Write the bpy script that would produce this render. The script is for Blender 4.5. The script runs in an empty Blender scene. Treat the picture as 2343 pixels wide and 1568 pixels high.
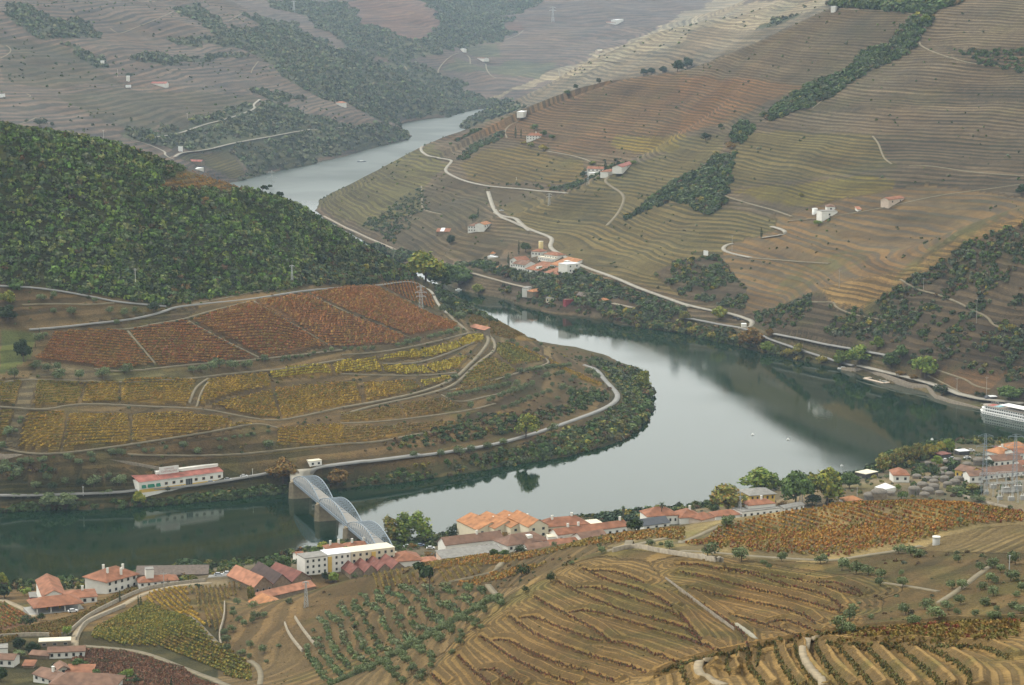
import bpy, math, random
import numpy as np
from mathutils import Vector, Matrix
random.seed(7); RNG = np.random.default_rng(7)
S = bpy.context.scene; COL = S.collection
# ---------------------------------------------------------------- camera, sky, sun, exposure
CAMZ = 300.0; PITCH = 9.14; FV = 5416.0; CX, CY = 1171.0, 784.0      # FV: focal length in pixels of a 2342 px wide picture
cam = bpy.data.cameras.new('camera'); camo = bpy.data.objects.new('camera', cam); COL.objects.link(camo)
camo.location = (0, 0, CAMZ); camo.rotation_euler = (math.radians(90 - PITCH), 0, 0)
cam.sensor_width = 36; cam.lens = 36 * FV / 2342.0; cam.clip_start = 5; cam.clip_end = 60000
S.camera = camo
SUN_EL, SUN_AZ = math.radians(48), math.radians(-60)
W = bpy.data.worlds.new('World'); S.world = W; W.use_nodes = True
nt = W.node_tree; nt.nodes.clear()
o_ = nt.nodes.new('ShaderNodeOutputWorld'); b_ = nt.nodes.new('ShaderNodeBackground')
sk = nt.nodes.new('ShaderNodeTexSky'); sk.sky_type = 'NISHITA'; sk.sun_disc = False
sk.sun_elevation = SUN_EL; sk.sun_rotation = SUN_AZ; sk.air_density = 1.0; sk.dust_density = 3.0; sk.altitude = 300
hs = nt.nodes.new('ShaderNodeHueSaturation'); hs.inputs['Saturation'].default_value = 0.2
mx = nt.nodes.new('ShaderNodeMix'); mx.data_type = 'RGBA'; mx.inputs[0].default_value = 0.8
mx.inputs[7].default_value = (12.1, 12.2, 11.2, 1)              # the even cloud cover
nt.links.new(sk.outputs[0], hs.inputs['Color']); nt.links.new(hs.outputs[0], mx.inputs[6])
nt.links.new(mx.outputs[2], b_.inputs[0]); b_.inputs[1].default_value = 0.072
nt.links.new(b_.outputs[0], o_.inputs[0])
sl = bpy.data.lights.new('sun', 'SUN'); sl.energy = 1.5; sl.angle = math.radians(10); sl.color = (1, 0.95, 0.87)
so = bpy.data.objects.new('sun', sl); COL.objects.link(so)
sd = Vector((math.sin(SUN_AZ) * math.cos(SUN_EL), math.cos(SUN_AZ) * math.cos(SUN_EL), math.sin(SUN_EL)))
so.rotation_euler = sd.to_track_quat('Z', 'Y').to_euler(); so.location = (0, 0, 900)
vs = S.view_settings; vs.view_transform = 'Standard'; vs.look = 'None'; vs.exposure = 1.2; vs.gamma = 1.0
S.cycles.max_bounces = 5; S.cycles.diffuse_bounces = 2; S.cycles.glossy_bounces = 3; S.cycles.volume_bounces = 0
S.cycles.transmission_bounces = 2; S.cycles.caustics_reflective = False; S.cycles.caustics_refractive = False
# ---------------------------------------------------------------- helpers: picture ray <-> place
CP, SP = math.cos(math.radians(PITCH)), math.sin(math.radians(PITCH))
def ray(vx, vy):                                     # azimuth and downward tangent of the sight line
    x = (vx - CX) / FV; u = -(vy - CY) / FV
    dy = CP + u * SP; dz = -SP + u * CP
    return math.atan2(x, dy), -dz / math.hypot(x, dy)
def to_v(X, Y, Z):
    Z = Z - CAMZ
    f = Y * CP - Z * SP; u = Y * SP + Z * CP
    return CX + FV * X / f, CY - FV * u / f
SHEET = {'a': (0, 0, .3357), 'b': (780.6, 0, .3357), 'c': (1556.3, 0, .3357), 'd': (0, 520.4, .3357), 'e': (780.6, 520.4, .3357), 'f': (1556.3, 520.4, .3357), 'g': (0, 1042, .3357), 'h': (780.6, 1042, .3357), 'i': (1556.3, 1042, .3357),
 '1': (0, 1258.6, .19757), '2': (514.3, 1180, .21952), '3': (968.2, 1119.4, .21952), '4': (1452.3, 1058.9, .20661), '5': (1906.1, 968.2, .18646), '6': (635.4, 1016.6, .16984),
 'A': (272.3, 1028.7, .20661), 'B': (1077.1, 532.5, .1343), 'C': (968.2, 472, .1033), 'D': (1785.1, 423.6, .14204), 'E': (2178.4, 877.4, .09648), 'F': (1149.7, 272.3, .15496)}
def zz(k, *pts):                                     # picture coordinates from one of the enlarged sheets of the picture
    ox, oy, s = SHEET[k]
    return [(ox + p[0] * s, oy + p[1] * s) for p in pts]
def noise2(x, y, seed=0):                            # smooth value noise, vectorised
    xi = np.floor(x).astype(np.int64); yi = np.floor(y).astype(np.int64); fx = x - xi; fy = y - yi
    fx = fx * fx * (3 - 2 * fx); fy = fy * fy * (3 - 2 * fy)
    def h(a, b):
        n = (a * 374761393 + b * 668265263 + seed * 974711) & 0x7fffffff
        n = ((n ^ (n >> 13)) * 1274126177) & 0x7fffffff
        return ((n ^ (n >> 16)) & 0xffff) / 32767.5 - 1
    return (h(xi, yi) * (1 - fx) + h(xi + 1, yi) * fx) * (1 - fy) + (h(xi, yi + 1) * (1 - fx) + h(xi + 1, yi + 1) * fx) * fy
# ---------------------------------------------------------------- terrain heights
CTL = []
def _add(az, r, z): CTL.append((az, r, z))
def L(mode, pts, sil=False, step=.012):
    P = []
    for vx, vy, q in pts:
        az, t = ray(vx, vy)
        r = q if mode == 'r' else (CAMZ - q) / t
        P.append((az, r, CAMZ - t * r if mode == 'r' else q))
    for k, a in enumerate(P):
        n = 1
        if k + 1 < len(P):
            b = P[k + 1]; d = math.hypot(b[0] - a[0], math.log(b[1] / a[1])); n = max(1, int(d / step))
        for i in range(n):
            f = i / n
            if n > 1: q = tuple(a[j] + (b[j] - a[j]) * f for j in range(3))
            else: q = a
            _add(*q)
            if sil:
                s = (CAMZ - q[2]) / q[1]; r2 = q[1] * 1.035
                _add(q[0], r2, CAMZ - s * r2 - q[1] * .035 * .3)
def K(*pts):                                         # hidden or loose points: (vx, r, z)
    for vx, r, z in pts: _add(math.atan((vx - CX) / FV), r, z)
S1 = [(-1000,1172),(0,1170),(100,1167),(200,1165),(340,1158),(450,1150),(560,1140),(670,1125),(780,1118),(870,1108),(960,1100),(1060,1085),(1150,1068),(1240,1055),(1330,1035),(1390,1020),(1440,1000),(1470,975),(1490,940),(1490,905),(1480,870)]
S1b = [(1470,1725),(1400,1800),(1320,1835),(1244,1860),(1133,1930),(1066,2030),(1020,2130),(1000,2190),(900,2270),(800,2460),(740,2600),(700,2700),(600,2950),(520,3120),(500,3230)]   # (vx, r), out of sight
S2f = [(560,412),(620,395),(700,380),(800,355),(870,335),(930,322),(942,312),(925,300),(905,288),(935,280),(960,275),(1030,268)]
S2h = [(1045,4730),(1080,4850),(1150,5000),(1190,4850),(1090,4640),(1060,4480)]
S2g = [(1055,293)]
S3h = [(1090,4200),(1050,3800),(960,3450),(860,3250),(770,3110)]
S3 = [(735,455),(728,470),(722,485),(740,500),(790,527),(850,560),(900,588),(960,622),(1010,648),(1050,664),(1133,681),(1200,702),(1264,718),(1351,728),(1418,742),(1486,752),(1556,762),(1623,779),(1700,796),(1764,809),(1848,827),(1925,844),(2009,869),(2073,885),(2113,893),(2140,910),(2177,923),(2231,931),(2343,950),(3300,1010)]
S4 = [(3300,1030),(2343,1012),(2200,1012),(2130,1018),(2030,1038),(2000,1058),(1985,1075),(1940,1090),(1880,1095),(1750,1110),(1640,1150),(1500,1170),(1360,1185),(1240,1195),(1130,1215),(1060,1225),(980,1232),(930,1240),(870,1245),(760,1250),(690,1262),(560,1290),(400,1300),(230,1330),(100,1335),(0,1345),(-1000,1355)]
def xy_v(vx, vy, z=0.):
    az, t = ray(vx, vy); r = (CAMZ - z) / t; return (r * math.sin(az), r * math.cos(az))
def xy_r(vx, r):
    az = math.atan((vx - CX) / FV); return (r * math.sin(az), r * math.cos(az))
RIVER = [xy_v(*p) for p in S1] + [xy_r(*p) for p in S1b] + [xy_v(*p) for p in S2f] + [xy_r(*p) for p in S2h] + [xy_v(*p) for p in S2g] + [xy_r(*p) for p in S3h] + [xy_v(*p) for p in S3] + [xy_v(*p) for p in S4]
for l_ in (S1, S2f, S2g, S3, S4): L('z', [(x, y, 0) for x, y in l_], step=.02)
for l_ in (S1b, S2h, S3h): K(*[(x, r, 0) for x, r in l_])
# peninsula with the vineyards and the wooded hill
def LP(mode, pts, sil=False):                        # the peninsula rises steeply from its shore
    out = []
    for x, y, r in pts:
        rs = float(np.interp(x, [0, 700, 1000, 1200], [1279, 1330, 1365, 1415])); k = float(np.interp(x, [0, 600, 1180], [.57, .57, 1]))
        out.append((x, y, rs + (r - rs) * k))
    L(mode, out, sil)
L('z', [(-400,1128,7),(0,1128,7),(200,1130,7.5),(318,1124,8),(480,1096,8),(600,1085,8.5)])
LP('r', [(700,1075,1350),(870,1060,1365),(1060,1042,1393),(1200,1010,1430),(1300,985,1470),(1380,950,1520),(1415,905,1590),(1370,850,1690)])
LP('r', [(-400,1035,1345),(0,1035,1345),(300,1030,1350),(620,1015,1375),(850,1000,1400),(1030,985,1425),(1150,960,1470),(1280,925,1530)])
LP('r', [(-400,935,1410),(0,935,1410),(440,945,1415),(700,955,1425),(1000,905,1490),(1150,865,1570),(1240,835,1650)])
LP('r', [(-400,860,1470),(0,860,1470),(350,850,1485),(700,825,1530),(900,795,1580),(1050,760,1660),(1110,770,1690)])
LP('r', [(-400,750,1550),(0,750,1550),(300,740,1570),(600,690,1640),(800,655,1750),(930,645,1850),(990,665,1860),(1010,710,1780)])
LP('r', [(-400,655,1625),(0,655,1625),(300,690,1610),(420,700,1620),(650,660,1720),(800,640,1800)])
LP('r', [(1133,732,1850),(1066,695,1930),(1005,662,2000),(955,640,2010)], sil=True)
LP('r', [(1368,835,1735),(1318,821,1745),(1244,791,1780),(1133,734,1850)], sil=True)
LP('r', [(-400,450,1740),(0,450,1735),(300,500,1750),(560,540,1800),(760,600,1850)])
LP('r', [(-400,262,1850),(0,287,1830),(60,293,1850),(117,295,1865),(181,314,1890),(235,324,1900),(336,353,1910),(420,388,1920),(507,410,1935),(571,435,1950),(631,443,1965),(671,459,1975),(690,480,1985),(738,506,1985),(780,533,1985),(830,563,1990),(880,597,1990),(935,632,2000)], sil=True)
K((0,2400,60),(-400,2400,60),(300,2500,40),(300,2900,40),(0,2900,55),(-400,2900,60),(500,2500,30),(600,2400,40))
# right bank, big terraced hillside
L('r', [(1000,600,2300),(1000,520,2480),(1000,450,2680),(1000,380,2850),(1000,330,3000)])
L('r', [(850,548,2560),(850,500,2650),(850,430,2850),(850,390,2990)]); L('r', [(780,480,2800),(780,440,2920)])
L('r', [(1200,650,2110),(1200,560,2300),(1200,480,2450),(1200,400,2650),(1200,340,2780)])
L('r', [(1400,630,2080),(1400,560,2200),(1400,480,2340),(1400,400,2440)])
L('r', [(1400,372,2560),(1400,330,2640),(1400,250,2780)])
L('r', [(1140,486,2400),(1220,462,2400),(1300,440,2400),(1400,408,2420),(1480,378,2430),(1600,322,2440),(1660,300,2440)], sil=False)
L('r', [(1180,452,2560),(1300,425,2560),(1450,372,2570),(1600,300,2570)])
L('r', [(1560,320,2480),(1560,250,2650),(1560,190,2750)])
L('r', [(1550,600,2030),(1550,520,2150),(1550,430,2300)])
L('r', [(1700,650,1980),(1700,560,2080),(1700,470,2180),(1700,380,2280),(1700,280,2400),(1700,200,2540),(1700,140,2650)])
L('r', [(1930,100,2500),(1930,200,2370),(1930,300,2250),(1930,400,2130),(1930,500,2020),(1930,590,1920)])
L('r', [(2130,0,2550),(2130,100,2430),(2130,200,2320),(2130,300,2210),(2130,400,2100),(2130,500,2000),(2110,560,1920)])
L('r', [(2343,0,2450),(2343,100,2360),(2343,200,2270),(2343,300,2180),(2343,400,2080),(2343,470,1990)])
L('r', [(2740,-40,2400),(2740,100,2300),(2740,200,2200),(2740,300,2080),(2740,400,1960)])
L('r', [(745,448,3030),(800,412,3020),(850,385,3020),(900,358,3040),(970,326,3060),(1055,296,3050),(1130,278,3020),(1200,257,2960),(1300,216,2920),(1400,187,2880),(1460,168,2860),(1580,150,2800),(1700,107,2720),(1850,38,2680),(1930,6,2660),(2010,-30,2700)], sil=True)
K((2130,2700,300),(2343,2650,305),(2740,2600,310),(2130,3200,360),(2343,3200,370),(2740,3200,380))
L('z', [(1010,615,12),(1133,655,10),(1264,690,8),(1400,718,8),(1556,735,9),(1700,752,9),(1760,778,8),(1852,812,7),(1925,832,5),(2009,862,4),(2110,878,4),(2180,905,4),(2300,925,4),(2740,980,4)])
L('z', [(1235,575,34),(1290,585,34),(1331,611,31),(1452,651,24),(1567,698,18),(1657,718,15),(1727,735,13),(1771,765,13),(1850,785,14),(1946,800,14),(2033,818,14)])
L('r', [(1150,600,2180),(1200,600,2180),(1290,615,2130),(1100,590,2210)])
# rocky spur at the right
L('r', [(1760,722,1880),(1840,688,1850),(1900,652,1850),(2000,632,1830),(2080,607,1800),(2200,562,1790),(2343,503,1780),(2740,400,1740)])
L('r', [(1900,720,1820),(2000,730,1790),(2100,700,1760),(2200,640,1770),(2343,600,1740)])
L('r', [(2100,800,1710),(2200,800,1690),(2343,700,1700),(2343,850,1640),(2740,700,1640),(2740,860,1600),(2200,860,1670)])
# pale ridge behind, far banks, far hills
L('r', [(1062,279,4380),(1100,247,4350),(1200,207,4300),(1290,167,4250),(1400,114,4150),(1500,82,4100),(1650,37,4000),(1780,2,3900),(1900,-50,3850),(2100,-110,3850),(2740,-200,3850)], sil=True)
L('r', [(1110,285,4150),(1290,200,4080),(1400,160,3950),(1600,80,3850)])
K((1300,3500,30),(1600,3300,60),(1900,3200,150))
L('r', [(-400,285,3150),(-400,200,3400),(-400,100,3700),(-400,0,4000)])
L('r', [(0,270,3200),(0,200,3450),(0,100,3800),(0,0,4200)])
L('r', [(300,335,3150),(300,280,3350),(300,200,3650),(300,100,4100),(300,0,4600)])
L('r', [(450,380,3200),(450,320,3380),(450,260,3600)])
L('r', [(600,340,3480),(600,270,3700),(600,200,4000),(600,100,4500),(560,30,5000)])
L('r', [(800,325,3770),(800,260,4050),(800,200,4350),(800,150,4650)]); L('r', [(920,275,4430),(930,250,4550)])
K((-400,4700,330),(0,4800,310),(300,5200,290))
L('r', [(520,-15,5150),(590,20,5100),(650,62,5000),(800,117,4850),(900,172,4800),(1000,217,4850),(1075,243,4900)], sil=True)
L('r', [(700,30,5900),(800,60,5800),(800,0,6300),(650,0,6100)]); L('r', [(930,140,5400),(1000,180,5300),(1000,100,5600),(1000,0,6800)])
L('r', [(1100,215,5250),(1100,130,5800),(1100,60,6400),(1100,0,7200)])
L('r', [(1250,160,5500),(1300,140,5650),(1300,60,6300),(1300,0,7000)]); L('r', [(1500,72,6500),(1500,0,7300)]); L('r', [(1740,8,7400),(1700,0,7500)])
L('r', [(1150,150,5700),(1200,110,5950),(1240,130,5800)])
K(*[(x, 9500, 520) for x in range(-400, 2800, 300)], *[(x, 13000, 700) for x in range(-400, 2800, 600)], *[(x, 7200, 430) for x in (-400, -100, 200, 400)], (2100,5500,430), (2700,5500,430))
# town side
L('z', [(-400,1420,16),(0,1400,16),(230,1375,16),(400,1335,16),(560,1330,16),(700,1305,14),(870,1285,14),(1000,1275,14),(1100,1250,14),(1250,1225,14),(1400,1213,14),(1500,1195,14),(1640,1180,14),(1750,1155,14),(1900,1125,13),(2000,1105,12),(2200,1075,12),(2343,1070,12),(2740,1070,12)])
L('z', [(-400,1372,12),(0,1362,11),(230,1345,11),(400,1318,11),(700,1283,10),(870,1264,10),(1100,1236,10),(1250,1212,10),(1640,1165,9),(1760,1128,9),(1900,1112,8),(2000,1085,7),(2130,1040,6),(2343,1030,6),(2740,1045,6)], step=.03)
K((1700,1150,22),(1900,1180,18),(2100,1200,16),(2343,1200,16),(1500,1080,30),(1300,1060,30),(2740,1200,16))
L('r', [(660,1392,1000),(780,1335,980),(1000,1290,950),(1200,1262,880),(1330,1237,850),(1480,1215,820),(1600,1202,790),(1700,1184,770),(1800,1167,760),(1900,1153,750),(2000,1145,740),(2100,1142,730),(2200,1145,720),(2343,1174,700),(2740,1260,660)], sil=True)
L('z', [(400,1350,22),(550,1365,22)]); L('r', [(430,1480,900),(230,1460,920),(100,1460,930),(-400,1470,930)]); L('r', [(560,1540,850),(600,1568,790)])
L('r', [(-400,1568,850),(0,1568,850),(300,1568,820)]); L('r', [(700,1450,870),(800,1400,900),(900,1360,900)]); L('r', [(800,1568,740),(950,1450,820),(900,1540,745)])
L('r', [(1100,1340,820),(1000,1340,860),(1050,1390,790)])
L('r', [(990,1560,620),(1015,1510,640),(1060,1455,650),(1110,1410,660),(1160,1370,670),(1220,1330,680),(1300,1282,690),(1380,1259,690)])
L('r', [(1270,1285,770),(1180,1335,760)])
L('r', [(1100,1568,560),(1300,1568,540),(1500,1540,530)]); L('r', [(1300,1450,600),(1500,1400,600),(1700,1400,590)]); L('r', [(1500,1275,670),(1700,1290,650),(1900,1300,640)])
L('r', [(1700,1480,540),(1900,1420,560),(2100,1400,560),(2343,1400,540)]); L('r', [(2100,1300,620),(2343,1300,600)]); L('r', [(1800,1230,690),(1900,1220,700),(2150,1250,660),(2343,1230,650)])
L('r', [(1700,1235,720),(2000,1190,715),(2300,1200,680)]); L('r', [(1480,1245,720),(1600,1240,720)])
L('r', [(1418,1568,400),(1556,1519,410),(1714,1485,420),(1858,1455,425),(1992,1441,430),(2127,1428,430),(2343,1421,425),(2740,1400,420)], sil=True)
L('r', [(1700,1568,370),(2000,1568,350)]); L('r', [(2000,1500,395),(2343,1568,340),(2343,1480,390),(2740,1500,380)])
K((2200,470,158),(1900,470,155),(1600,470,145),(2600,470,158),(1450,440,140))
K(*[(x, 200, 215) for x in range(-400, 2800, 500)], (-400,400,140),(200,400,140),(700,400,142),(1100,400,155),(-400,600,80),(200,600,80),(700,600,90), *[(x, 110, 240) for x in range(-400, 2800, 800)])

AZ0, AZ1, R0, R1 = math.radians(-20.0), math.radians(20.0), 105.0, 12500.0
NA, NR = 1180, 1900
A_ = np.linspace(AZ0, AZ1, NA); LR = np.linspace(math.log(R0), math.log(R1), NR); R_ = np.exp(LR)
def build_height():
    C = np.array(CTL); u = C[:, 0]; w = np.log(C[:, 1]); z = C[:, 2]
    key = np.round(np.stack([u * 300, w * 300], 1)); _, i = np.unique(key, axis=0, return_index=True)
    u, w, z = u[i], w[i], z[i]; n = len(u)
    D = np.hypot(u[:, None] - u[None], w[:, None] - w[None])
    M = np.zeros((n + 3, n + 3)); M[:n, :n] = -D - np.eye(n) * .0; M[:n, n] = 1; M[:n, n + 1] = u; M[:n, n + 2] = w; M[n:, :n] = M[:n, n:].T
    c = np.linalg.solve(M, np.concatenate([z, [0, 0, 0]]))
    a = np.linspace(AZ0, AZ1, 161); l = np.linspace(LR[0], LR[-1], 1201)
    G = np.empty((161, 1201))
    for k in range(161):
        d = np.hypot(a[k] - u[:, None], l[None, :] - w[:, None])
        G[k] = -(c[:n, None] * d).sum(0) + c[n] + c[n + 1] * a[k] + c[n + 2] * l
    def gs(G, ax, s):
        m = int(3 * s) + 1; kx = np.exp(-.5 * (np.arange(-m, m + 1) / s) ** 2); kx /= kx.sum()
        P = np.pad(G, [(m, m) if q == ax else (0, 0) for q in (0, 1)], mode='edge')
        return sum(kx[j] * np.take(P, range(j, j + G.shape[ax]), axis=ax) for j in range(2 * m + 1))
    G = gs(gs(G, 0, 1.1), 1, 1.2)
    ia = np.linspace(0, 160, NA); il = np.linspace(0, 1200, NR)
    i0 = np.minimum(ia.astype(int), 159); f = (ia - i0)[:, None]; G2 = G[i0] * (1 - f) + G[i0 + 1] * f
    j0 = np.minimum(il.astype(int), 1199); f = (il - j0)[None]; G3 = G2[:, j0] * (1 - f) + G2[:, j0 + 1] * f
    return gs(gs(G3, 0, 3), 1, 1.2)
H = build_height()
XX = np.sin(A_)[:, None] * R_[None]; YY = np.cos(A_)[:, None] * R_[None]
def river_distance():                                # > 0 on land
    st = 2; X = XX[::st, ::st]; Y = YY[::st, ::st]; P = np.array(RIVER); n = len(P)
    sel = (np.hypot(X, Y) > 1000) & (np.hypot(X, Y) < 5400); x = X[sel]; y = Y[sel]
    best = np.full(x.shape, 1e9); ins = np.zeros(x.shape, bool)
    for k in range(n):
        x1, y1 = P[k]; x2, y2 = P[(k + 1) % n]; dx, dy = x2 - x1, y2 - y1
        t = np.clip(((x - x1) * dx + (y - y1) * dy) / (dx * dx + dy * dy + 1e-9), 0, 1)
        best = np.minimum(best, (x - x1 - t * dx) ** 2 + (y - y1 - t * dy) ** 2)
        if dy != 0: ins ^= ((y1 > y) != (y2 > y)) & (x < (x2 - x1) * (y - y1) / dy + x1)
    D = np.full(X.shape, 500.); D[sel] = np.sqrt(best) * np.where(ins, -1, 1)
    ia = np.arange(NA) / st; i0 = np.minimum(ia.astype(int), X.shape[0] - 2); f = np.clip(ia - i0, 0, 1)[:, None]; D = D[i0] * (1 - f) + D[i0 + 1] * f
    il = np.arange(NR) / st; j0 = np.minimum(il.astype(int), X.shape[1] - 2); f = np.clip(il - j0, 0, 1)[None]
    return D[:, j0] * (1 - f) + D[:, j0 + 1] * f
RD = river_distance(); rdn = RD + noise2(XX / 7, YY / 7, 3) * 1.5 + noise2(XX / 25, YY / 25, 4) * 2.5
sm = np.clip(rdn / 14, 0, 1)
land = np.maximum(H * (.15 + .85 * sm), .35 + np.clip(rdn, 0, 9) * .28) 
HS = np.where(rdn > 0, land, -.4 + np.maximum(rdn, -12) * .4)
mid = (R_[None] > 800)
rough = noise2(XX / 60, YY / 60, 1) * 1.6 + noise2(XX / 17, YY / 17, 2) * .5
rough = rough + np.where(R_[None] > 2900, noise2(XX / 220, YY / 220, 5) * 9, 0)
rough *= np.clip(RD / 60, 0, 1) * np.clip((R_[None] - 500) / 900, 0.12, 1)
HT = HS + np.where(RD > 0, rough, 0)
def ground(x, y):                                    # terrain height under a place
    az = math.atan2(x, y); lr = math.log(math.hypot(x, y))
    i = min(max((az - AZ0) / (AZ1 - AZ0) * (NA - 1), 0), NA - 1.001); j = min(max((lr - LR[0]) / (LR[-1] - LR[0]) * (NR - 1), 0), NR - 1.001)
    i0, j0 = int(i), int(j); f, g = i - i0, j - j0
    return (HT[i0, j0] * (1 - g) + HT[i0, j0 + 1] * g) * (1 - f) + (HT[i0 + 1, j0] * (1 - g) + HT[i0 + 1, j0 + 1] * g) * f
def P(vx, vy, rmin=0, lift=0.):                               # the place on the ground that the picture shows at (vx, vy)
    az, t = ray(vx, vy); i = min(max((az - AZ0) / (AZ1 - AZ0) * (NA - 1), 0), NA - 1.001); i0 = int(i); f = i - i0
    h = HT[i0] * (1 - f) + HT[i0 + 1] * f; s = (h + lift - CAMZ) / R_ + t
    ok = s >= 0
    if rmin: ok &= R_ > rmin
    j = int(np.argmax(ok))
    if j == 0: j = NR - 1
    g = s[j - 1] / (s[j - 1] - s[j]) if s[j] != s[j - 1] else 0; g = min(max(g, 0), 1)
    r = R_[j - 1] + g * (R_[j] - R_[j - 1])
    return Vector((r * math.sin(az), r * math.cos(az), h[j - 1] + g * (h[j] - h[j - 1])))
def PZ(vx, vy, z=0.):                                # the place at height z
    az, t = ray(vx, vy); r = (CAMZ - z) / t; return Vector((r * math.sin(az), r * math.cos(az), z))
ROWB = {'h': [[(1310,965),(1450,1040),(1600,1120),(1720,1180),(1830,1270)],[(1230,1110),(1320,1100),(1500,1180),(1700,1260),(1850,1270),(2000,1300),(2290,1410)],[(1550,1075),(1650,1055),(1750,1070),(2000,1150),(2343,1245),(2450,1290)],[(1470,860),(1600,930),(1800,1010),(2000,1090),(2343,1165),(2420,1240)],[(1600,905),(1750,900),(1900,945),(2100,1010),(2260,1070),(2343,1130)],[(1640,770),(1800,850),(2000,905),(2150,960),(2250,1030)],
 [(1700,790),(1830,785),(1950,820),(2060,870)],[(1140,1095),(1300,1210),(1500,1300),(1700,1370),(1900,1420),(2080,1480)],[(1040,1260),(1150,1265),(1300,1350),(1500,1430),(1700,1480),(1860,1540)],[(945,1230),(1100,1340),(1250,1430),(1400,1500),(1600,1560)],[(790,1360),(900,1470),(1020,1568)],[(945,1465),(1050,1460),(1150,1530),(1230,1568)],[(610,1490),(700,1568)]],
 'i': [[(0,740),(150,745),(280,780),(500,810),(700,880),(900,920),(1040,980),(1100,1040)],[(0,800),(200,830),(400,890),(600,930),(800,980),(1000,1040),(1100,1075)],[(80,910),(300,960),(500,1000),(700,1040),(850,1090),(920,1150)],[(320,775),(450,790),(700,830),(830,855),(1000,900),(1200,950)],[(930,870),(1050,860),(1180,910),(1240,950)],[(380,1100),(500,1130),(650,1180),(820,1245)],[(600,1140),(720,1120),(850,1170),(940,1205)],
 [(0,920),(180,1040),(350,1150),(440,1220),(460,1310)],[(0,1080),(80,1180),(140,1260)],[(0,1245),(150,1280),(270,1345)]]}
ROWA = {'i': [[(-120,1480),(0,1425),(280,1360),(500,1312),(830,1242),(1200,1195),(1700,1155),(2343,1128)],[(5,1450),(30,1530),(60,1580)],[(460,1350),(455,1420),(500,1490),(580,1590)],[(650,1310),(655,1360),(700,1440),(790,1590)],[(780,1290),(790,1360),(850,1460),(950,1590)],[(920,1260),(930,1330),(1000,1440),(1130,1590)],[(1000,1280),(1060,1290),(1130,1370),(1220,1470),(1310,1590)],
 [(1150,1290),(1260,1300),(1340,1390),(1450,1500),(1530,1590)],[(1370,1290),(1470,1300),(1560,1380),(1680,1470),(1800,1590)],[(1560,1290),(1650,1300),(1760,1350),(1900,1430),(1970,1500),(1970,1590)],[(1740,1300),(1900,1305),(2060,1310),(2150,1345),(2230,1380)],[(320,1370),(310,1430),(340,1490)],[(540,1340),(520,1440)]]}
def relief():                                        # every vine row of the near hills stands on the lip of its own small terrace
    best = np.full(HT.shape, 11.); sg = np.zeros(HT.shape); da = A_[1] - A_[0]; dl = LR[1] - LR[0]
    for rows, rm in ((ROWB, 1000), (ROWA, 470)):
        for z, ls in rows.items():
            for l in ls:
                c = [P(*q) for q in zz(z, *l)]; c = [q for q in c if q.length < rm]
                for a, b in zip(c[:-1], c[1:]):
                    L_ = (b.xy - a.xy).length
                    if L_ > 60 or L_ < .1: continue
                    t = (b.xy - a.xy) / L_; n = Vector((-t.y, t.x)); n = n if n.dot(a.xy) > 0 else -n
                    for k in range(int(L_ / 1.2) + 1):
                        q = a.xy + t * k * 1.2; r = q.length; i = int((math.atan2(q.x, q.y) - AZ0) / da); j = int((math.log(r) - LR[0]) / dl); wi = int(10 / (r * da)) + 1; wj = int(10 / (r * dl)) + 1
                        sl = (slice(max(i - wi, 0), i + wi + 1), slice(max(j - wj, 0), j + wj + 1)); dx = XX[sl] - q.x; dy = YY[sl] - q.y; d = np.hypot(dx, dy); m = d < best[sl]
                        best[sl] = np.where(m, d, best[sl]); sg[sl] = np.where(m, np.where(dx * n.x + dy * n.y > 0, 1, -1), sg[sl])
    s = best * sg; global ROWS_; ROWS_ = np.where(best < 10.5, s, np.nan); return np.where(best < 4.5, 1.25 * np.exp(-((s - 1.9) / 1.2) ** 2) - .75 * np.exp(-((s + 1.1) / .9) ** 2), 0.)
HT = HT + relief()
SL = (HT - CAMZ) / R_[None]
VIS = SL >= np.maximum.accumulate(SL, 1) - 1e-9
VX, VY = to_v(XX, YY, HT)
VXn = VX + noise2(XX / 9, YY / 9, 11) * 1.6 + noise2(XX / 40, YY / 40, 13) * 5; VYn = VY + noise2(XX / 9, YY / 9, 12) * 1.6 + noise2(XX / 40, YY / 40, 14) * 3; far_ = np.clip((R_[None] - 2600) / 600, 0, 1); VXn = VXn + far_ * (noise2(XX / 160, YY / 160, 15) * 12 + noise2(XX / 50, YY / 50, 16) * 6); mid_ = np.clip((R_[None] - 1900) / 200, 0, 1); VXn = VXn + mid_ * noise2(XX / 55, YY / 55, 19) * 9; VYn = VYn + mid_ * noise2(XX / 55, YY / 55, 20) * 6; VYn = VYn + far_ * (noise2(XX / 160, YY / 160, 17) * 6 + noise2(XX / 50, YY / 50, 18) * 3)
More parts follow.
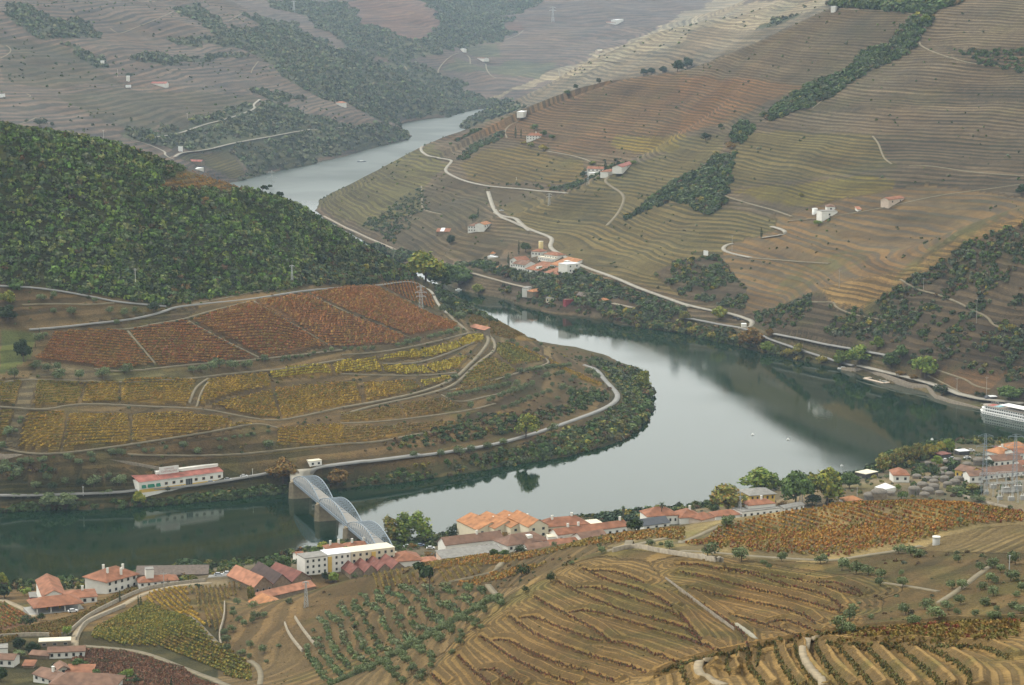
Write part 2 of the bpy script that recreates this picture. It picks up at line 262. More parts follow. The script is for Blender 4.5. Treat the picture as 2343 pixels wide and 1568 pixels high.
# ---------------------------------------------------------------- materials
def tag(o, label=None, cat=None, group=None, kind=None):
    for k, v in (('label', label), ('category', cat), ('group', group), ('kind', kind)):
        if v: o[k] = v
    return o
def new_mat(name):
    m = bpy.data.materials.new(name); m.use_nodes = True; n = m.node_tree.nodes; l = m.node_tree.links
    return m, n, l, n['Principled BSDF']
MATS = {}
def mat(name, col, rough=.8, var=.12, scale=.6, metal=0., spec=.3, bump=0., rnd=0.):
    if name in MATS: return MATS[name]
    m, n, l, b = new_mat(name); b.inputs['Roughness'].default_value = rough; b.inputs['Metallic'].default_value = metal
    b.inputs['Specular IOR Level'].default_value = spec
    tc = n.new('ShaderNodeNewGeometry'); nz = n.new('ShaderNodeTexNoise'); nz.inputs['Scale'].default_value = scale; nz.inputs['Detail'].default_value = 4
    l.new(tc.outputs['Position'], nz.inputs['Vector'])
    mr = n.new('ShaderNodeMapRange'); mr.inputs['From Min'].default_value = .25; mr.inputs['From Max'].default_value = .75
    mr.inputs['To Min'].default_value = 1 - var; mr.inputs['To Max'].default_value = 1 + var; l.new(nz.outputs['Fac'], mr.inputs['Value'])
    v = n.new('ShaderNodeVectorMath'); v.operation = 'SCALE'; v.inputs[0].default_value = [c * .78 for c in col[:3]]; last = mr.outputs[0]
    if rnd:
        oi = n.new('ShaderNodeObjectInfo'); m2 = n.new('ShaderNodeMapRange'); m2.inputs['To Min'].default_value = 1 - rnd; m2.inputs['To Max'].default_value = 1 + rnd
        l.new(oi.outputs['Random'], m2.inputs['Value']); mm = n.new('ShaderNodeMath'); mm.operation = 'MULTIPLY'
        l.new(last, mm.inputs[0]); l.new(m2.outputs[0], mm.inputs[1]); last = mm.outputs[0]
    l.new(last, v.inputs['Scale']); l.new(v.outputs[0], b.inputs['Base Color'])
    if bump:
        bp = n.new('ShaderNodeBump'); bp.inputs['Strength'].default_value = bump; bp.inputs['Distance'].default_value = .3
        l.new(nz.outputs['Fac'], bp.inputs['Height']); l.new(bp.outputs[0], b.inputs['Normal'])
    MATS[name] = m; return m
def tint_mat(name, rough=.75, trans=0.):             # colour carried by the leaves themselves
    if name in MATS: return MATS[name]
    m, n, l, b = new_mat(name); b.inputs['Roughness'].default_value = rough; b.inputs['Specular IOR Level'].default_value = .15
    a = n.new('ShaderNodeAttribute'); a.attribute_name = 'tint'; l.new(a.outputs['Color'], b.inputs['Base Color'])
    MATS[name] = m; return m
# ---------------------------------------------------------------- what covers the land, as colours of soil and growth
KIND = {  # colour between rows, colour of rows, row period (metres of height), patchiness
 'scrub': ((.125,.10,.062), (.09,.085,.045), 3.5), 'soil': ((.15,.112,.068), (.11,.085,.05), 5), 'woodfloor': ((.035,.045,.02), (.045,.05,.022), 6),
 'far': ((.175,.135,.11), (.105,.095,.08), 5.5), 'far2': ((.115,.098,.07), (.08,.078,.05), 5.5), 'farwood': ((.12,.13,.08), (.09,.10,.06), 9), 'farred': ((.17,.105,.08), (.13,.085,.065), 5.5),
 'farpink': ((.16,.125,.11), (.115,.10,.085), 5.5), 'fargreen': ((.125,.13,.09), (.10,.11,.07), 5.5), 'pale': ((.33,.29,.21), (.24,.205,.15), 5.5), 'palegrey': ((.22,.19,.14), (.15,.13,.1), 5.5),
 'gleft': ((.125,.115,.045), (.085,.075,.045), 3.0), 'gbrown': ((.165,.10,.055), (.085,.065,.04), 3.0), 'gdark': ((.105,.085,.055), (.07,.06,.04), 3.0), 'gyellow': ((.20,.155,.04), (.10,.085,.045), 3.0),
 'ggold': ((.16,.12,.042), (.09,.078,.043), 3.0), 'ggreen': ((.15,.12,.055), (.083,.078,.045), 3.0), 'gorange': ((.20,.11,.055), (.11,.08,.052), 3.0), 'ggrey': ((.15,.115,.08), (.088,.072,.052), 3.0),
 'ggrey2': ((.18,.14,.10), (.09,.072,.054), 3.0), 'gdk': ((.125,.095,.066), (.06,.054,.04), 3.0), 'gwide': ((.105,.088,.066), (.235,.155,.085), 4.4), 'rock': ((.105,.083,.06), (.075,.06,.047), 6), 'tan': ((.26,.175,.08), (.15,.11,.065), 4.5),
 'redsoil': ((.165,.10,.062), (.12,.08,.05), 3), 'bank': ((.085,.08,.045), (.065,.065,.035), 3), 'grass': ((.11,.13,.05), (.10,.12,.05), 5), 'orange': ((.20,.12,.04), (.12,.085,.05), 3.5), 'town': ((.20,.175,.14), (.18,.155,.125), 9),
 'dry': ((.225,.158,.078), (.175,.122,.064), 4), 'dry2': ((.25,.185,.098), (.20,.145,.08), 4), 'gully': ((.145,.105,.06), (.118,.09,.05), 4), 'grove': ((.19,.138,.082), (.165,.12,.07), 3), 'palesoil': ((.29,.235,.14), (.24,.19,.12), 6),
 'redv': ((.17,.10,.065), (.14,.08,.055), 1.2), 'cut': ((.10,.078,.052), (.085,.065,.045), 2), 'stony': ((.17,.14,.10), (.13,.105,.075), 4), 'vyel': ((.25,.17,.055), (.20,.14,.05), 1.3), 'vred': ((.20,.11,.055), (.16,.09,.045), 1.3), 'furrow': ((.215,.17,.10), (.165,.125,.072), .9)}
KN = list(KIND); KI = {k: i for i, k in enumerate(KN)}
COVER = np.full((NA, NR), KI['scrub'], np.int16)
def inpoly(pts, vis=True, jit=True):
    P_ = np.array(pts); x0, y0 = P_.min(0) - 2; x1, y1 = P_.max(0) + 2
    X, Y = (VXn, VYn) if jit else (VX, VY)
    m = (X > x0) & (X < x1) & (Y > y0) & (Y < y1)
    if vis: m &= VIS
    ii = np.nonzero(m.ravel())[0]; x = X.ravel()[ii]; y = Y.ravel()[ii]; ins = np.zeros(x.shape, bool); n = len(P_)
    for k in range(n):
        a, b = P_[k], P_[(k + 1) % n]
        if a[1] != b[1]: ins ^= ((a[1] > y) != (b[1] > y)) & (x < (b[0] - a[0]) * (y - a[1]) / (b[1] - a[1]) + a[0])
    return ii[ins]
RR = np.broadcast_to(R_[None], HT.shape).ravel()
def paint(kind, pts, rmin=0, rmax=1e9):
    i = inpoly(pts); i = i[(RR[i] > rmin) & (RR[i] < rmax)]; COVER.ravel()[i] = KI[kind]
def band(kind, r0, r1, x0=-9e9, x1=9e9):
    m = (R_[None] > r0) & (R_[None] < r1) & (VX > x0) & (VX < x1); COVER[m] = KI[kind]
XR = 3600
band('far', 3050, 5100, -1900, 1100); band('farpink', 5100, 20000); band('ggrey', 1900, 3400, 700, XR); band('palegrey', 3400, 4700, 1040, XR)
band('town', 940, 1520, -3000, XR)
m_ = (R_[None] > 1240) & (VX < 1490); COVER[m_ & (COVER == KI['town'])] = KI['bank']
PEN = [(-1100,640),(0,640),(400,690),(940,630),(1000,645),(1066,690),(1250,780),(1400,830),(1500,860),(1500,960),(1400,1030),(1200,1070),(700,1130),(0,1180),(-1100,1180)]
paint('soil', PEN, 1200, 2100); paint('bank', [(-1100,1120),(600,1080),(900,1070),(1060,1050),(1250,1010),(1380,960),(1400,900),(1360,835),(1350,815),(1500,850),(1520,980),(1300,1060),(700,1140),(-1100,1190)], 1200, 1900)
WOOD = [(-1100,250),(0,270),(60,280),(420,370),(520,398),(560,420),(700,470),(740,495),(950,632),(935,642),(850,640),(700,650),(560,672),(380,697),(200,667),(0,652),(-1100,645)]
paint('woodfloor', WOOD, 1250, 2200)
paint('orange', zz('a',(1080,1270),(1250,1150),(1400,1180),(1520,1220),(1700,1290),(1550,1290),(1400,1280),(1200,1275)), 1250, 2300)
FARW = [zz('a',(30,20),(200,60),(330,120),(640,180),(650,250),(400,270),(330,280),(200,220),(100,160),(60,110)),
 zz('a',(1230,50),(1340,40),(1480,130),(1560,190),(1650,200),(1780,200),(1650,90),(1800,140),(2000,180),(2150,260),(2343,340),(2343,690),(2200,680),(2050,580),(1900,480),(1750,380),(1600,330),(1250,300),(1150,260),(1500,250),(1350,150),(1230,90)),
 zz('b',(0,330),(300,440),(500,420),(640,480),(800,560),(1000,680),(780,800),(330,830),(230,800),(0,650)),
 zz('b',(500,0),(1400,0),(1200,100),(1060,130),(1090,190),(1200,230),(1000,290),(700,340),(400,420),(180,410),(0,300),(0,30),(130,80),(100,150),(230,195),(350,250),(480,290),(620,240),(700,160),(620,90)),
 zz('a',(1870,0),(2343,0),(2343,290),(2150,180),(2080,100),(1870,60)),
 zz('a',(860,370),(1000,360),(1100,380),(1250,380),(1650,370),(1700,390),(1250,420),(1100,440),(880,410)),
 zz('a',(840,890),(1200,870),(1240,850),(1700,710),(1780,690),(2100,790),(2343,850),(2343,1060),(2000,1120),(1850,1150),(1680,1250),(1600,1220),(1700,1160),(1620,1050),(1540,1020),(1300,1030),(1000,970),(850,930)),
 zz('b',(0,860),(240,830),(330,840),(450,900),(495,940),(300,1000),(0,1060)),
 zz('b',(740,810),(1000,690),(1250,700),(1200,790),(1000,850),(850,880)),
 zz('a',(400,300),(700,420),(760,480),(680,470),(560,400),(430,330)), zz('a',(1600,610),(1750,600),(2100,690),(1900,700),(1780,660)), zz('c',(530,200),(560,150),(700,120),(820,100),(830,120),(640,190))]
paint('far2', zz('a',(400,640),(850,610),(1450,640),(1760,680),(1700,710),(1250,860),(830,880),(700,850)), 2800); paint('far2', zz('a',(0,230),(400,330),(650,440),(860,580),(200,600),(0,560)), 2800)
paint('farred', zz('b',(0,0),(520,0),(640,110),(700,160),(600,240),(470,290),(340,240),(220,190),(100,150),(150,80),(60,40)), 4800); paint('farred', zz('b',(1100,140),(1220,150),(1230,200),(1110,220)), 4800)
paint('fargreen', zz('b',(850,310),(1040,300),(1100,390),(1000,410),(850,350)), 4800); paint('fargreen', zz('b',(680,480),(760,390),(980,450),(1250,410),(1500,440),(1300,560),(1000,500)), 4500)
paint('pale', zz('b',(1000,690),(1480,470),(1840,330),(2343,110),(2343,300),(1900,400),(1600,500),(1200,620),(1010,720)), 3400); paint('pale', zz('c',(0,110),(230,0),(1100,0),(900,100),(620,130),(540,200),(0,210)), 3400)
for p_ in FARW: paint('farwood', p_, 3050)
paint('gleft', zz('a',(1200,1060),(1540,1020),(1610,1050),(1680,1160),(1600,1220),(1380,1130)), 3000)
paint('bank', zz('b',(0,1220),(350,1030),(0,1500),(0,1240)), 2400, 3200)
paint('gleft', zz('b',(-220,1400),(0,1220),(350,1035),(530,1010),(560,980),(620,970),(700,1100),(740,1110),(700,1160),(600,1230),(540,1270),(550,1430),(200,1568),(0,1500)), 2000, 3300)
paint('gbrown', zz('b',(620,960),(900,880),(1500,660),(1770,560),(2040,500),(2360,480),(2360,900),(1900,930),(1880,1040),(1650,1080),(1350,1000),(1000,930)), 2000, 3300)
paint('gyellow', zz('b',(1880,930),(2360,930),(2360,1020),(2100,1060),(1850,1000)), 1800, 3300); paint('ggold', zz('b',(800,1150),(1000,1020),(1200,1000),(1650,1110),(1660,1230),(1500,1250),(900,1230)), 2000, 3300)
paint('gdark', zz('b',(550,1290),(700,1210),(1540,1320),(1000,1430),(1050,1568),(300,1600),(550,1450)), 2000, 3300); paint('gdark', zz('e',(300,0),(1050,0),(1150,150),(1000,240),(500,170),(350,100)), 1900, 3300)
paint('ggreen', zz('b',(1100,1420),(1560,1300),(1900,1170),(2360,1000),(2360,1568),(1250,1568)), 1800, 3300); paint('ggreen', zz('c',(0,960),(330,900),(270,1050),(0,1230)), 1800, 3300)
paint('ggreen', zz('e',(1250,0),(2360,0),(2360,480),(2000,390),(1650,260),(1430,130),(1440,60)), 1800, 3300)
paint('gorange', zz('c',(0,520),(900,580),(700,650),(300,850),(0,930)), 1800, 3300); paint('ggrey', zz('c',(100,410),(1000,60),(1700,90),(900,570),(0,500)), 1800, 3300)
paint('ggrey2', zz('c',(1700,100),(1950,0),(2400,0),(2400,900),(1300,900),(500,830),(600,800),(1100,590),(1600,300)), 1800, 3300)
paint('gdk', zz('c',(1300,910),(1700,900),(2400,930),(2400,1160),(1600,1110),(1400,1090)), 1800, 3300); paint('gdk', zz('c',(1800,330),(2343,330),(2343,520),(2000,470)), 1800, 3300); paint('gdk', zz('c',(700,700),(1500,630),(2343,600),(2343,690),(1400,730),(800,790)), 1800, 3300)
paint('ggreen', zz('c',(400,900),(1300,900),(1400,1090),(1500,1120),(340,1310),(280,1250)), 1800, 3300); paint('gyellow', zz('c',(340,1320),(1300,1180),(1480,1230),(1450,1350),(1050,1400),(700,1400)), 1700, 3300)
paint('ggrey', zz('c',(200,1450),(330,1360),(740,1480),(640,1550),(400,1568),(200,1568)), 1700, 3300); paint('gdk', zz('c',(1480,1230),(2400,1180),(2400,1260),(1500,1380)), 1700, 3300)
paint('gwide', zz('f',(0,100),(300,0),(700,-100),(1700,-300),(2400,-200),(2400,0),(1900,0),(1500,300),(900,450),(600,560),(450,590),(0,450)), 1700, 3300)
paint('ggreen', zz('f',(-200,-200),(640,-60),(640,20),(330,120),(270,200),(60,230),(-200,200)), 1700, 3300)
paint('rock', zz('f',(420,590),(600,560),(850,480),(1250,450),(1500,300),(1900,60),(2360,-60),(3000,-200),(3000,1300),(2343,1210),(1900,1180),(1500,900),(640,720)), 1500, 2000)
paint('rock', zz('f',(-200,330),(-40,240),(250,190),(450,420),(430,590),(0,450)), 1700, 2200); paint('rock', zz('e',(1100,330),(1600,280),(2000,430),(2343,560),(2343,680),(1700,600),(1100,470)), 1700, 2300)
paint('tan', zz('f',(950,420),(1250,340),(1500,300),(1900,50),(2343,-80),(2343,-30),(1950,100),(1600,330),(1500,400),(1230,560),(1050,540)), 1600, 2000)
paint('redsoil', zz('f',(1680,990),(1750,960),(2230,1000),(2120,1110),(1950,1150),(1800,1100)), 1500, 2000); paint('bank', zz('f',(0,600),(400,700),(1000,900),(1250,960),(1080,960),(800,900),(0,740)), 1500, 2200)
paint('stony', zz('f',(1150,950),(1300,960),(1700,1060),(1830,1150),(2100,1190),(2400,1240),(2400,1330),(2000,1250),(1750,1160),(1600,1100)), 1400, 1800)
paint('grass', zz('d',(0,700),(210,710),(230,760),(200,900),(0,1000)), 1300, 1800); paint('cut', zz('d',(550,670),(1100,570),(1230,560),(1350,540),(1260,620),(850,700),(560,700)), 1300, 1800)
paint('stony', zz('d',(250,930),(330,930),(700,980),(1300,1000),(1300,1030),(600,1060),(200,1020)), 1300, 1800); paint('stony', zz('d',(160,1040),(260,1040),(100,1500),(0,1500),(10,1450)), 1200, 1700)
paint('palesoil', zz('e',(1400,800),(1430,830),(1430,900),(1380,870)), 1400, 2000)
# near side
for p_, k_ in (([(-1100,1360),(560,1345),(640,1400),(520,1568),(-1100,1568)], 'grove'), ([(500,1345),(780,1330),(1000,1290),(1100,1278),(1330,1235),(1400,1255),(1220,1330),(1100,1410),(1000,1515),(940,1590),(500,1590)], 'grove'),
  ([(660,1300),(780,1320),(1000,1285),(1330,1230),(1600,1198),(1400,1262),(1220,1335),(1100,1350),(700,1370)], 'gully'), ([(940,1600),(1010,1510),(1050,1450),(1100,1410),(1220,1330),(1380,1255),(1480,1250),(1870,1290),(2000,1340),(1990,1445),(1400,1600)], 'dry'),
  ([(1380,1250),(1600,1195),(1800,1160),(2000,1138),(2343,1165),(3300,1250),(3300,1300),(2150,1250),(1870,1290),(1600,1270)], 'palesoil'), ([(1870,1290),(2150,1255),(3300,1255),(3300,1450),(1980,1445),(1960,1380)], 'gully'),
  ([(1400,1580),(1556,1517),(1714,1483),(1992,1439),(2127,1426),(2343,1419),(3300,1400),(3300,1600),(1400,1600)], 'dry2'),
  (zz('i',(1800,560),(2060,490),(2400,470),(2400,670),(1900,660),(1650,650)), 'furrow'), (zz('g',(550,1310),(830,1320),(1500,1568),(600,1590),(450,1450),(300,1400),(580,1400)), 'redv'), (zz('g',(0,1010),(260,1120),(240,1140),(0,1200)), 'redv')):
    paint(k_, p_, 250, 1130)
band('dry2', 100, 300); band('bank', 480, 940, -3000, 500)
# ground out of sight takes the cover of the ground just before it
idx = np.where(VIS | (R_[None] < 300), np.arange(NR)[None], 0); idx = np.maximum.accumulate(idx, 1)
COVER = np.take_along_axis(COVER, idx, 1)
COVER[(HT < .2) & (RD < 3)] = KI['bank']
def terrain():
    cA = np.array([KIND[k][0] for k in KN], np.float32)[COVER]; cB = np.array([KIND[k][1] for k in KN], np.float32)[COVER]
    per = np.array([KIND[k][2] for k in KN], np.float32)[COVER]
    ph = (HS + noise2(XX / 110, YY / 110, 21) * .3) / per
    n1 = noise2(XX / 90, YY / 90, 31) * .13 + noise2(XX / 28, YY / 28, 32) * .13 + noise2(XX / 9, YY / 9, 33) * .10
    n2 = noise2(XX / 60, YY / 60, 34) * .07
    ARC = A_[:, None] * R_[None]; g3 = np.clip((R_[None] - 900) / 600, .25, 1); n1 = n1 + g3 * (noise2(ARC / 80, HS / 5.5, 41) * .15 + noise2(ARC / 26, HS / 2.3, 42) * .16 + noise2(ARC / 200, HS / 17, 43) * .12)
    tint = np.stack([1 + n1 + n2, 1 + n1, 1 + n1 - n2], -1).astype(np.float32)
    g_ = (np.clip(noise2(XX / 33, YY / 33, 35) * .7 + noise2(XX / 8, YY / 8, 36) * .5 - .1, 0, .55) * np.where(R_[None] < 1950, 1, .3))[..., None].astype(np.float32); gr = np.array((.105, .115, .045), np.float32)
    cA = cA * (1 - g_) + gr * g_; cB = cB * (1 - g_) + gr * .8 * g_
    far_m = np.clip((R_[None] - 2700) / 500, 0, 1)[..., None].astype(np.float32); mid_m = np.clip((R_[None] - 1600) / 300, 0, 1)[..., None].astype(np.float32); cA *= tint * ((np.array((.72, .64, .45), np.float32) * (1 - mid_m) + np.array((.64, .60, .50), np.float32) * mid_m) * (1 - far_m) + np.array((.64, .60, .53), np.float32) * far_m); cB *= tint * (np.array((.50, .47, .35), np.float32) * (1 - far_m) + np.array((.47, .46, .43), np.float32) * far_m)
    am = np.clip(.62 + noise2(ARC / 60, HS / 4.2, 44) * .75 + noise2(ARC / 17, HS / 1.7, 45) * .55, 0, 1.7); am = np.where(np.isnan(ROWS_), am, .9); ph = ph + noise2(ARC / 130, HS / 9, 46) * .45
    ph = np.where(np.isnan(ROWS_), ph, ROWS_ / 2.3 + .3); me = bpy.data.meshes.new('hills'); nv = NA * NR
    me.vertices.add(nv); me.vertices.foreach_set('co', np.stack([XX, YY, HT], -1).astype(np.float32).ravel())
    q = (np.arange(NA - 1)[:, None] * NR + np.arange(NR - 1)[None]).ravel(); f = np.stack([q, q + NR, q + NR + 1, q + 1], 1)[:, ::-1].astype(np.int32)
    f = f[:, ::-1]
    nf = len(f); me.loops.add(nf * 4); me.polygons.add(nf)
    me.loops.foreach_set('vertex_index', f.ravel()); me.polygons.foreach_set('loop_start', np.arange(nf, dtype=np.int32) * 4); me.polygons.foreach_set('loop_total', np.full(nf, 4, np.int32))
    me.polygons.foreach_set('use_smooth', np.ones(nf, bool)); me.update()
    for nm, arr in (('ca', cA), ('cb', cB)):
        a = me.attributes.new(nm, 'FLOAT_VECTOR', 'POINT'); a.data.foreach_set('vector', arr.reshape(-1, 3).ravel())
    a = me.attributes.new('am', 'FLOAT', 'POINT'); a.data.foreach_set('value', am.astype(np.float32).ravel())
    a = me.attributes.new('ph', 'FLOAT', 'POINT'); a.data.foreach_set('value', ph.astype(np.float32).ravel())
    m, n, l, b = new_mat('hillside soil'); b.inputs['Roughness'].default_value = .95; b.inputs['Specular IOR Level'].default_value = .1
    def at(nm): q = n.new('ShaderNodeAttribute'); q.attribute_name = nm; return q
    def math_(op, a_, b_=None, c_=None):
        q = n.new('ShaderNodeMath'); q.operation = op
        for k, v in enumerate((a_, b_, c_)):
            if v is None: continue
            if isinstance(v, (int, float)): q.inputs[k].default_value = v
            else: l.new(v, q.inputs[k])
        return q.outputs[0]
    geo = n.new('ShaderNodeNewGeometry')
    def noise(scale, detail=3, rough=.6):
        q = n.new('ShaderNodeTexNoise'); q.inputs['Scale'].default_value = scale; q.inputs['Detail'].default_value = detail; q.inputs['Roughness'].default_value = rough
        l.new(geo.outputs['Position'], q.inputs['Vector']); return q.outputs['Fac']
    nA, nB, nC = noise(.022, 4), noise(.16, 5, .65), noise(1.1, 4, .7)
    nD = noise(.012, 2)
    p = math_('ADD', math_('ADD', at('ph').outputs['Fac'], math_('MULTIPLY', nB, .22)), math_('MULTIPLY', nD, 1.2)); s = math_('ADD', math_('SINE', math_('MULTIPLY', p, 7.3)), math_('MULTIPLY', math_('SINE', math_('MULTIPLY', p, 17.1)), .45))
    amp = math_('MULTIPLY', at('am').outputs['Fac'], 2.1)
    s = math_('ADD', math_('MULTIPLY', s, amp), math_('ADD', math_('MULTIPLY', math_('SUBTRACT', nA, .5), 1.6), math_('MULTIPLY', math_('SUBTRACT', nC, .5), 3.2)))
    s = math_('MULTIPLY_ADD', s, .5, .5); q = n.new('ShaderNodeClamp'); l.new(s, q.inputs[0]); s = q.outputs[0]
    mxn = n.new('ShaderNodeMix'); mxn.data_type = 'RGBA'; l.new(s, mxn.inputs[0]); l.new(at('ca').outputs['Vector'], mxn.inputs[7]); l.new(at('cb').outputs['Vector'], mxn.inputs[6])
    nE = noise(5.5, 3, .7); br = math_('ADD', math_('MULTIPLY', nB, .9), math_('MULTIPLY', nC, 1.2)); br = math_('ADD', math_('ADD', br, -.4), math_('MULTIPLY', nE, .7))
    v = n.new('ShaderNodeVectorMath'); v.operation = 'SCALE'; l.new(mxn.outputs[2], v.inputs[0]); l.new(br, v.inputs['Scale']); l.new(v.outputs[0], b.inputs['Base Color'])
    bp = n.new('ShaderNodeBump'); bp.inputs['Strength'].default_value = .8; bp.inputs['Distance'].default_value = .7
    l.new(math_('ADD', math_('MULTIPLY', s, .5), math_('MULTIPLY', nC, 1.0)), bp.inputs['Height']); l.new(bp.outputs[0], b.inputs['Normal'])
    me.materials.append(m); o = bpy.data.objects.new('hills', me); COL.objects.link(o); tag(o, 'terraced vineyard hills and valley sides', kind='structure')
def quad_sheet(name, x0, y0, x1, y1, z, m):
    me = bpy.data.meshes.new(name); me.from_pydata([(x0, y0, z), (x1, y0, z), (x1, y1, z), (x0, y1, z)], [], [(0, 1, 2, 3)]); me.materials.append(m)
    o = bpy.data.objects.new(name, me); COL.objects.link(o); return o
def water():
    m, n, l, b = new_mat('river water'); b.inputs['Base Color'].default_value = (.0035, .015, .0065, 1); b.inputs['Roughness'].default_value = .06; b.inputs['IOR'].default_value = 1.333
    geo = n.new('ShaderNodeNewGeometry'); mp = n.new('ShaderNodeMapping'); l.new(geo.outputs['Position'], mp.inputs['Vector']); mp.inputs['Scale'].default_value = (1, .8, 1)
    a = n.new('ShaderNodeTexNoise'); a.inputs['Scale'].default_value = .55; a.inputs['Detail'].default_value = 4; l.new(mp.outputs[0], a.inputs['Vector'])
    c = n.new('ShaderNodeTexNoise'); c.inputs['Scale'].default_value = .008; c.inputs['Detail'].default_value = 3; l.new(mp.outputs[0], c.inputs['Vector'])
    mr = n.new('ShaderNodeMapRange'); mr.inputs['From Min'].default_value = .42; mr.inputs['From Max'].default_value = .62; mr.inputs['To Min'].default_value = .02; mr.inputs['To Max'].default_value = .085; l.new(c.outputs['Fac'], mr.inputs['Value'])
    sx = n.new('ShaderNodeSeparateXYZ'); l.new(geo.outputs['Position'], sx.inputs[0]); fr = n.new('ShaderNodeMapRange'); fr.inputs['From Min'].default_value = 2500; fr.inputs['From Max'].default_value = 3300; fr.inputs['To Max'].default_value = .34
    l.new(sx.outputs['Y'], fr.inputs['Value']); ad = n.new('ShaderNodeMath'); l.new(mr.outputs[0], ad.inputs[0]); l.new(fr.outputs[0], ad.inputs[1]); l.new(ad.outputs[0], b.inputs['Roughness'])
    bp = n.new('ShaderNodeBump'); bp.inputs['Strength'].default_value = .05; bp.inputs['Distance'].default_value = .25; l.new(a.outputs['Fac'], bp.inputs['Height']); l.new(bp.outputs[0], b.inputs['Normal'])
    tag(quad_sheet('river', -3500, 60, 3500, 9000, 0.0, m), 'calm dark green river winding between the hills', kind='structure')
water()
def haze():
    me = bpy.data.meshes.new('haze'); x, y0, y1, z0, z1 = 4200, -400, 13500, -7.0, 900
    vs_ = [(-x, y0, z0), (x, y0, z0), (x, y1, z0), (-x, y1, z0), (-x, y0, z1), (x, y0, z1), (x, y1, z1), (-x, y1, z1)]
    me.from_pydata(vs_, [], [(0, 3, 2, 1), (4, 5, 6, 7), (0, 1, 5, 4), (1, 2, 6, 5), (2, 3, 7, 6), (3, 0, 4, 7)])
    m = bpy.data.materials.new('valley haze'); m.use_nodes = True; n = m.node_tree.nodes; n.clear(); o = n.new('ShaderNodeOutputMaterial'); v = n.new('ShaderNodeVolumePrincipled')
    v.inputs['Color'].default_value = (.58, .76, 1.0, 1); v.inputs['Density'].default_value = HAZE; v.inputs['Anisotropy'].default_value = .1
    m.node_tree.links.new(v.outputs[0], o.inputs['Volume']); me.materials.append(m)
    ob = bpy.data.objects.new('haze', me); COL.objects.link(ob); tag(ob, 'blue autumn haze filling the valley', kind='stuff')
HAZE = 3.6e-5
haze()
# ---------------------------------------------------------------- many small pieces gathered into one mesh
def mesh_from(name, V, F, m, tint=None, smooth=False):
    me = bpy.data.meshes.new(name); V = np.asarray(V, np.float32); F = np.asarray(F, np.int32); n, k = F.shape
    me.vertices.add(len(V)); me.vertices.foreach_set('co', V.ravel()); me.loops.add(n * k); me.polygons.add(n)
    me.loops.foreach_set('vertex_index', F.ravel()); me.polygons.foreach_set('loop_start', np.arange(n, dtype=np.int32) * k); me.polygons.foreach_set('loop_total', np.full(n, k, np.int32))
    if smooth: me.polygons.foreach_set('use_smooth', np.ones(n, bool))
    me.update()
    if tint is not None:
        a = me.attributes.new('tint', 'FLOAT_COLOR', 'POINT'); t = np.ones((len(V), 4), np.float32); t[:, :3] = np.asarray(tint) * .75; a.data.foreach_set('color', t.ravel())
    me.materials.append(m); return me
def leafball(n, q=.42, seed=0, squash=.85, low=-.5):          # a crown of n small leafy faces, radius 1, standing on z = 0
    g = np.random.default_rng(seed); d = g.normal(size=(n * 3, 3)); d /= np.linalg.norm(d, axis=1)[:, None]; d = d[d[:, 2] > low][:n]; n = len(d)
    lump = 1 + .22 * np.sin(d[:, 0] * 5 + seed) * np.sin(d[:, 1] * 4 + seed * 2) + .15 * np.sin(d[:, 2] * 7 + seed)
    rad = (.62 + .38 * g.random(n) ** .6) * lump; c = d * rad[:, None]; c[:, 2] *= squash
    nn = d + g.normal(size=(n, 3)) * .55; nn /= np.linalg.norm(nn, axis=1)[:, None]
    up = g.normal(size=(n, 3)); t1 = np.cross(nn, up); t1 /= np.linalg.norm(t1, axis=1)[:, None]; t2 = np.cross(nn, t1)
    s = q * (.6 + .8 * g.random((n, 1)))
    V = np.stack([c + t1 * s, c + t2 * s * .8, c - t1 * s, c - t2 * s * .8], 1).reshape(-1, 3); V[:, 2] += squash * (.55)
    F = np.arange(n * 4).reshape(-1, 4); return V, F, .7 + .6 * g.random(n).repeat(4)
def vineclump(n, seed):
    g = np.random.default_rng(seed); c = np.stack([g.uniform(-.6, .6, n), g.normal(0, .22, n), g.uniform(.45, 1.35, n)], 1)
    nn = g.normal(size=(n, 3)) * (.6, 1, .8) + (0, 0, .5); nn /= np.linalg.norm(nn, axis=1)[:, None]; t1 = np.cross(nn, g.normal(size=(n, 3))); t1 /= np.linalg.norm(t1, axis=1)[:, None]; t2 = np.cross(nn, t1)
    s = .34 * (.6 + .8 * g.random((n, 1))); V = np.stack([c + t1 * s, c + t2 * s, c - t1 * s, c - t2 * s], 1).reshape(-1, 3)
    return V, np.arange(n * 4).reshape(-1, 4), .75 + .5 * g.random(n).repeat(4)
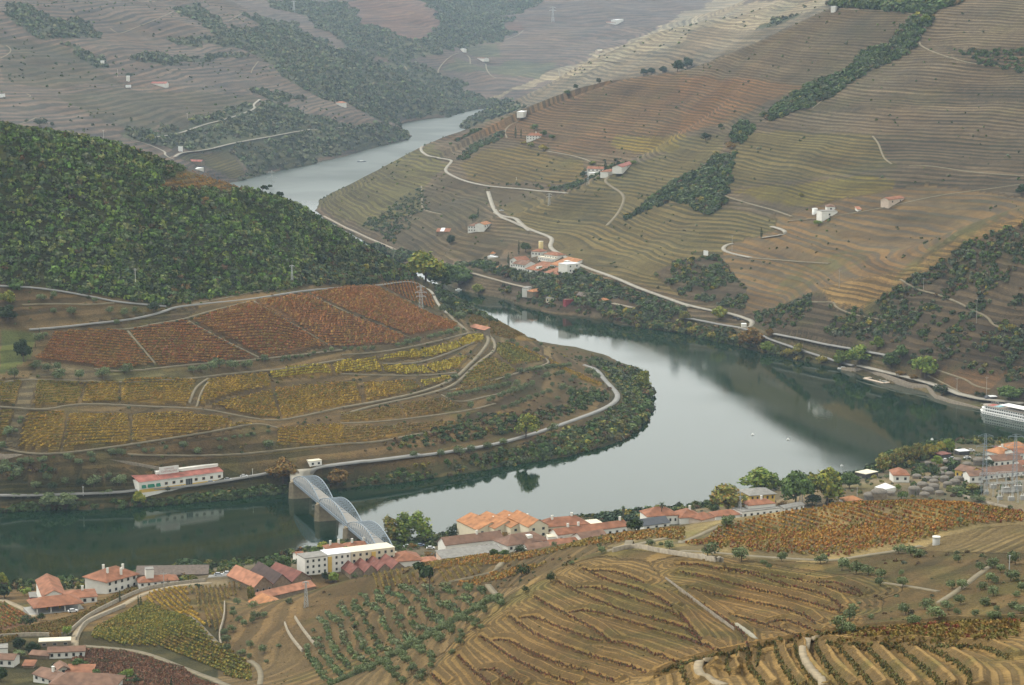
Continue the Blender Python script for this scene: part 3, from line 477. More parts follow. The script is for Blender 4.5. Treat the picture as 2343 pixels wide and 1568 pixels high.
def gather(name, protos, pos, scl, tint, m, label, yaw=None, kind='stuff', sz=None):
    pos = np.asarray(pos, np.float64); N = len(pos)
    if N == 0: return None
    scl = np.broadcast_to(np.asarray(scl, float), (N,)); sz = scl if sz is None else np.broadcast_to(np.asarray(sz, float), (N,)); yaw = RNG.uniform(0, 6.283, N) if yaw is None else yaw; pick = RNG.integers(0, len(protos), N)
    VV, FF, TT, off = [], [], [], 0
    for k, (V, F, br) in enumerate(protos):
        i = np.nonzero(pick == k)[0]
        if not len(i): continue
        c, s = np.cos(yaw[i])[:, None], np.sin(yaw[i])[:, None]; x, y, z = V[None, :, 0], V[None, :, 1], V[None, :, 2]; a = scl[i][:, None]
        v = np.stack([(x * c - y * s) * a + pos[i, 0:1], (x * s + y * c) * a + pos[i, 1:2], z * sz[i][:, None] + pos[i, 2:3]], -1)
        VV.append(v.reshape(-1, 3)); FF.append((F[None] + (np.arange(len(i)) * len(V))[:, None, None]).reshape(-1, 4) + off); off += len(i) * len(V)
        TT.append((tint[i][:, None, :] * br[None, :, None]).reshape(-1, 3))
    me = mesh_from(name, np.concatenate(VV), np.concatenate(FF), m, np.concatenate(TT))
    o = bpy.data.objects.new(name, me); COL.objects.link(o); tag(o, label, None, None, kind); return o
LEAF = tint_mat('leaves')
SHRUB = [leafball(34, .40, k) for k in range(4)]; SHRUBL = [leafball(16, .55, 10 + k) for k in range(3)]; SHRUBH = [leafball(90, .26, 20 + k) for k in range(4)]; WOODB = [leafball(32, .38, 40 + k) for k in range(6)]
VINE = [vineclump(9, k) for k in range(5)]; VINEH = [vineclump(16, 30 + k) for k in range(5)]
AREA = (R_[None] ** 2 * (A_[1] - A_[0]) * (LR[1] - LR[0]) + 0 * HT).ravel()
def ground_a(x, y):
    az = np.arctan2(x, y); lr = np.log(np.hypot(x, y))
    i = np.clip((az - AZ0) / (AZ1 - AZ0) * (NA - 1), 0, NA - 1.001); j = np.clip((lr - LR[0]) / (LR[-1] - LR[0]) * (NR - 1), 0, NR - 1.001)
    i0, j0 = i.astype(int), j.astype(int); f, g = i - i0, j - j0
    return (HT[i0, j0] * (1 - g) + HT[i0, j0 + 1] * g) * (1 - f) + (HT[i0 + 1, j0] * (1 - g) + HT[i0 + 1, j0 + 1] * g) * f
def spread(cells, n):                                # n places spread evenly over these cells
    w = AREA[cells]; c = RNG.choice(cells, n, p=w / w.sum()); i, j = c // NR, c % NR
    az = A_[i] + RNG.uniform(-.5, .5, n) * (A_[1] - A_[0]); lr = LR[j] + RNG.uniform(-.5, .5, n) * (LR[1] - LR[0]); r = np.exp(lr)
    x, y = r * np.sin(az), r * np.cos(az); return np.stack([x, y, ground_a(x, y)], 1)
def pal(cols, n, var=.18):
    c = np.array(cols, float)[RNG.integers(0, len(cols), n)]; return np.clip(c * (1 + RNG.normal(0, var, (n, 1))) * (1 + RNG.normal(0, .06, (n, 3))), .004, .8)
OAK = [(.055, .09, .018), (.064, .102, .018), (.086, .115, .022), (.05, .074, .022), (.09, .10, .033), (.038, .060, .016), (.066, .088, .038)]
OLV = [(.095, .115, .06), (.082, .10, .05), (.11, .125, .072)]; BRN = [(.12, .075, .03), (.10, .06, .03), (.13, .095, .035)]; YEL = [(.22, .18, .03), (.17, .16, .035), (.13, .14, .035)]
# ---------------------------------------------------------------- roads, tracks, walls
def smooth_pl(pts, n=3):
    for _ in range(n):
        q = [pts[0]]
        for a, b in zip(pts[:-1], pts[1:]): q += [tuple(a[i] * .75 + b[i] * .25 for i in range(len(a))), tuple(a[i] * .25 + b[i] * .75 for i in range(len(a)))]
        pts = q + [pts[-1]]
    return pts
ROADC = set()
def ribbon(name, pts, w, m, label, lift=.35, kind='structure', world=None, cat=None, deep=1.2, rmin=0):
    c = [Vector(p) for p in world] if world else [P(x, y, rmin) for x, y in smooth_pl(pts)]
    runs = [[c[0]]]
    for q in c[1:]:
        if (q.xy - runs[-1][-1].xy).length > max(60., .1 * q.length): runs.append([q])
        else: runs[-1].append(q)
    c = max(runs, key=len); c2 = [c[0]]
    if kind == 'structure' and w > 2.4:
        for a, b in zip(c[:-1], c[1:]):
            for t in range(int((b.xy - a.xy).length / 3) + 1): q = a.lerp(b, t * 3 / max((b.xy - a.xy).length, 3.)); ROADC.add((round(q.x / 3), round(q.y / 3)))
    for q in c[1:]:
        if (q.xy - c2[-1].xy).length > w * .35: c2.append(q)
    c = c2
    if len(c) < 2: return None
    zs = [ground(p.x, p.y) for p in c]
    for _ in range(2): zs = [zs[0]] + [(zs[i - 1] + zs[i] * 2 + zs[i + 1]) / 4 for i in range(1, len(zs) - 1)] + [zs[-1]]
    V, F = [], []
    for i, p in enumerate(c):
        a, b = c[max(i - 1, 0)], c[min(i + 1, len(c) - 1)]; d = (b - a).xy; d = d.normalized() if d.length > 1e-6 else Vector((1, 0)); nx, ny = -d.y, d.x
        l, r = (p.x + nx * w / 2, p.y + ny * w / 2), (p.x - nx * w / 2, p.y - ny * w / 2)
        z = max(zs[i], min(ground(*l), zs[i] + w * .35), min(ground(*r), zs[i] + w * .35)) + lift
        V += [(l[0], l[1], z), (r[0], r[1], z), (l[0], l[1], z - deep), (r[0], r[1], z - deep)]
        if i: k = 4 * i; F += [(k - 4, k - 3, k + 1, k), (k - 2, k - 4, k, k + 2), (k - 3, k - 1, k + 3, k + 1)]
    k = 4 * (len(c) - 1); F += [(0, 2, 3, 1), (k, k + 1, k + 3, k + 2)]
    me = mesh_from(name, V, [f for f in F], m); o = bpy.data.objects.new(name, me); COL.objects.link(o)
    return tag(o, label, cat, None, kind)
ROADM = mat('pale gravel', (.29, .265, .215), var=.2, scale=.25); ASPH = mat('grey asphalt', (.22, .215, .20), var=.15, scale=.2); PALE = mat('pale trodden soil', (.27, .215, .135), var=.3, scale=.5); DIRT = mat('trodden dirt', (.17, .14, .085), var=.25, scale=.3)
STONEW = mat('dry stone', (.17, .14, .10), var=.4, scale=.9, bump=.5); STONEL = mat('pale dry stone', (.26, .22, .16), var=.35, scale=.9, bump=.5)
def d_(k, *p): return zz(k, *p)
RD_ = [('road', ROADM, 7, 'e', [(1000,-240),(1050,-85),(1180,-30),(1290,20),(1420,65),(1440,90),(1415,140),(1500,190),(1640,265),(1800,320),(1950,385),(2050,430),(2200,480),(2343,530),(2380,545)]),
 ('road', ROADM, 7, 'f', [(0,520),(200,570),(330,590),(430,620),(500,650),(470,685),(400,690)]), ('road', ASPH, 7, 'f', [(640,735),(850,775),(1000,810),(1160,835),(1300,862),(1420,885)]),
 ('railway', ASPH, 5, 'f', [(0,620),(150,640),(300,670),(440,690),(600,765),(700,800),(860,855),(1050,915),(1180,950)]), ('railway', STONEL, 5, 'e', [(-120,-75),(0,-10),(150,60),(280,115),(390,165)]),
 ('railway', STONEL, 5, 'e', [(640,240),(760,280),(900,320),(1020,350),(1160,390),(1300,420)]), ('railway', STONEL, 5, 'e', [(1850,520),(1990,550)]),
 ('road', ROADM, 6, 'b', [(560,990),(535,1025),(580,1065),(650,1080),(740,1092),(755,1105),(720,1140),(705,1170),(760,1205),(850,1240),(970,1268),(1100,1280),(1300,1297),(1540,1320)]),
 ('road', ROADM, 8, 'b', [(1050,1450),(1090,1475),(1190,1490),(1215,1520),(1270,1568),(1290,1580)]), ('track', DIRT, 5, 'b', [(1400,1035),(1550,1060),(1650,1085),(1700,1110)]),
 ('track', DIRT, 5, 'b', [(1840,1195),(1790,1235),(1830,1270),(1930,1330),(1920,1400),(1870,1480),(1810,1540)]), ('track', DIRT, 4, 'b', [(1200,830),(1140,860),(1110,900),(1130,945)]), ('track', DIRT, 4, 'b', [(545,1270),(550,1350),(548,1425),(600,1445),(690,1465)]),
 ('track', DIRT, 4, 'c', [(280,1325),(350,1355),(500,1400),(650,1440),(760,1480)]), ('track', DIRT, 4, 'c', [(740,1510),(950,1490),(1150,1460),(1400,1415),(1550,1380),(1750,1335),(1950,1310),(2343,1255)]), ('track', DIRT, 3.5, 'c', [(1310,930),(1350,980),(1370,1040),(1390,1085),(1440,1120)]),
 ('track', ROADM, 6, 'f', [(620,0),(690,20),(720,40),(680,60),(560,75)]), ('track', ROADM, 6, 'f', [(360,112),(310,120),(285,150),(330,175),(480,210)]), ('track', DIRT, 4, 'f', [(480,210),(650,225),(850,240),(1020,250)]),
 ('track', DIRT, 3.5, 'c', [(1000,60),(1730,90),(1600,290),(1700,350),(1850,400),(2000,440),(2343,470)]), ('track', DIRT, 3, 'c', [(1580,310),(1400,440),(1200,510),(1100,580),(900,740)]), ('track', DIRT, 3.5, 'c', [(1560,1130),(1700,1130),(2000,1180),(2343,1200)]),
 ('track', DIRT, 4, 'f', [(1500,360),(1620,430),(1750,460),(1880,510),(2000,570),(2100,620),(2120,660),(2200,700),(2343,725)]), ('track', DIRT, 3.5, 'f', [(800,505),(950,515),(1050,510),(1055,550),(1180,600),(1350,630),(1550,655)]),
 ('road', ROADM, 6, 'a', [(1770,680),(1720,720),(1745,740),(1650,780),(1500,825),(1380,855),(1220,915),(1050,938)]), ('road', ROADM, 7, 'a', [(1190,1075),(1230,1045),(1400,1030),(1550,990),(1700,960),(1850,935),(2000,905),(2120,885)]), ('track', ROADM, 4, 'a', [(2120,885),(2250,878),(2343,870)]),
 ('track', ROADM, 5, 'a', [(900,960),(980,975),(1060,1005),(1130,1040),(1120,1060),(1190,1090)]), ('track', DIRT, 4, 'a', [(1180,80),(1100,120),(950,180),(830,230),(790,225),(750,195)]), ('track', DIRT, 4, 'a', [(1780,280),(1720,305),(1690,340)]), ('track', DIRT, 4, 'a', [(1665,80),(1620,110),(1550,150)]),
 ('track', DIRT, 4, 'a', [(0,680),(150,668),(220,660),(180,640)]), ('track', DIRT, 4, 'a', [(200,630),(450,612),(700,602),(850,600)]), ('track', DIRT, 4, 'a', [(1760,420),(1720,470),(1710,500)]), ('track', DIRT, 4, 'a', [(0,400),(60,370),(80,340),(40,310)]), ('track', DIRT, 4, 'a', [(130,850),(200,825),(260,795),(310,825),(300,850)]),
 ('track', DIRT, 5, 'b', [(880,440),(875,380),(770,355),(640,490),(700,530)]), ('track', DIRT, 5, 'b', [(985,440),(990,480),(1020,520),(1060,535)]), ('track', DIRT, 5, 'b', [(1240,210),(1200,245),(1120,270)]), ('track', DIRT, 5, 'b', [(430,450),(455,490)]), ('track', DIRT, 5, 'b', [(1480,480),(1490,530),(1520,550)]),
 ('track', DIRT, 5, 'b', [(1680,380),(1800,420),(1900,430)]),
 ('road', ASPH, 4.5, 'd', [(0,403),(180,410),(350,428),(500,452),(650,480),(780,508),(950,525),(1130,540)]), ('road', ASPH, 4.5, 'd', [(200,700),(400,685),(600,662),(850,637),(1000,610),(1120,575),(1190,545),(1400,520),(1700,490),(1900,460),(2100,430),(2343,410)]),
 ('track', DIRT, 3, 'd', [(1300,525),(1500,490),(1700,445),(1900,410),(2050,380),(2230,345)]), ('track', DIRT, 3, 'd', [(740,700),(900,695),(1050,660),(1250,630),(1400,580),(1700,505)]), ('track', DIRT, 3, 'd', [(870,705),(950,800),(1060,930)]), ('track', DIRT, 3, 'd', [(1285,640),(1500,760),(1770,890)]), ('track', DIRT, 3, 'd', [(1730,505),(2000,660),(2270,820)]),
 ('track', DIRT, 3, 'd', [(2100,455),(2343,570)]), ('track', DIRT, 3, 'e', [(0,560),(200,660),(470,750)]), ('road', ROADM, 4.5, 'e', [(0,410),(250,400),(440,370),(520,385),(620,440),(650,520),(720,590)]),
 ('track', DIRT, 4.5, 'e', [(720,590),(800,660),(870,720),(980,720),(1010,770),(960,850),(870,940),(780,1030),(600,1110),(300,1180),(0,1230)]),
 ('track', DIRT, 4, 'e', [(1000,730),(1050,790),(1040,850),(950,910),(870,980),(800,1050),(720,1100),(500,1160),(200,1220),(0,1280)]), ('track', DIRT, 3, 'd', [(640,965),(800,985),(1000,970),(1250,940),(1750,905),(2343,835)]), ('track', DIRT, 3, 'd', [(0,1060),(150,1035),(500,1045),(830,1060),(1330,1030),(1450,1010),(1700,985),(2000,960),(2343,900)]),
 ('track', DIRT, 3, 'e', [(0,870),(300,850),(600,790),(870,720)]), ('track', DIRT, 3, 'd', [(0,1225),(300,1248),(500,1205),(700,1205),(1000,1222),(1380,1235),(1600,1280),(1860,1325),(2100,1280),(2343,1225)]), ('track', DIRT, 3, 'd', [(0,1500),(150,1540),(350,1550),(700,1510),(1100,1450),(1500,1385),(1750,1330),(1900,1370)]),
 ('track', DIRT, 3, 'd', [(870,1550),(1000,1555),(1400,1560),(1700,1545),(2000,1510),(2343,1475)]), ('track', DIRT, 3, 'e', [(0,1475),(250,1465),(500,1410),(800,1370),(880,1340)]), ('track', DIRT, 3, 'e', [(0,1335),(200,1330),(500,1300),(900,1245),(1050,1200)]), ('track', DIRT, 3, 'e', [(0,1000),(300,1010),(600,1010),(780,990)]), ('track', DIRT, 3, 'e', [(280,930),(500,930),(680,880),(900,785)]),
 ('track', DIRT, 3, 'd', [(1290,1200),(1330,1090),(1420,1030)]), ('track', DIRT, 2.5, 'd', [(1340,1225),(1370,1120),(1430,1040)]), ('track', DIRT, 3, 'd', [(150,530),(400,520),(600,530),(780,515)]), ('track', DIRT, 3, 'e', [(680,1140),(800,1200),(1000,1150),(1100,1130),(1230,1090)]), ('track', DIRT, 3, 'e', [(740,1110),(900,1080),(1050,1040),(1210,990),(1420,930),(1400,900),(1350,870)]),
 ('road', ASPH, 6, 'e', [(1650,940),(1740,970),(1790,1040),(1850,1100),(1890,1150),(1860,1200),(1760,1250),(1680,1280),(1500,1345),(1340,1400),(1200,1440),(1080,1475),(900,1510),(700,1540),(480,1568),(300,1590)]),
 ('road', ASPH, 6.5, 'h', [(540,5),(400,25),(200,52),(0,75),(-150,95),(-200,110),(-240,140)]), ('road', ASPH, 5, 'g', [(0,285),(200,285),(500,275),(850,262),(930,245),(1250,225),(1500,190),(1700,155),(1850,130),(2000,95)]),
 ('quay', ROADM, 9, 'f', [(1220,955),(1400,1000),(1550,1035),(1700,1075),(1850,1130),(1950,1160),(2080,1185),(2343,1215)]), ('track', DIRT, 3, 'f', [(1720,965),(1850,1010),(1950,1040),(2000,1080),(2110,1105)]), ('track', DIRT, 2.5, 'f', [(1690,1010),(1800,1070),(1880,1110),(1920,1140),(2000,1160)]),
 # near side
 ('track', PALE, 4, 'g', [(560,1568),(500,1300),(520,1210),(590,1130),(700,1080),(830,1030),(950,960),(1100,910),(1300,880),(1450,870)]), ('track', DIRT, 3.5, 'g', [(560,1300),(830,1320),(1000,1350),(1200,1430),(1350,1490),(1600,1590)]), ('road', ASPH, 6, 'g', [(1420,830),(1600,815),(1700,800),(1900,790),(2100,830)]),
 ('track', PALE, 4, 'g', [(0,980),(80,1010),(190,1060),(240,1100)]), ('track', DIRT, 3, 'g', [(1290,1060),(1350,1150),(1440,1250),(1500,1300)]), ('track', DIRT, 2.5, 'g', [(1700,1400),(1760,1440),(1780,1500),(1770,1568)]), ('track', DIRT, 2.5, 'i', [(0,650),(250,665),(500,690),(900,715),(1050,720),(1300,680),(1450,660),(1650,620)]),
 ('track', DIRT, 3, 'h', [(2343,560),(2200,570),(2000,620),(1800,660)]), ('track', DIRT, 3, 'h', [(1100,740),(1050,790),(900,830),(700,870)]), ('track', DIRT, 2.5, 'h', [(1000,890),(1050,960),(1200,1020)]), ('track', DIRT, 2.5, 'i', [(0,600),(150,540),(280,480)]),
 ('track', PALE, 1.8, 'i', [(200,1400),(110,1420),(130,1490),(220,1540),(300,1568)]), ('track', PALE, 1.5, 'i', [(940,1245),(830,1290),(830,1380),(900,1480),(990,1568)]), ('channel', mat('old concrete', (.27, .25, .19), var=.25), .9, 'i', [(380,1150),(480,1220),(570,1287)]), ('track', DIRT, 1.6, 'i', [(1380,870),(1600,900),(1760,930)]), ('track', DIRT, 2, 'i', [(1760,1010),(1900,920),(2050,800),(2150,740)])]
for nm, m_, w_, z_, p_ in RD_:
    o_ = ribbon(nm, zz(z_, *p_), w_ * ((.5 if w_ < 5 else .6) if z_ in 'abcdef' else .8), m_, None, lift=.12, deep=.8)
# stone walls of the terraces
WALLS = [('g', [(0,1245),(260,1230),(440,1240),(500,1190),(600,1100),(780,1010),(950,930),(1100,895),(1400,862)], 'wall', 1.6, 'long dry stone wall along the upper side of the farm track'), ('g', [(520,1260),(560,1170),(600,1140),(850,1035)], 'wall', 1.5, 'dry stone wall on the vineyard side of the farm track'),
 ('g', [(1530,1010),(1530,1110),(1490,1230),(1510,1300)], 'wall', 1.3, 'curved rubble wall between the yellow vineyard and the olive grove'), ('g', [(1940,1150),(1970,1230),(2060,1340)], 'wall', 1.0, 'low terrace wall in the bare soil left of the olives'), ('g', [(2010,1110),(2060,1190),(2140,1290)], 'wall', 1.0, 'second low terrace wall beside the first olive rows'),
 ('h', [(1850,660),(2000,625),(2150,660),(2343,690),(2600,730)], 'wall', 1.3, 'tumbled stone wall under the path of the orange vineyard'), ('h', [(2210,840),(2343,940),(2500,1060),(2680,1190)], 'wall', .45, 'crumbling low wall running down the middle of the ploughed hill'), ('i', [(1920,280),(2100,330),(2230,360)], 'wall', 1.2, 'wall between the orange vineyard and the substation')]
for z_, p_, nm, h_, lb in WALLS: ribbon(nm, zz(z_, *p_), .6 if h_ > .9 else .35, STONEL if h_ > .9 else STONEW, lb, lift=h_, kind='thing', cat='wall', deep=h_ + 1)
QW = [xy_v(*q) for q in zz('f',(1100,970),(1250,1000),(1400,1045),(1560,1095),(1680,1110),(1740,1165),(1850,1200),(2010,1230),(2343,1300),(2600,1360))]
ribbon('quay_wall', None, 1.6, STONEW, 'stone retaining wall of the quay along the far bank', world=[(x, y, 0) for x, y in QW], lift=2.6, cat='wall', kind='thing', deep=6)
QW = [xy_v(*q) for q in zz('g',(0,330),(500,330),(900,325),(1300,300))]
ribbon('retaining_wall', None, 1.2, STONEW, 'stone retaining wall above the water below the white winery', world=[(x * 1.006, y * 1.006, 0) for x, y in QW], lift=2.2, cat='wall', kind='thing', deep=6)
# ---------------------------------------------------------------- vineyards
VRED = [(.38, .16, .05), (.32, .135, .045), (.40, .22, .055), (.28, .16, .045), (.35, .12, .045), (.25, .175, .05)]; VYEL = [(.43, .27, .035), (.47, .31, .04), (.37, .25, .035), (.28, .21, .035), (.42, .23, .035), (.21, .18, .03)]
VDUL = [(.26, .185, .045), (.22, .17, .045), (.27, .16, .045), (.16, .14, .035), (.21, .135, .045)]; VGRN = [(.15, .16, .035), (.21, .19, .035), (.27, .21, .035), (.12, .13, .03), (.24, .165, .04)]; VBRI = [(.46, .34, .035), (.40, .32, .035), (.35, .30, .045)]
VORG = [(.34, .16, .035), (.33, .20, .04), (.27, .11, .035), (.19, .15, .035), (.29, .18, .045), (.20, .065, .03)]; VDRK = [(.19, .10, .06), (.22, .10, .055), (.15, .11, .06)]
def vine_plot(poly, dirv, gap, cols, label, step=.85, dens=1., protos=None, size=1.0, fill=.97):
    c = np.array([tuple(P(x, y).xy) for x, y in poly]); a, b = P(*dirv[0]).xy, P(*dirv[1]).xy; d = np.array((b - a).normalized()); n = np.array([-d[1], d[0]])
    u = c @ d; v = c @ n; pts = []
    for q in np.arange(v.min() + gap * .5, v.max(), gap):
        xs = []
        for i in range(len(c)):
            j = (i + 1) % len(c)
            if (v[i] > q) != (v[j] > q): xs.append(u[i] + (u[j] - u[i]) * (q - v[i]) / (v[j] - v[i]))
        xs.sort()
        for s, e in zip(xs[::2], xs[1::2]):
            if e - s < 2: continue
            t = np.arange(s + .6, e - .6, step); t = t[RNG.random(len(t)) < fill]; qq = q + np.sin(t / 37) * gap * .15
            pts.append(np.stack([t * d[0] + qq * n[0], t * d[1] + qq * n[1]], 1))
    if not pts: return
    p = np.concatenate(pts); g = noise2(p[:, 0] / 19, p[:, 1] / 19, 51) * .5 + noise2(p[:, 0] / 7, p[:, 1] / 7, 52) * .4; keep = g > -1.15; p = p[keep]; g = g[keep]
    N = len(p); z = ground_a(p[:, 0], p[:, 1]); k = np.clip(((g + .6) / 1.3 * len(cols) + RNG.normal(0, 1.0, N)), 0, len(cols) - .01).astype(int)
    t = np.array(cols)[k] * (1 + RNG.normal(0, .16, (N, 1)))
    yaw = np.full(N, math.atan2(d[1], d[0])) + RNG.normal(0, .1, N)
    gather('vineyard', protos or VINE, np.column_stack([p, z]), RNG.uniform(.85, 1.2, N) * size, np.clip(t, .01, .8), LEAF, label, yaw=yaw, sz=RNG.uniform(.85, 1.15, N) * size)
rd = [zz('d', (600,760), (1000,790))[k] for k in (0, 1)]
def plots(z, items, dirv, gap, cols, label, **kw):
    if z in 'de':
        for it in items: paint('vred' if cols is VRED else 'vyel', zz(z, *it), 1200, 2200)
    for it in items: vine_plot(zz(z, *it), zz(z, *dirv), gap, cols, label, **kw)
plots('d', [[(370,715),(850,705),(1050,935),(900,960),(700,965),(600,940),(230,900),(300,840)]], ((400,800),(900,850)), 2.5, VRED, 'dark red vineyard block at the left end of the red slope')
plots('d', [[(885,705),(1250,640),(1290,650),(1740,890),(1600,905),(1080,950)]], ((1000,790),(1500,800)), 2.5, VRED, 'second red vineyard block from the left between two dirt tracks')
plots('d', [[(1310,625),(1450,580),(1715,512),(2230,815),(1800,885)]], ((1500,700),(1900,690)), 2.5, VRED, 'third red vineyard block, widest below the wooded hill')
plots('e', [[(-580,500),(-240,450),(0,575),(440,748),(380,795),(0,815),(-80,815)]], ((-300,640),(200,680)), 2.5, VRED, 'fourth red vineyard block rising to the shoulder of the hill')
plots('e', [[(-210,450),(70,405),(240,400),(620,600),(800,660),(760,700),(640,705),(480,740),(0,550)]], ((0,480),(500,640)), 2.5, VRED, 'long red vineyard block along the crest road', )
plots('e', [[(280,398),(470,365),(560,410),(640,500),(632,560),(450,490)]], ((480,390),(520,500)), 2.8, VRED, 'small rust red vineyard in the bend of the crest road')
plots('e', [[(250,905),(530,840),(590,890),(270,918)],[(535,838),(785,780),(815,820),(605,888)],[(795,775),(960,732),(975,770),(870,800),(822,812)],[(0,912),(240,890),(285,990),(0,985)],[(285,947),(560,950),(630,998),(440,1005),(298,990)],[(575,945),(865,872),(800,955),(645,993)],[(545,1055),(740,1022),(750,1038),(565,1090)]], ((300,950),(700,925)), 2.3, VBRI, 'bright yellow vineyard terrace on the peninsula')
plots('d', [[(1835,985),(2240,932),(2260,1000),(1855,1035)],[(2270,930),(2343,915),(2343,990),(2280,1000)]], ((1900,1000),(2200,970)), 2.3, VBRI, 'bright yellow vineyard strip under the red slope')
plots('e', [[(0,1062),(100,1055),(140,1185),(0,1210)],[(150,1062),(490,1052),(550,1100),(172,1185)]], ((0,1120),(400,1100)), 2.5, VYEL, 'golden vineyard block in the middle of the peninsula')
plots('d', [[(1875,1100),(2343,1055),(2343,1212),(1925,1308)],[(1420,1042),(1820,988),(1850,1085),(1600,1130),(1350,1215)],[(1440,1212),(1850,1112),(1910,1300),(1750,1290)],[(835,1050),(1330,1042),(1290,1200),(835,1195)],[(600,1062),(815,1060),(820,1190),(562,1190)]], ((1000,1120),(1250,1120)), 2.5, VYEL, 'golden vineyard block on the lower slope of the peninsula')
plots('d', [[(260,1042),(590,1062),(530,1195),(230,1215)],[(0,1062),(150,1048),(100,1190),(0,1205)],[(0,1235),(95,1245),(30,1420),(0,1450)]], ((300,1120),(500,1130)), 2.6, VGRN, 'green and yellow vineyard block beside the bare strip')
plots('d', [[(190,1262),(445,1265),(400,1530),(120,1500)],[(475,1268),(875,1272),(880,1470),(430,1520)],[(905,1272),(1500,1292),(1590,1330),(1450,1390),(900,1465)],[(1640,1332),(1715,1347),(1500,1382)],[(1890,1372),(2343,1342),(2343,1478),(1890,1498)]], ((500,1380),(850,1370)), 2.5, VYEL, 'golden vineyard block of the lowest row above the winery')
plots('e', [[(1065,795),(1130,792),(1375,908),(1160,943),(1065,860)],[(1020,882),(1150,950),(1195,988),(805,1078),(850,1000),(950,920)]], ((1000,980),(1120,955)), 2.8, VGRN, 'striped green vineyard on the nose of the peninsula')
plots('e', [[(1410,900),(1500,950),(1640,1010),(1780,1070),(1750,1085),(1600,1020),(1430,940)],[(1100,785),(1200,810),(1400,900),(1380,905),(1200,820)]], ((1410,900),(1700,1050)), 2.5, VYEL, 'thin yellow vine strip along the shoulder of the peninsula')
plots('e', [[(180,1260),(400,1210),(420,1290),(200,1315)],[(410,1208),(700,1168),(825,1230),(440,1295)],[(0,1372),(200,1357),(240,1448),(0,1470)],[(215,1372),(440,1342),(470,1400),(240,1448)],[(452,1342),(820,1322),(855,1342),(482,1398)],[(0,1270),(170,1255),(190,1310),(0,1325)],[(750,1120),(1000,1090),(1120,1040),(900,1060)]], ((300,1400),(700,1370)), 2.5, VDUL, 'faded golden vineyard strip above the river road')
plots('e', [[(890,600),(1010,630),(1000,680),(920,690),(870,640)],[(1020,640),(1250,720),(1340,780),(1180,770),(1000,720)]], ((900,640),(990,670)), 3, VDUL, 'small faded vineyard falling towards the river')
# near vineyards
plots('g', [[(620,1250),(640,1185),(950,1020),(1000,1000),(1300,1120),(1440,1250),(1600,1350),(1720,1430),(1720,1540),(1500,1470),(1100,1310),(850,1300)]], ((700,1130),(1500,1400)), 2.2, VGRN, 'green and yellow vineyard in the bowl below the farm track', step=.7, protos=VINEH, size=.9)
plots('g', [[(1000,985),(1030,935),(1270,905),(1310,1040),(1420,1230),(1280,1100)]], ((1080,930),(1340,1130)), 2.5, VYEL, 'yellow vine rows fanning down from the farm track', step=.7, protos=VINEH, size=.9)
plots('g', [[(1285,905),(1600,870),(1640,890),(1535,1010),(1525,1110),(1485,1200),(1440,1210)]], ((1400,900),(1470,1180)), 2.2, VDUL, 'steep vine rows beside the stone warehouses', step=.7, protos=VINEH, size=.9)
plots('g', [[(0,1210),(400,1130),(600,1060),(850,930),(940,895),(945,925),(780,1000),(600,1085),(500,1165),(440,1230),(200,1215),(0,1310)]], ((100,1220),(600,1070)), 2.3, VDUL, 'faded orange and yellow vineyard between the farm track and the petrol canopy', step=.7, protos=VINEH, size=.9)
plots('g', [[(30,1010),(190,1075),(180,1140),(0,1190),(0,1030)]], ((30,1060),(170,1130)), 2.5, VRED[3:] + VGRN[:1], 'small reddish vineyard at the left edge above the farm', step=.7, protos=VINEH, size=.9)
plots('g', [[(590,1320),(850,1335),(1250,1450),(1500,1580),(700,1590),(640,1500),(480,1400)]], ((700,1380),(1100,1480)), 1.9, VDRK, 'dark red brown vineyard below the bowl', step=.7, protos=VINEH, size=.75)
plots('i', [[(20,610),(260,485),(700,395),(1000,355),(1400,312),(1800,308),(2343,410),(2343,460),(2000,475),(1800,530),(1650,590),(1400,630),(1160,690),(870,690),(560,670),(250,640)]], ((600,450),(1200,560)), 2.3, VORG, 'orange and red vineyard on the domed hill above the town', step=.85, protos=VINEH, size=.74, fill=.78)
plots('i', [[(980,1275),(1300,1200),(2343,1135),(2343,1230),(2100,1285),(1500,1285),(1150,1285)]], ((1100,1260),(2000,1200)), 2.0, VORG + VDUL, 'orange vineyard strip behind the near terraces', step=.55, protos=VINEH, size=.6, fill=.75)
plots('h', [[(200,820),(420,780),(430,880),(250,920)],[(660,800),(950,750),(970,800),(700,890)],[(450,795),(640,835),(620,880),(440,880)]], ((300,800),(330,900)), 2.2, VDUL, 'small terrace of faded orange vines above the olive grove', step=.6, protos=VINEH, size=.8)
plots('h', [[(400,770),(1100,690),(1480,630),(2343,505),(2343,590),(1800,610),(1500,650),(1000,750),(600,790)],[(760,880),(1050,800),(1200,770),(1400,740),(1300,800),(1000,870),(800,890)]], ((600,760),(1400,650)), 2.6, VDUL[:3] + VORG[:2], 'strip of faded orange vines along the crest above the town', step=.7, protos=VINEH, size=.8, fill=.6)
terrain()
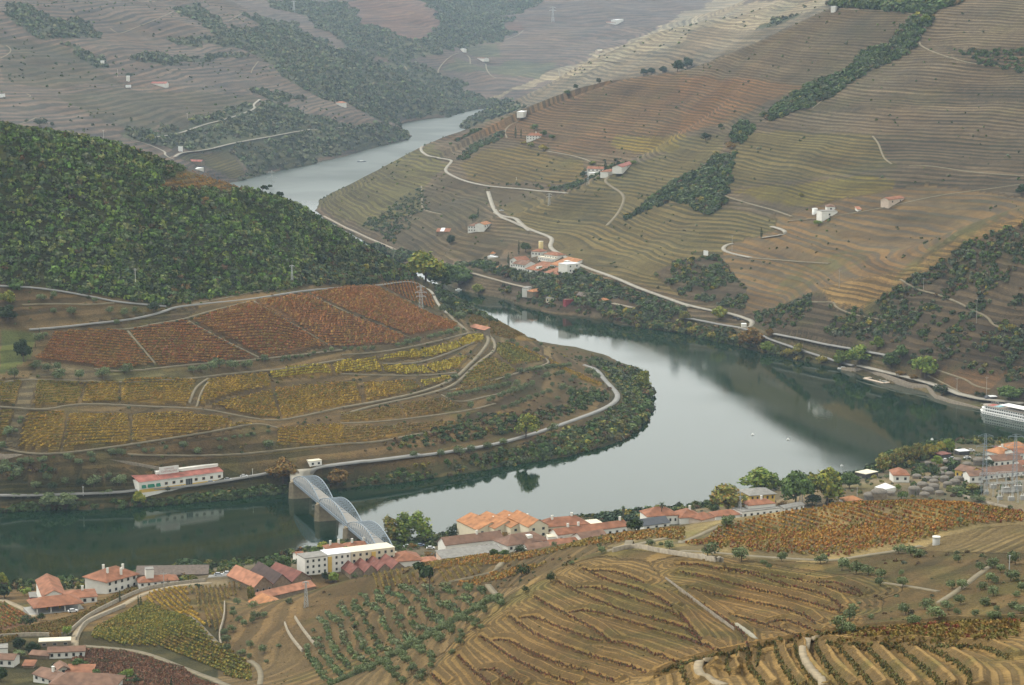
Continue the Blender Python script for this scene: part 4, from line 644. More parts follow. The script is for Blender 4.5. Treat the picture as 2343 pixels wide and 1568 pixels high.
# single rows on the ploughed near hills, drawn along their terraces
def row_lines(rows, cols, label, w, h, step, rmax):
    pts, yaw = [], []
    for z, ls in rows.items():
        for l in ls:
            c = [P(x, y) for x, y in smooth_pl(zz(z, *l))]; c = [q for q in c if q.length < rmax]
            for a, b in zip(c[:-1], c[1:]):
                L_ = (b.xy - a.xy).length; n = int(L_ / step) + 1
                if L_ > 25: continue
                for i in range(n):
                    q = a.lerp(b, (i + RNG.random()) / n); pts.append((q.x, q.y)); yaw.append(math.atan2(b.y - a.y, b.x - a.x))
    p = np.array(pts); p += RNG.normal(0, .12, p.shape); N = len(p)
    gather('vine_row', VINEH, np.column_stack([p, ground_a(p[:, 0], p[:, 1]) - .25]), RNG.uniform(.8, 1.2, N) * w, pal(cols, N), LEAF, label, yaw=np.array(yaw), sz=RNG.uniform(.7, 1.25, N) * h)
row_lines(ROWB, [(.15, .085, .045), (.12, .085, .045), (.17, .08, .045), (.11, .09, .04), (.20, .075, .045)], 'single rows of dark red vines along the ploughed terraces of the central hill', .36, .45, .36, 1000)
row_lines(ROWA, [(.14, .125, .04), (.12, .115, .035), (.17, .135, .04), (.19, .125, .04), (.10, .10, .035)], 'thick green brown vine rows curving along the nearest terraces', .36, .52, .25, 470)
# ---------------------------------------------------------------- woods, scrub and undergrowth nobody could count
def cells(kind, r0=0, r1=1e9): return np.nonzero((COVER.ravel() == KI[kind]) & (RR > r0) & (RR < r1) & (HT.ravel() > .3) & (np.abs(VX.ravel() - 1171) < 1700))[0]
c_ = cells('woodfloor', 0, 1990); n_ = 42000; p_ = spread(c_, n_); g_ = noise2(p_[:, 0] / 30, p_[:, 1] / 30, 61)
t_ = pal(OAK, n_, .28) * 1.5 * (1 + .35 * g_[:, None]); b_ = RNG.random(n_); t_[b_ < .03] = pal(BRN, int((b_ < .03).sum())); q_ = (b_ > .93); t_[q_] = pal(OLV, int(q_.sum()))
gather('woodland', WOODB, p_ - (0, 0, .4), .85 + 2.2 * RNG.random(n_) ** 2.4, np.clip(t_, .008, .5), LEAF, 'dense dark green oak wood covering the hill at the left')
def scrub(name, cl, n, s0, s1, cols, label, protos=SHRUB, clump=0., bro=0.):
    if not len(cl): return
    p = spread(cl, n)
    if clump: g = noise2(p[:, 0] / clump, p[:, 1] / clump, 71) + RNG.normal(0, .25, n); p = p[g > .0]
    p = np.array([q for q in p if not any((round(q[0] / 3) + i, round(q[1] / 3) + j) in ROADC for i in (-1, 0, 1) for j in (-2, -1, 0, 1))]).reshape(-1, 3)
    N = len(p); t = pal(cols, N)
    if bro: k = RNG.random(N) < bro; t[k] = pal(BRN + YEL, int(k.sum()))
    gather(name, protos, p - (0, 0, .2), RNG.uniform(s0, s1, N), t, LEAF, label)
scrub('riverside_scrub', cells('bank', 1000, 2300), 7000, .6, 2.0, OAK + OLV[:1], 'mixed green and yellow bushes along the river banks', clump=14, bro=.22)
scrub('rock_scrub', cells('rock'), 8500, .7, 2.5, OAK + OLV, 'dark evergreen bushes scattered over the rocky slope', clump=12, bro=.12)
scrub('far_wood', cells('farwood', 3000, 9000), 15000, 2.0, 5.0, [(.10, .12, .06), (.115, .13, .06), (.09, .11, .055), (.13, .135, .07)], 'distant green woods on the far valley sides', protos=SHRUBL)
scrub('hill_scrub', np.concatenate([cells(k, 1800, 3200) for k in ('gleft', 'gbrown', 'gdark', 'ggold', 'ggreen', 'gorange', 'ggrey', 'ggrey2', 'gdk', 'gwide')]), 3000, .4, 1.5, OAK + OLV, 'small bushes dotted over the terraced hillside', protos=SHRUBL, clump=45)
scrub('far_scrub', np.concatenate([cells(k, 3000, 5000) for k in ('far', 'far2', 'pale')]), 2600, 1.0, 2.4, OAK + OLV, 'small bushes dotted over the far terraces', protos=SHRUBL, clump=110)
scrub('gully_scrub', cells('gully', 450, 1000), 1500, .25, .8, BRN + OLV + [(.14, .10, .05)], 'dry bushes and weeds in the gully', protos=SHRUB, clump=16)
scrub('peninsula_scrub', cells('soil', 1250, 2000), 1500, .4, 1.2, OAK + OLV + BRN, 'low weeds and bushes between the vineyard blocks', clump=25, bro=.1)
def thicket(z, poly, n, s0, s1, cols, label, protos=SHRUB, bro=.05, name='thicket', rmin=0):
    i = inpoly(zz(z, *poly)); i = i[(HT.ravel()[i] > .2) & (RR[i] > rmin)]
    if not len(i): print('empty thicket', label); return
    scrub(name, i, n, s0, s1, cols, label, protos, 0, bro)
G_ = [(.055, .088, .025), (.07, .105, .03), (.045, .07, .022), (.085, .11, .035)]
thicket('c', [(1030,40),(1100,0),(1950,0),(1880,40),(1700,95),(1300,75)], 900, 3, 5.5, G_, 'dark wood on the crest at the top right', name='wood')
thicket('c', [(1740,80),(1720,170),(1600,280),(1610,320),(1500,390),(1300,470),(1130,590),(1000,680),(880,740),(620,830),(580,790),(700,700),(900,580),(1100,500),(1230,350),(1400,280),(1500,170),(1640,100)], 1100, 1.6, 4.0, G_ + OLV[:1], 'narrow dark wood climbing the gully of the big hillside', name='wood')
thicket('c', [(540,860),(420,980),(330,960),(400,830),(480,820)], 110, 1.5, 3.2, G_, 'small clump of trees at the lower end of the gully wood', name='wood')
thicket('c', [(380,1050),(360,1180),(310,1400),(200,1480),(0,1400),(-150,1420),(-300,1480),(-420,1520),(-200,1350),(0,1220),(150,1150),(230,1050)], 850, 1.5, 3.6, G_ + OLV[:1], 'dark wood filling the hollow in the middle of the hillside', name='wood')
thicket('c', [(1900,340),(2343,330),(2343,490),(2050,440)], 130, 1.2, 2.6, G_, 'scattered bushes high on the right slope')
thicket('b', [(740,1000),(900,880),(930,890),(800,960)], 90, 1.2, 2.4, G_, 'green hedge on the edge of the upper red field')
thicket('b', [(790,1080),(870,1000),(950,960),(1100,905),(1120,940),(1000,990),(880,1060),(860,1110),(800,1110)], 160, 1.3, 2.8, G_ + OLV, 'band of olive and oak below the white manor')
thicket('b', [(800,1190),(900,1230),(1200,1260),(1500,1270),(1600,1230),(1650,1280),(1540,1310),(1000,1270),(850,1240)], 160, 1.0, 2.4, G_ + OLV, 'hedge of shrubs above the pale road')
thicket('b', [(280,1460),(500,1290),(540,1290),(600,1440),(480,1500),(500,1568),(200,1568)], 240, 1.0, 2.0, OLV + G_[:1], 'grey green olive trees on the slope near the railway', name='grove')
thicket('b', [(1640,1140),(1900,1080),(2000,1110),(1900,1190),(1680,1250),(1560,1300)], 90, 1.3, 2.6, G_, 'trees around the hamlet on the shoulder', name='wood')
thicket('e', [(0,0),(130,90),(280,120),(440,160),(520,200),(420,250),(300,200),(0,40)], 250, 1.4, 3.2, G_ + OLV, 'bushes along the railway behind the wooded hill')
thicket('e', [(400,-80),(200,-60),(150,0),(350,100),(400,60)], 120, 1.2, 2.6, G_ + OLV, 'bushes on the slope above the railway')
thicket('e', [(0,100),(200,180),(350,260),(430,320),(400,360),(0,400),(-400,400),(-200,200)], 500, 1.6, 3.4, [(.07, .08, .03), (.05, .07, .025), (.10, .10, .03), (.04, .06, .03)], 'lighter mixed wood at the right foot of the wooded hill', name='wood', bro=.12)
thicket('e', [(1000,230),(1150,300),(1500,320),(2000,430),(2343,560),(2343,720),(1900,640),(1720,560),(1300,430),(1000,330),(850,300),(720,260)], 1000, 1.2, 3.2, G_ + OLV, 'dense bushes and trees between the white estate and the river', bro=.1)
thicket('e', [(640,400),(800,500),(960,590),(1050,635),(1050,650),(900,600),(760,620),(700,560),(640,480)], 260, 1.2, 2.8, G_ + OLV, 'dark bushes on the shoulder above the inlet')
thicket('e', [(1930,1130),(1880,1050),(1820,980),(1750,930),(1620,900),(1780,925),(1900,1000),(2050,1050),(2120,1180),(2120,1280),(2000,1400),(1800,1470),(1400,1568),(1330,1568),(1370,1500),(1650,1360),(1780,1300),(1930,1220)], 620, 1.0, 2.5, G_ + OLV + YEL[2:], 'belt of bushes round the tip of the peninsula', bro=.15)
thicket('e', [(280,1480),(700,1350),(1000,1290),(1200,1270),(1330,1260),(1600,1200),(1650,1250),(1350,1380),(1100,1460),(600,1490),(300,1540)], 380, .9, 2.1, G_ + BRN[:1], 'dark green and russet hedge between the vineyards and the river road', bro=.2)
thicket('e', [(1550,1120),(1800,1120),(1830,1180),(1650,1250),(1560,1200)], 110, 1.1, 2.2, G_, 'dark bushes inside the road bend at the tip')
thicket('g', [(0,335),(500,290),(930,265),(1300,240),(1700,180),(2000,160),(2000,260),(1500,315),(1000,335),(500,360),(0,380)], 750, .9, 2.2, G_, 'hedge between the river road and the water', bro=.06)
thicket('g', [(0,40),(860,110),(870,240),(400,240),(0,260)], 150, .9, 2.0, OLV + G_ + BRN, 'rough orchard left of the winery', bro=.15)
thicket('g', [(0,820),(680,880),(1450,790),(1640,760),(1640,800),(1400,830),(700,900),(0,930)], 230, .7, 1.9, G_ + YEL, 'riverside bushes behind the villas', bro=.2, rmin=950)
thicket('i', [(1550,160),(1700,100),(1860,60),(2050,160),(1900,260),(1560,220)], 60, .6, 1.6, G_, 'garden shrubs around the domed roofs', rmin=1000)
thicket('g', [(560,1480),(900,1500),(950,1568),(600,1568)], 40, .6, 1.5, G_ + YEL, 'bushes at the bottom edge near the village')

i_ = np.nonzero((COVER.ravel() == KI['town']) & (RD.ravel() > 1) & (RD.ravel() < 22) & (RR < 1520) & (np.abs(VX.ravel() - 1171) < 1250))[0]
scrub('riverside_bushes', i_, 900, .8, 2.4, G_ + YEL[2:], 'bushes along the river edge of the town', bro=.1)
i_ = np.nonzero((COVER.ravel() == KI['town']) & (RD.ravel() > 22) & (RR > 1010) & (RR < 1500) & (np.abs(VX.ravel() - 1171) < 1250))[0]
scrub('garden_bushes', i_, 900, .5, 1.7, G_ + OLV + YEL[2:], 'garden bushes and weeds between the town houses', clump=12, bro=.12)
scrub('ploughed_weeds', cells('dry', 400, 900), 900, .12, .32, [(.06,.08,.03),(.09,.10,.04),(.12,.09,.05)], 'small weeds on the ploughed slopes', protos=SHRUBL, clump=14)
scrub('terrace_weeds', cells('dry2', 300, 460), 700, .08, .22, [(.07,.09,.03),(.12,.09,.05)], 'tufts of weeds between the nearest vine rows', protos=SHRUBL, clump=7)
scrub('grove_weeds', cells('grove', 650, 1050), 1500, .12, .4, [(.08,.10,.04),(.12,.10,.05),(.10,.08,.045)], 'tufts of grass on the bare soil of the lower slope', protos=SHRUBL, clump=9)

thicket('a', [(1100,1262),(1250,1175),(1400,1185),(1520,1215),(1700,1295),(1550,1285),(1400,1275),(1200,1268)], 420, .35, .8, [(.30,.15,.04),(.25,.13,.04),(.20,.14,.05)], 'orange terraced vines on the crest of the wooded hill', name='vineyard', rmin=1300)

thicket('e', [(1990,1020),(2060,1040),(2120,1150),(2120,1300),(2060,1380),(1960,1400),(2000,1250),(2010,1130)], 90, 1.8, 3.6, [(.10,.13,.035),(.07,.11,.03),(.16,.16,.04),(.05,.08,.025)], 'taller mixed trees on the very tip of the peninsula', bro=.2, name='wood')
thicket('e', [(1340,1450),(1500,1400),(1700,1370),(1900,1330),(1950,1420),(1750,1490),(1500,1560),(1340,1580)], 130, 1.6, 3.2, [(.09,.12,.035),(.06,.10,.03),(.17,.15,.04),(.05,.08,.025)], 'mixed green and yellow trees under the river road', bro=.25, name='wood')
thicket('f', [(0,600),(400,720),(900,880),(1100,950),(1090,975),(800,920),(400,790),(0,735)], 230, 1.6, 3.4, [(.08,.10,.035),(.06,.09,.03),(.17,.14,.04),(.05,.07,.025)], 'belt of autumn trees between railway and water', bro=.3, name='wood')
thicket('e', [(1740,560),(1900,590),(2343,690),(2343,730),(2100,690),(1800,620)], 120, 1.5, 3.0, [(.08,.10,.035),(.06,.09,.03),(.16,.14,.04)], 'yellowing trees at the water under the estate road', bro=.3, name='wood')
thicket('5', [(930,560),(1180,530),(1300,560),(1450,480),(1600,560),(1450,640),(1250,640),(1100,640),(960,660)], 60, 1.2, 2.6, G_, 'dark garden trees among the stone domes', name='wood', rmin=1000)
thicket('5', [(1350,820),(1550,800),(1800,780),(1850,900),(1500,900)], 50, 1.0, 2.2, G_ + YEL[2:], 'garden trees in front of the yellow house', name='wood', rmin=1000)

thicket('h', [(330,600),(620,600),(640,640),(350,650)], 30, 1.0, 2.0, G_, 'shrubs under the poplars by the bridge end', rmin=1000)
thicket('5', [(520,600),(900,560),(1100,470),(1300,400),(1480,350),(1440,320),(1200,400),(900,500),(600,560)], 60, 1.8, 3.4, [(.16,.16,.04),(.12,.14,.035),(.22,.17,.04),(.08,.11,.03)], 'lower growth under the plane trees of the avenue', name='wood', rmin=1000)
# ---------------------------------------------------------------- builders of things
class MB:
    def __init__(s): s.v, s.f = [], []
    def add(s, V, F, M=None):
        k = len(s.v); s.v += [tuple(M @ Vector(p)) if M else tuple(p) for p in V]; s.f += [tuple(i + k for i in f) for f in F]
    def box(s, x0, x1, y0, y1, z0, z1): s.add([(x0,y0,z0),(x1,y0,z0),(x1,y1,z0),(x0,y1,z0),(x0,y0,z1),(x1,y0,z1),(x1,y1,z1),(x0,y1,z1)], [(0,3,2,1),(4,5,6,7),(0,1,5,4),(1,2,6,5),(2,3,7,6),(3,0,4,7)])
    def bar(s, a, b, w, h=None):
        a, b = Vector(a), Vector(b); d = b - a
        if d.length < 1e-6: return
        x = d.normalized(); u = Vector((0, 0, 1)) if abs(x.z) < .95 else Vector((0, 1, 0)); y = x.cross(u).normalized(); z = y.cross(x); h = h or w
        V = [p + y * (i * w / 2) + z * (j * h / 2) for p in (a, b) for i, j in ((-1, -1), (1, -1), (1, 1), (-1, 1))]
        s.add(V, [(0,1,2,3),(4,7,6,5),(0,4,5,1),(1,5,6,2),(2,6,7,3),(3,7,4,0)])
    def cyl(s, x, y, z0, z1, r0, r1=None, n=10, cap=True):
        r1 = r0 if r1 is None else r1; k = len(s.v)
        for z, r in ((z0, r0), (z1, r1)): s.v += [(x + r * math.cos(6.2832 * i / n), y + r * math.sin(6.2832 * i / n), z) for i in range(n)]
        s.f += [(k + i, k + (i + 1) % n, k + n + (i + 1) % n, k + n + i) for i in range(n)]
        if cap: s.f += [tuple(k + n + i for i in range(n))]
    def build(s, name, m, parent=None, smooth=False):
        me = bpy.data.meshes.new(name); me.from_pydata(s.v, [], s.f); me.materials.append(m)
        if smooth: me.polygons.foreach_set('use_smooth', [True] * len(me.polygons))
        o = bpy.data.objects.new(name, me); COL.objects.link(o); o.parent = parent; return o
def empty(name, loc, rz=0, sc=1.):
    o = bpy.data.objects.new(name, None); o.location = loc; o.rotation_euler = (0, 0, rz); o.scale = (sc,) * 3; o.empty_display_size = 1; COL.objects.link(o); return o
def copy_tree(o, parent=None):
    c = o.copy(); COL.objects.link(c); c.parent = parent
    for ch in list(o.children): copy_tree(ch, c)
    return c
WALLM = {'w': mat('white plaster', (.74, .72, .66), var=.08, scale=.35), 'c': mat('cream plaster', (.68, .60, .44), var=.08, scale=.3), 'y': mat('ochre yellow plaster', (.62, .42, .10), var=.1, scale=.3), 's': mat('rubble masonry', (.21, .165, .11), var=.35, scale=.9, bump=.4),
 'p': mat('pale pink plaster', (.62, .50, .40), var=.1), 'g': mat('grey concrete', (.36, .35, .32), var=.15, scale=.4), 'r': mat('crimson boards', (.26, .04, .05), var=.15), 'o': mat('ochre brown plaster', (.42, .28, .14), var=.12), 'k': mat('dark timber', (.05, .045, .04), var=.2)}
def tile_mat(name, col):
    m = mat(name, col, rough=.85, var=.42, scale=.32, bump=.4); return m
ROOFM = {'o': tile_mat('orange clay tiles', (.24, .10, .052)), 'n': tile_mat('new salmon tiles', (.34, .15, .085)), 'd': tile_mat('old brown tiles', (.17, .095, .062)), 'k': tile_mat('blackened tiles', (.06, .038, .032)), 'm': tile_mat('dark red tiles', (.17, .062, .045)), 'r': tile_mat('pink red tiles', (.28, .10, .075)),
 'g': mat('grey roofing', (.22, .21, .19), var=.25, scale=.5, bump=.2), 'w': mat('white sheet roofing', (.72, .73, .74), var=.06, scale=.3), 'c': mat('cream sheet roofing', (.68, .62, .48), var=.08), 's': mat('slate roofing', (.07, .075, .085), var=.2), 'b': tile_mat('bright orange tiles', (.34, .15, .06)), 't': mat('weathered stone roof', (.13, .10, .08), var=.4, scale=.8, bump=.5)}
GLASS = mat('dark window glass', (.03, .035, .04), rough=.2, var=.2, spec=.5); SHUT = mat('brown shutters', (.16, .09, .05)); GREENB = mat('green awning', (.02, .16, .10)); METAL = mat('painted grey steel', (.26, .31, .36), rough=.5, var=.08, metal=.2); GALV = mat('galvanised steel', (.50, .51, .50), rough=.5, var=.1, metal=.3)
DOORM = mat('door wood', (.12, .07, .05)); BARK = mat('bark', (.09, .065, .045), var=.3, scale=2.); WHITE = mat('white paint', (.8, .8, .78), var=.04); DARKM = mat('black rubber', (.02, .02, .02)); BLUEG = mat('blue deck', (.25, .45, .50))
def frame_at(z, A, B, rmin=0, zf=None):              # place, width and heading of a front edge seen between two picture points
    (ax, ay), (bx, by) = zz(z, A, B)
    pa, pb = (PZ(ax, ay, zf), PZ(bx, by, zf)) if zf is not None else (P(ax, ay, rmin), P(bx, by, rmin))
    d = pb.xy - pa.xy; zb = min(pa.z, pb.z) if zf is None else zf
    if zf is None:
        # keep the far end at the same height, on its own sight line
        zb = (pa.z + pb.z) / 2; pa, pb = PZ(ax, ay, zb), PZ(bx, by, zb); d = pb.xy - pa.xy
    m = (pa.xy + pb.xy) / 2; return Vector((m.x, m.y, zb)), d.length, math.atan2(d.y, d.x)
def roof_mesh(kind, w, d, h, rise, ov):
    m = MB(); x0, x1, y0, y1 = -w / 2 - ov, w / 2 + ov, -ov, d + ov; t = .22; zb = h - ov * .25
    if kind == 'flat':
        m.box(-w / 2 - .12, w / 2 + .12, -.12, d + .12, h, h + .35); return m
    ym = d / 2
    if kind == 's': top = [(x0, y0, zb), (x1, y0, zb), (x1, y1, h + rise), (x0, y1, h + rise)]; F = [(0, 1, 2, 3)]
    elif kind == 'g': top = [(x0, y0, zb), (x1, y0, zb), (x1, ym, h + rise), (x0, ym, h + rise), (x1, y1, zb), (x0, y1, zb)]; F = [(0, 1, 2, 3), (3, 2, 4, 5)]
    elif kind == 'f': top = [(x0, y0, zb), (0, y0, h + rise), (0, y1, h + rise), (x0, y1, zb), (x1, y0, zb), (x1, y1, zb)]; F = [(0, 1, 2, 3), (1, 4, 5, 2)]
    else:
        k = min(ym, w / 2) * .95
        if w >= d: r0, r1 = (x0 + k, ym, h + rise), (x1 - k, ym, h + rise); F = [(0, 1, 5, 4), (2, 3, 4, 5), (1, 2, 5), (3, 0, 4)]
        else: r0, r1 = (0, y0 + k, h + rise), (0, y1 - k, h + rise); F = [(0, 1, 4), (1, 2, 5, 4), (2, 3, 5), (3, 0, 4, 5)]
        top = [(x0, y0, zb), (x1, y0, zb), (x1, y1, zb), (x0, y1, zb), r0, r1]
    n = len(top); V = top + [(x, y, z - t) for x, y, z in top]; E = {}
    for f in F:
        for a, b in zip(f, f[1:] + f[:1]): E[(a, b)] = 1
    G = list(F) + [tuple(i + n for i in reversed(f)) for f in F] + [(b, a, a + n, b + n) for a, b in E if (b, a) not in E]
    m.add(V, G); return m
def wall_mesh(kind, w, d, h, rise, y0=0., zb=-3.5):
    m = MB(); a, b = -w / 2, w / 2; hs_ = h - .02
    if kind == 's': V = [(a,y0,zb),(b,y0,zb),(b,d,zb),(a,d,zb),(a,y0,h - .1),(b,y0,h - .1),(b,d,h + rise - .3),(a,d,h + rise - .3)]; m.add(V, [(4,5,6,7),(0,1,5,4),(1,2,6,5),(2,3,7,6),(3,0,4,7)])
    elif kind == 'g':
        r = h + rise - .25; m.add([(a,y0,zb),(b,y0,zb),(b,d,zb),(a,d,zb),(a,y0,hs_-.2),(b,y0,hs_-.2),(b,d,hs_-.2),(a,d,hs_-.2),(a,d/2,r),(b,d/2,r)], [(0,1,5,4),(1,2,6,9,5),(2,3,7,6),(3,0,4,8,7),(4,5,9,8),(7,8,9,6)])
    elif kind == 'f':
        r = h + rise - .25; m.add([(a,y0,zb),(b,y0,zb),(b,d,zb),(a,d,zb),(a,y0,hs_-.2),(b,y0,hs_-.2),(b,d,hs_-.2),(a,d,hs_-.2),(0,y0,r),(0,d,r)], [(0,1,5,8,4),(1,2,6,5),(2,3,7,9,6),(3,0,4,7),(4,8,9,7),(5,6,9,8)])
    else: m.box(a, b, y0, d, zb, h - .02)
    return m
def window_set(root, w, h, nc, nr, style='', y=0., x0=None, x1=None, z0=0., R=None):
    x0 = -w / 2 if x0 is None else x0; x1 = w / 2 if x1 is None else x1; ww = min(1.3, (x1 - x0) / nc * .32); fh = (h - z0) / nr
    for r in range(nr):
        for c in range(nc):
            cx = x0 + (x1 - x0) * (c + .5) / nc; cz = z0 + fh * (r + .5); wh = min(1.4, fh * .4); door = r == 0 and nr + nc > 3 and c == nc // 2
            m = MB(); m.box(cx - ww / 2 - .12, cx + ww / 2 + .12, y - .06, y + .02, cz - wh / 2 - .12, cz + wh / 2 + .12)
            fr = m.build('window', WALLM['g'] if not style else (SHUT if style == 's' else WALLM['o']), root)
            if R: fr.matrix_local = R
            m = MB(); m.box(cx - ww / 2, cx + ww / 2, y - .09, y - .03, cz - wh / 2, cz + wh / 2); m.build('pane', GLASS, fr)
def chimney(root, x, y, z, s=.5, hh=1.8):
    m = MB(); m.box(x - s, x + s, y - s * .7, y + s * .7, z - 2.2, z + hh); m.box(x - s - .1, x + s + .1, y - s * .7 - .1, y + s * .7 + .1, z + hh, z + hh + .18); m.build('chimney', WALLM['w'], root)
def house(z, A, B, d, h, kind='g', rise=None, wall='w', roof='o', win=(0, 0), label='', cat='house', name='house', rmin=0, ov=.45, chim=(), root=None, off=None, style='', zf=None, back=None, width=None, group=None):
    if back is not None:                              # A: middle of the front, back: middle of the back, given width
        a, b = zz(z, A, back); q = P(*a, rmin) if zf is None else PZ(*a, zf); e = PZ(*b, q.z); v = e.xy - q.xy; loc, w, rz = q, width, math.atan2(v.y, v.x) - math.pi / 2
    else: loc, w, rz = frame_at(z, A, B, rmin, zf)
    rise = (d if kind in 'ghs' else w) * .24 if rise is None else rise
    if root is None:
        root = empty(name, loc, rz); tag(root, label, cat, group)
        par = root
    else: par = root
    wm = wall_mesh(kind, w, d, h, rise); rm = roof_mesh(kind, w, d, h, rise, ov if kind != 'flat' else 0)
    wo = wm.build('wall', WALLM[wall], par); ro = rm.build('roof', ROOFM[roof], par)
    if par.location != loc or par.rotation_euler.z != rz:
        M = Matrix.Translation(par.location) @ Matrix.Rotation(par.rotation_euler.z, 4, 'Z'); N = Matrix.Translation(loc) @ Matrix.Rotation(rz, 4, 'Z'); R = M.inverted() @ N
        for o in (wo, ro): o.matrix_local = R
    else: R = None
    if win[0]: window_set(par, w, h, win[0], win[1], style, R=R)
    for cx, cy in chim: chimney(ro, cx * w, cy * d, h + rise * (1 - abs(cy - .5)) * .9)
    return root
# trees ------------------------------------------------------------------
def crown_mesh(name, kind, seed, cols, n=220):
    g = np.random.default_rng(seed); 
    def blob(c, r, n_, q, sq=.9):
        V, F, b = leafball(n_, q, int(g.integers(1e6)), sq, -.8); V = V - (0, 0, sq * .55); return V * r + np.array(c), b
    parts = []
    if kind == 'round': parts = [blob((g.normal(0, .13), g.normal(0, .13), .56 + g.normal(0, .03)), .40, n // 2, .135)] + [blob((math.cos(a) * .27, math.sin(a) * .27, .45 + g.uniform(-.1, .22)), .23, n // 8, .22) for a in g.uniform(0, 6.28, 4)]
    elif kind == 'tall': parts = [blob((g.normal(0, .06), g.normal(0, .06), zc), rr, n // 4, .2, 1.25) for zc, rr in ((.32, .19), (.5, .22), (.68, .19), (.84, .12))]
    elif kind == 'big': parts = [blob((math.cos(a) * rr, math.sin(a) * rr, zc), s_, n // 7, .20, .85) for a, rr, zc, s_ in zip(g.uniform(0, 6.28, 9), (0, .12, .26, .3, .3, .28, .2, .1, .3), (.72, .8, .5, .45, .58, .66, .35, .5, .42), (.22, .16, .22, .2, .2, .19, .22, .3, .18))]
    elif kind == 'cypress': parts = [blob((g.normal(0, .008), 0, zc), rr, n // 6, .35, 1.7) for zc, rr in ((.12, .055), (.27, .075), (.44, .08), (.6, .07), (.76, .052), (.9, .03))]
    elif kind == 'pine': parts = [blob((g.normal(0, .16), g.normal(0, .16), zc), rr, n // 6, .3, .5) for zc, rr in ((.9, .2), (.8, .25), (.88, .16), (.72, .2), (.62, .13), (.78, .18))]
    V = np.concatenate([p[0] for p in parts]); b = np.concatenate([p[1] for p in parts]); F = np.arange(len(V)).reshape(-1, 4)
    c = np.array(cols)[g.integers(0, len(cols), len(F))].repeat(4, 0) * b[:, None]
    return mesh_from(name, V, F, RNDLEAF, np.clip(c, .004, .8))
def rnd_leaf():
    m, n, l, b = new_mat('tree leaves'); b.inputs['Roughness'].default_value = .7; b.inputs['Specular IOR Level'].default_value = .15
    a = n.new('ShaderNodeAttribute'); a.attribute_name = 'tint'; oi = n.new('ShaderNodeObjectInfo'); mr = n.new('ShaderNodeMapRange'); mr.inputs['To Min'].default_value = .78; mr.inputs['To Max'].default_value = 1.28
    l.new(oi.outputs['Random'], mr.inputs['Value']); v = n.new('ShaderNodeVectorMath'); v.operation = 'SCALE'; l.new(a.outputs['Color'], v.inputs[0]); l.new(mr.outputs[0], v.inputs['Scale']); l.new(v.outputs[0], b.inputs['Base Color']); return m
RNDLEAF = rnd_leaf()
def trunk_mesh(h, r, limbs=4, seed=0, hgt=.55):
    g = np.random.default_rng(seed); m = MB(); m.cyl(0, 0, -.05, h, r, r * .7, 7)
    for i in range(limbs):
        a = g.uniform(0, 6.28); m.bar((0, 0, h * g.uniform(.7, 1)), (math.cos(a) * .22, math.sin(a) * .22, hgt + g.uniform(-.08, .12)), r * .7)
    me = bpy.data.meshes.new('trunk'); me.from_pydata(m.v, [], m.f); me.materials.append(BARK); return me
PAL = {'olive': [(.15, .185, .08), (.125, .16, .065), (.17, .20, .10), (.105, .145, .055)], 'green': [(.08, .13, .03), (.10, .145, .035), (.065, .105, .026)], 'dark': [(.036, .06, .018), (.042, .066, .022), (.03, .05, .018)], 'yg': [(.24, .25, .035), (.18, .22, .035), (.30, .26, .04), (.13, .17, .03)],
 'yellow': [(.30, .23, .025), (.26, .21, .03), (.20, .19, .03)], 'orange': [(.26, .13, .03), (.22, .14, .03), (.17, .12, .035)], 'lime': [(.16, .23, .035), (.13, .20, .035), (.21, .24, .04)], 'autumn': [(.21, .19, .04), (.16, .17, .035), (.26, .17, .04), (.12, .14, .035)]}
PROTO = {}
def tree(form, col, z, x, y, hpx, label, group=None, name='tree', cat='tree', rmin=0, wide=1., pos=None, h=None, hmin=0):
    key = (form, col)
    if key not in PROTO:
        hh, rr, lb = {'round': (.3, .035, 4), 'tall': (.3, .02, 3), 'big': (.32, .03, 6), 'cypress': (.1, .012, 0), 'pine': (.72, .022, 7)}[form]
        PROTO[key] = [(crown_mesh('crown', form, 100 + 7 * k + len(PROTO), PAL[col], {'big': 1500, 'pine': 800, 'round': 560, 'tall': 900}.get(form, 360)), trunk_mesh(hh, rr, lb, k, .55 if form != 'pine' else .8)) for k in range(3)]
    if pos is None:
        pos = P(*zz(z, (x, y))[0], rmin)
        for k in range(30):
            if pos.z > .5: break
            pos = P(*zz(z, (x, y + 8 * (k // 2 + 1) * (1 if k % 2 else -1)))[0], rmin)
    if h is None: h = hpx * SHEET[z][2] / FV * pos.length
    h = max(h, hmin)
    if form == 'big' and z in 'i5': h *= 1.08; wide *= 1.12
    cr, tr = PROTO[key][random.randrange(3)]; r = empty(name, (pos.x, pos.y, pos.z - .1), random.uniform(0, 6.28)); r.scale = (h * wide, h * wide, h); tag(r, label, cat, group)
    for nm, me in (('crown', cr), ('trunk', tr)): o = bpy.data.objects.new(nm, me); COL.objects.link(o); o.parent = r
    return r
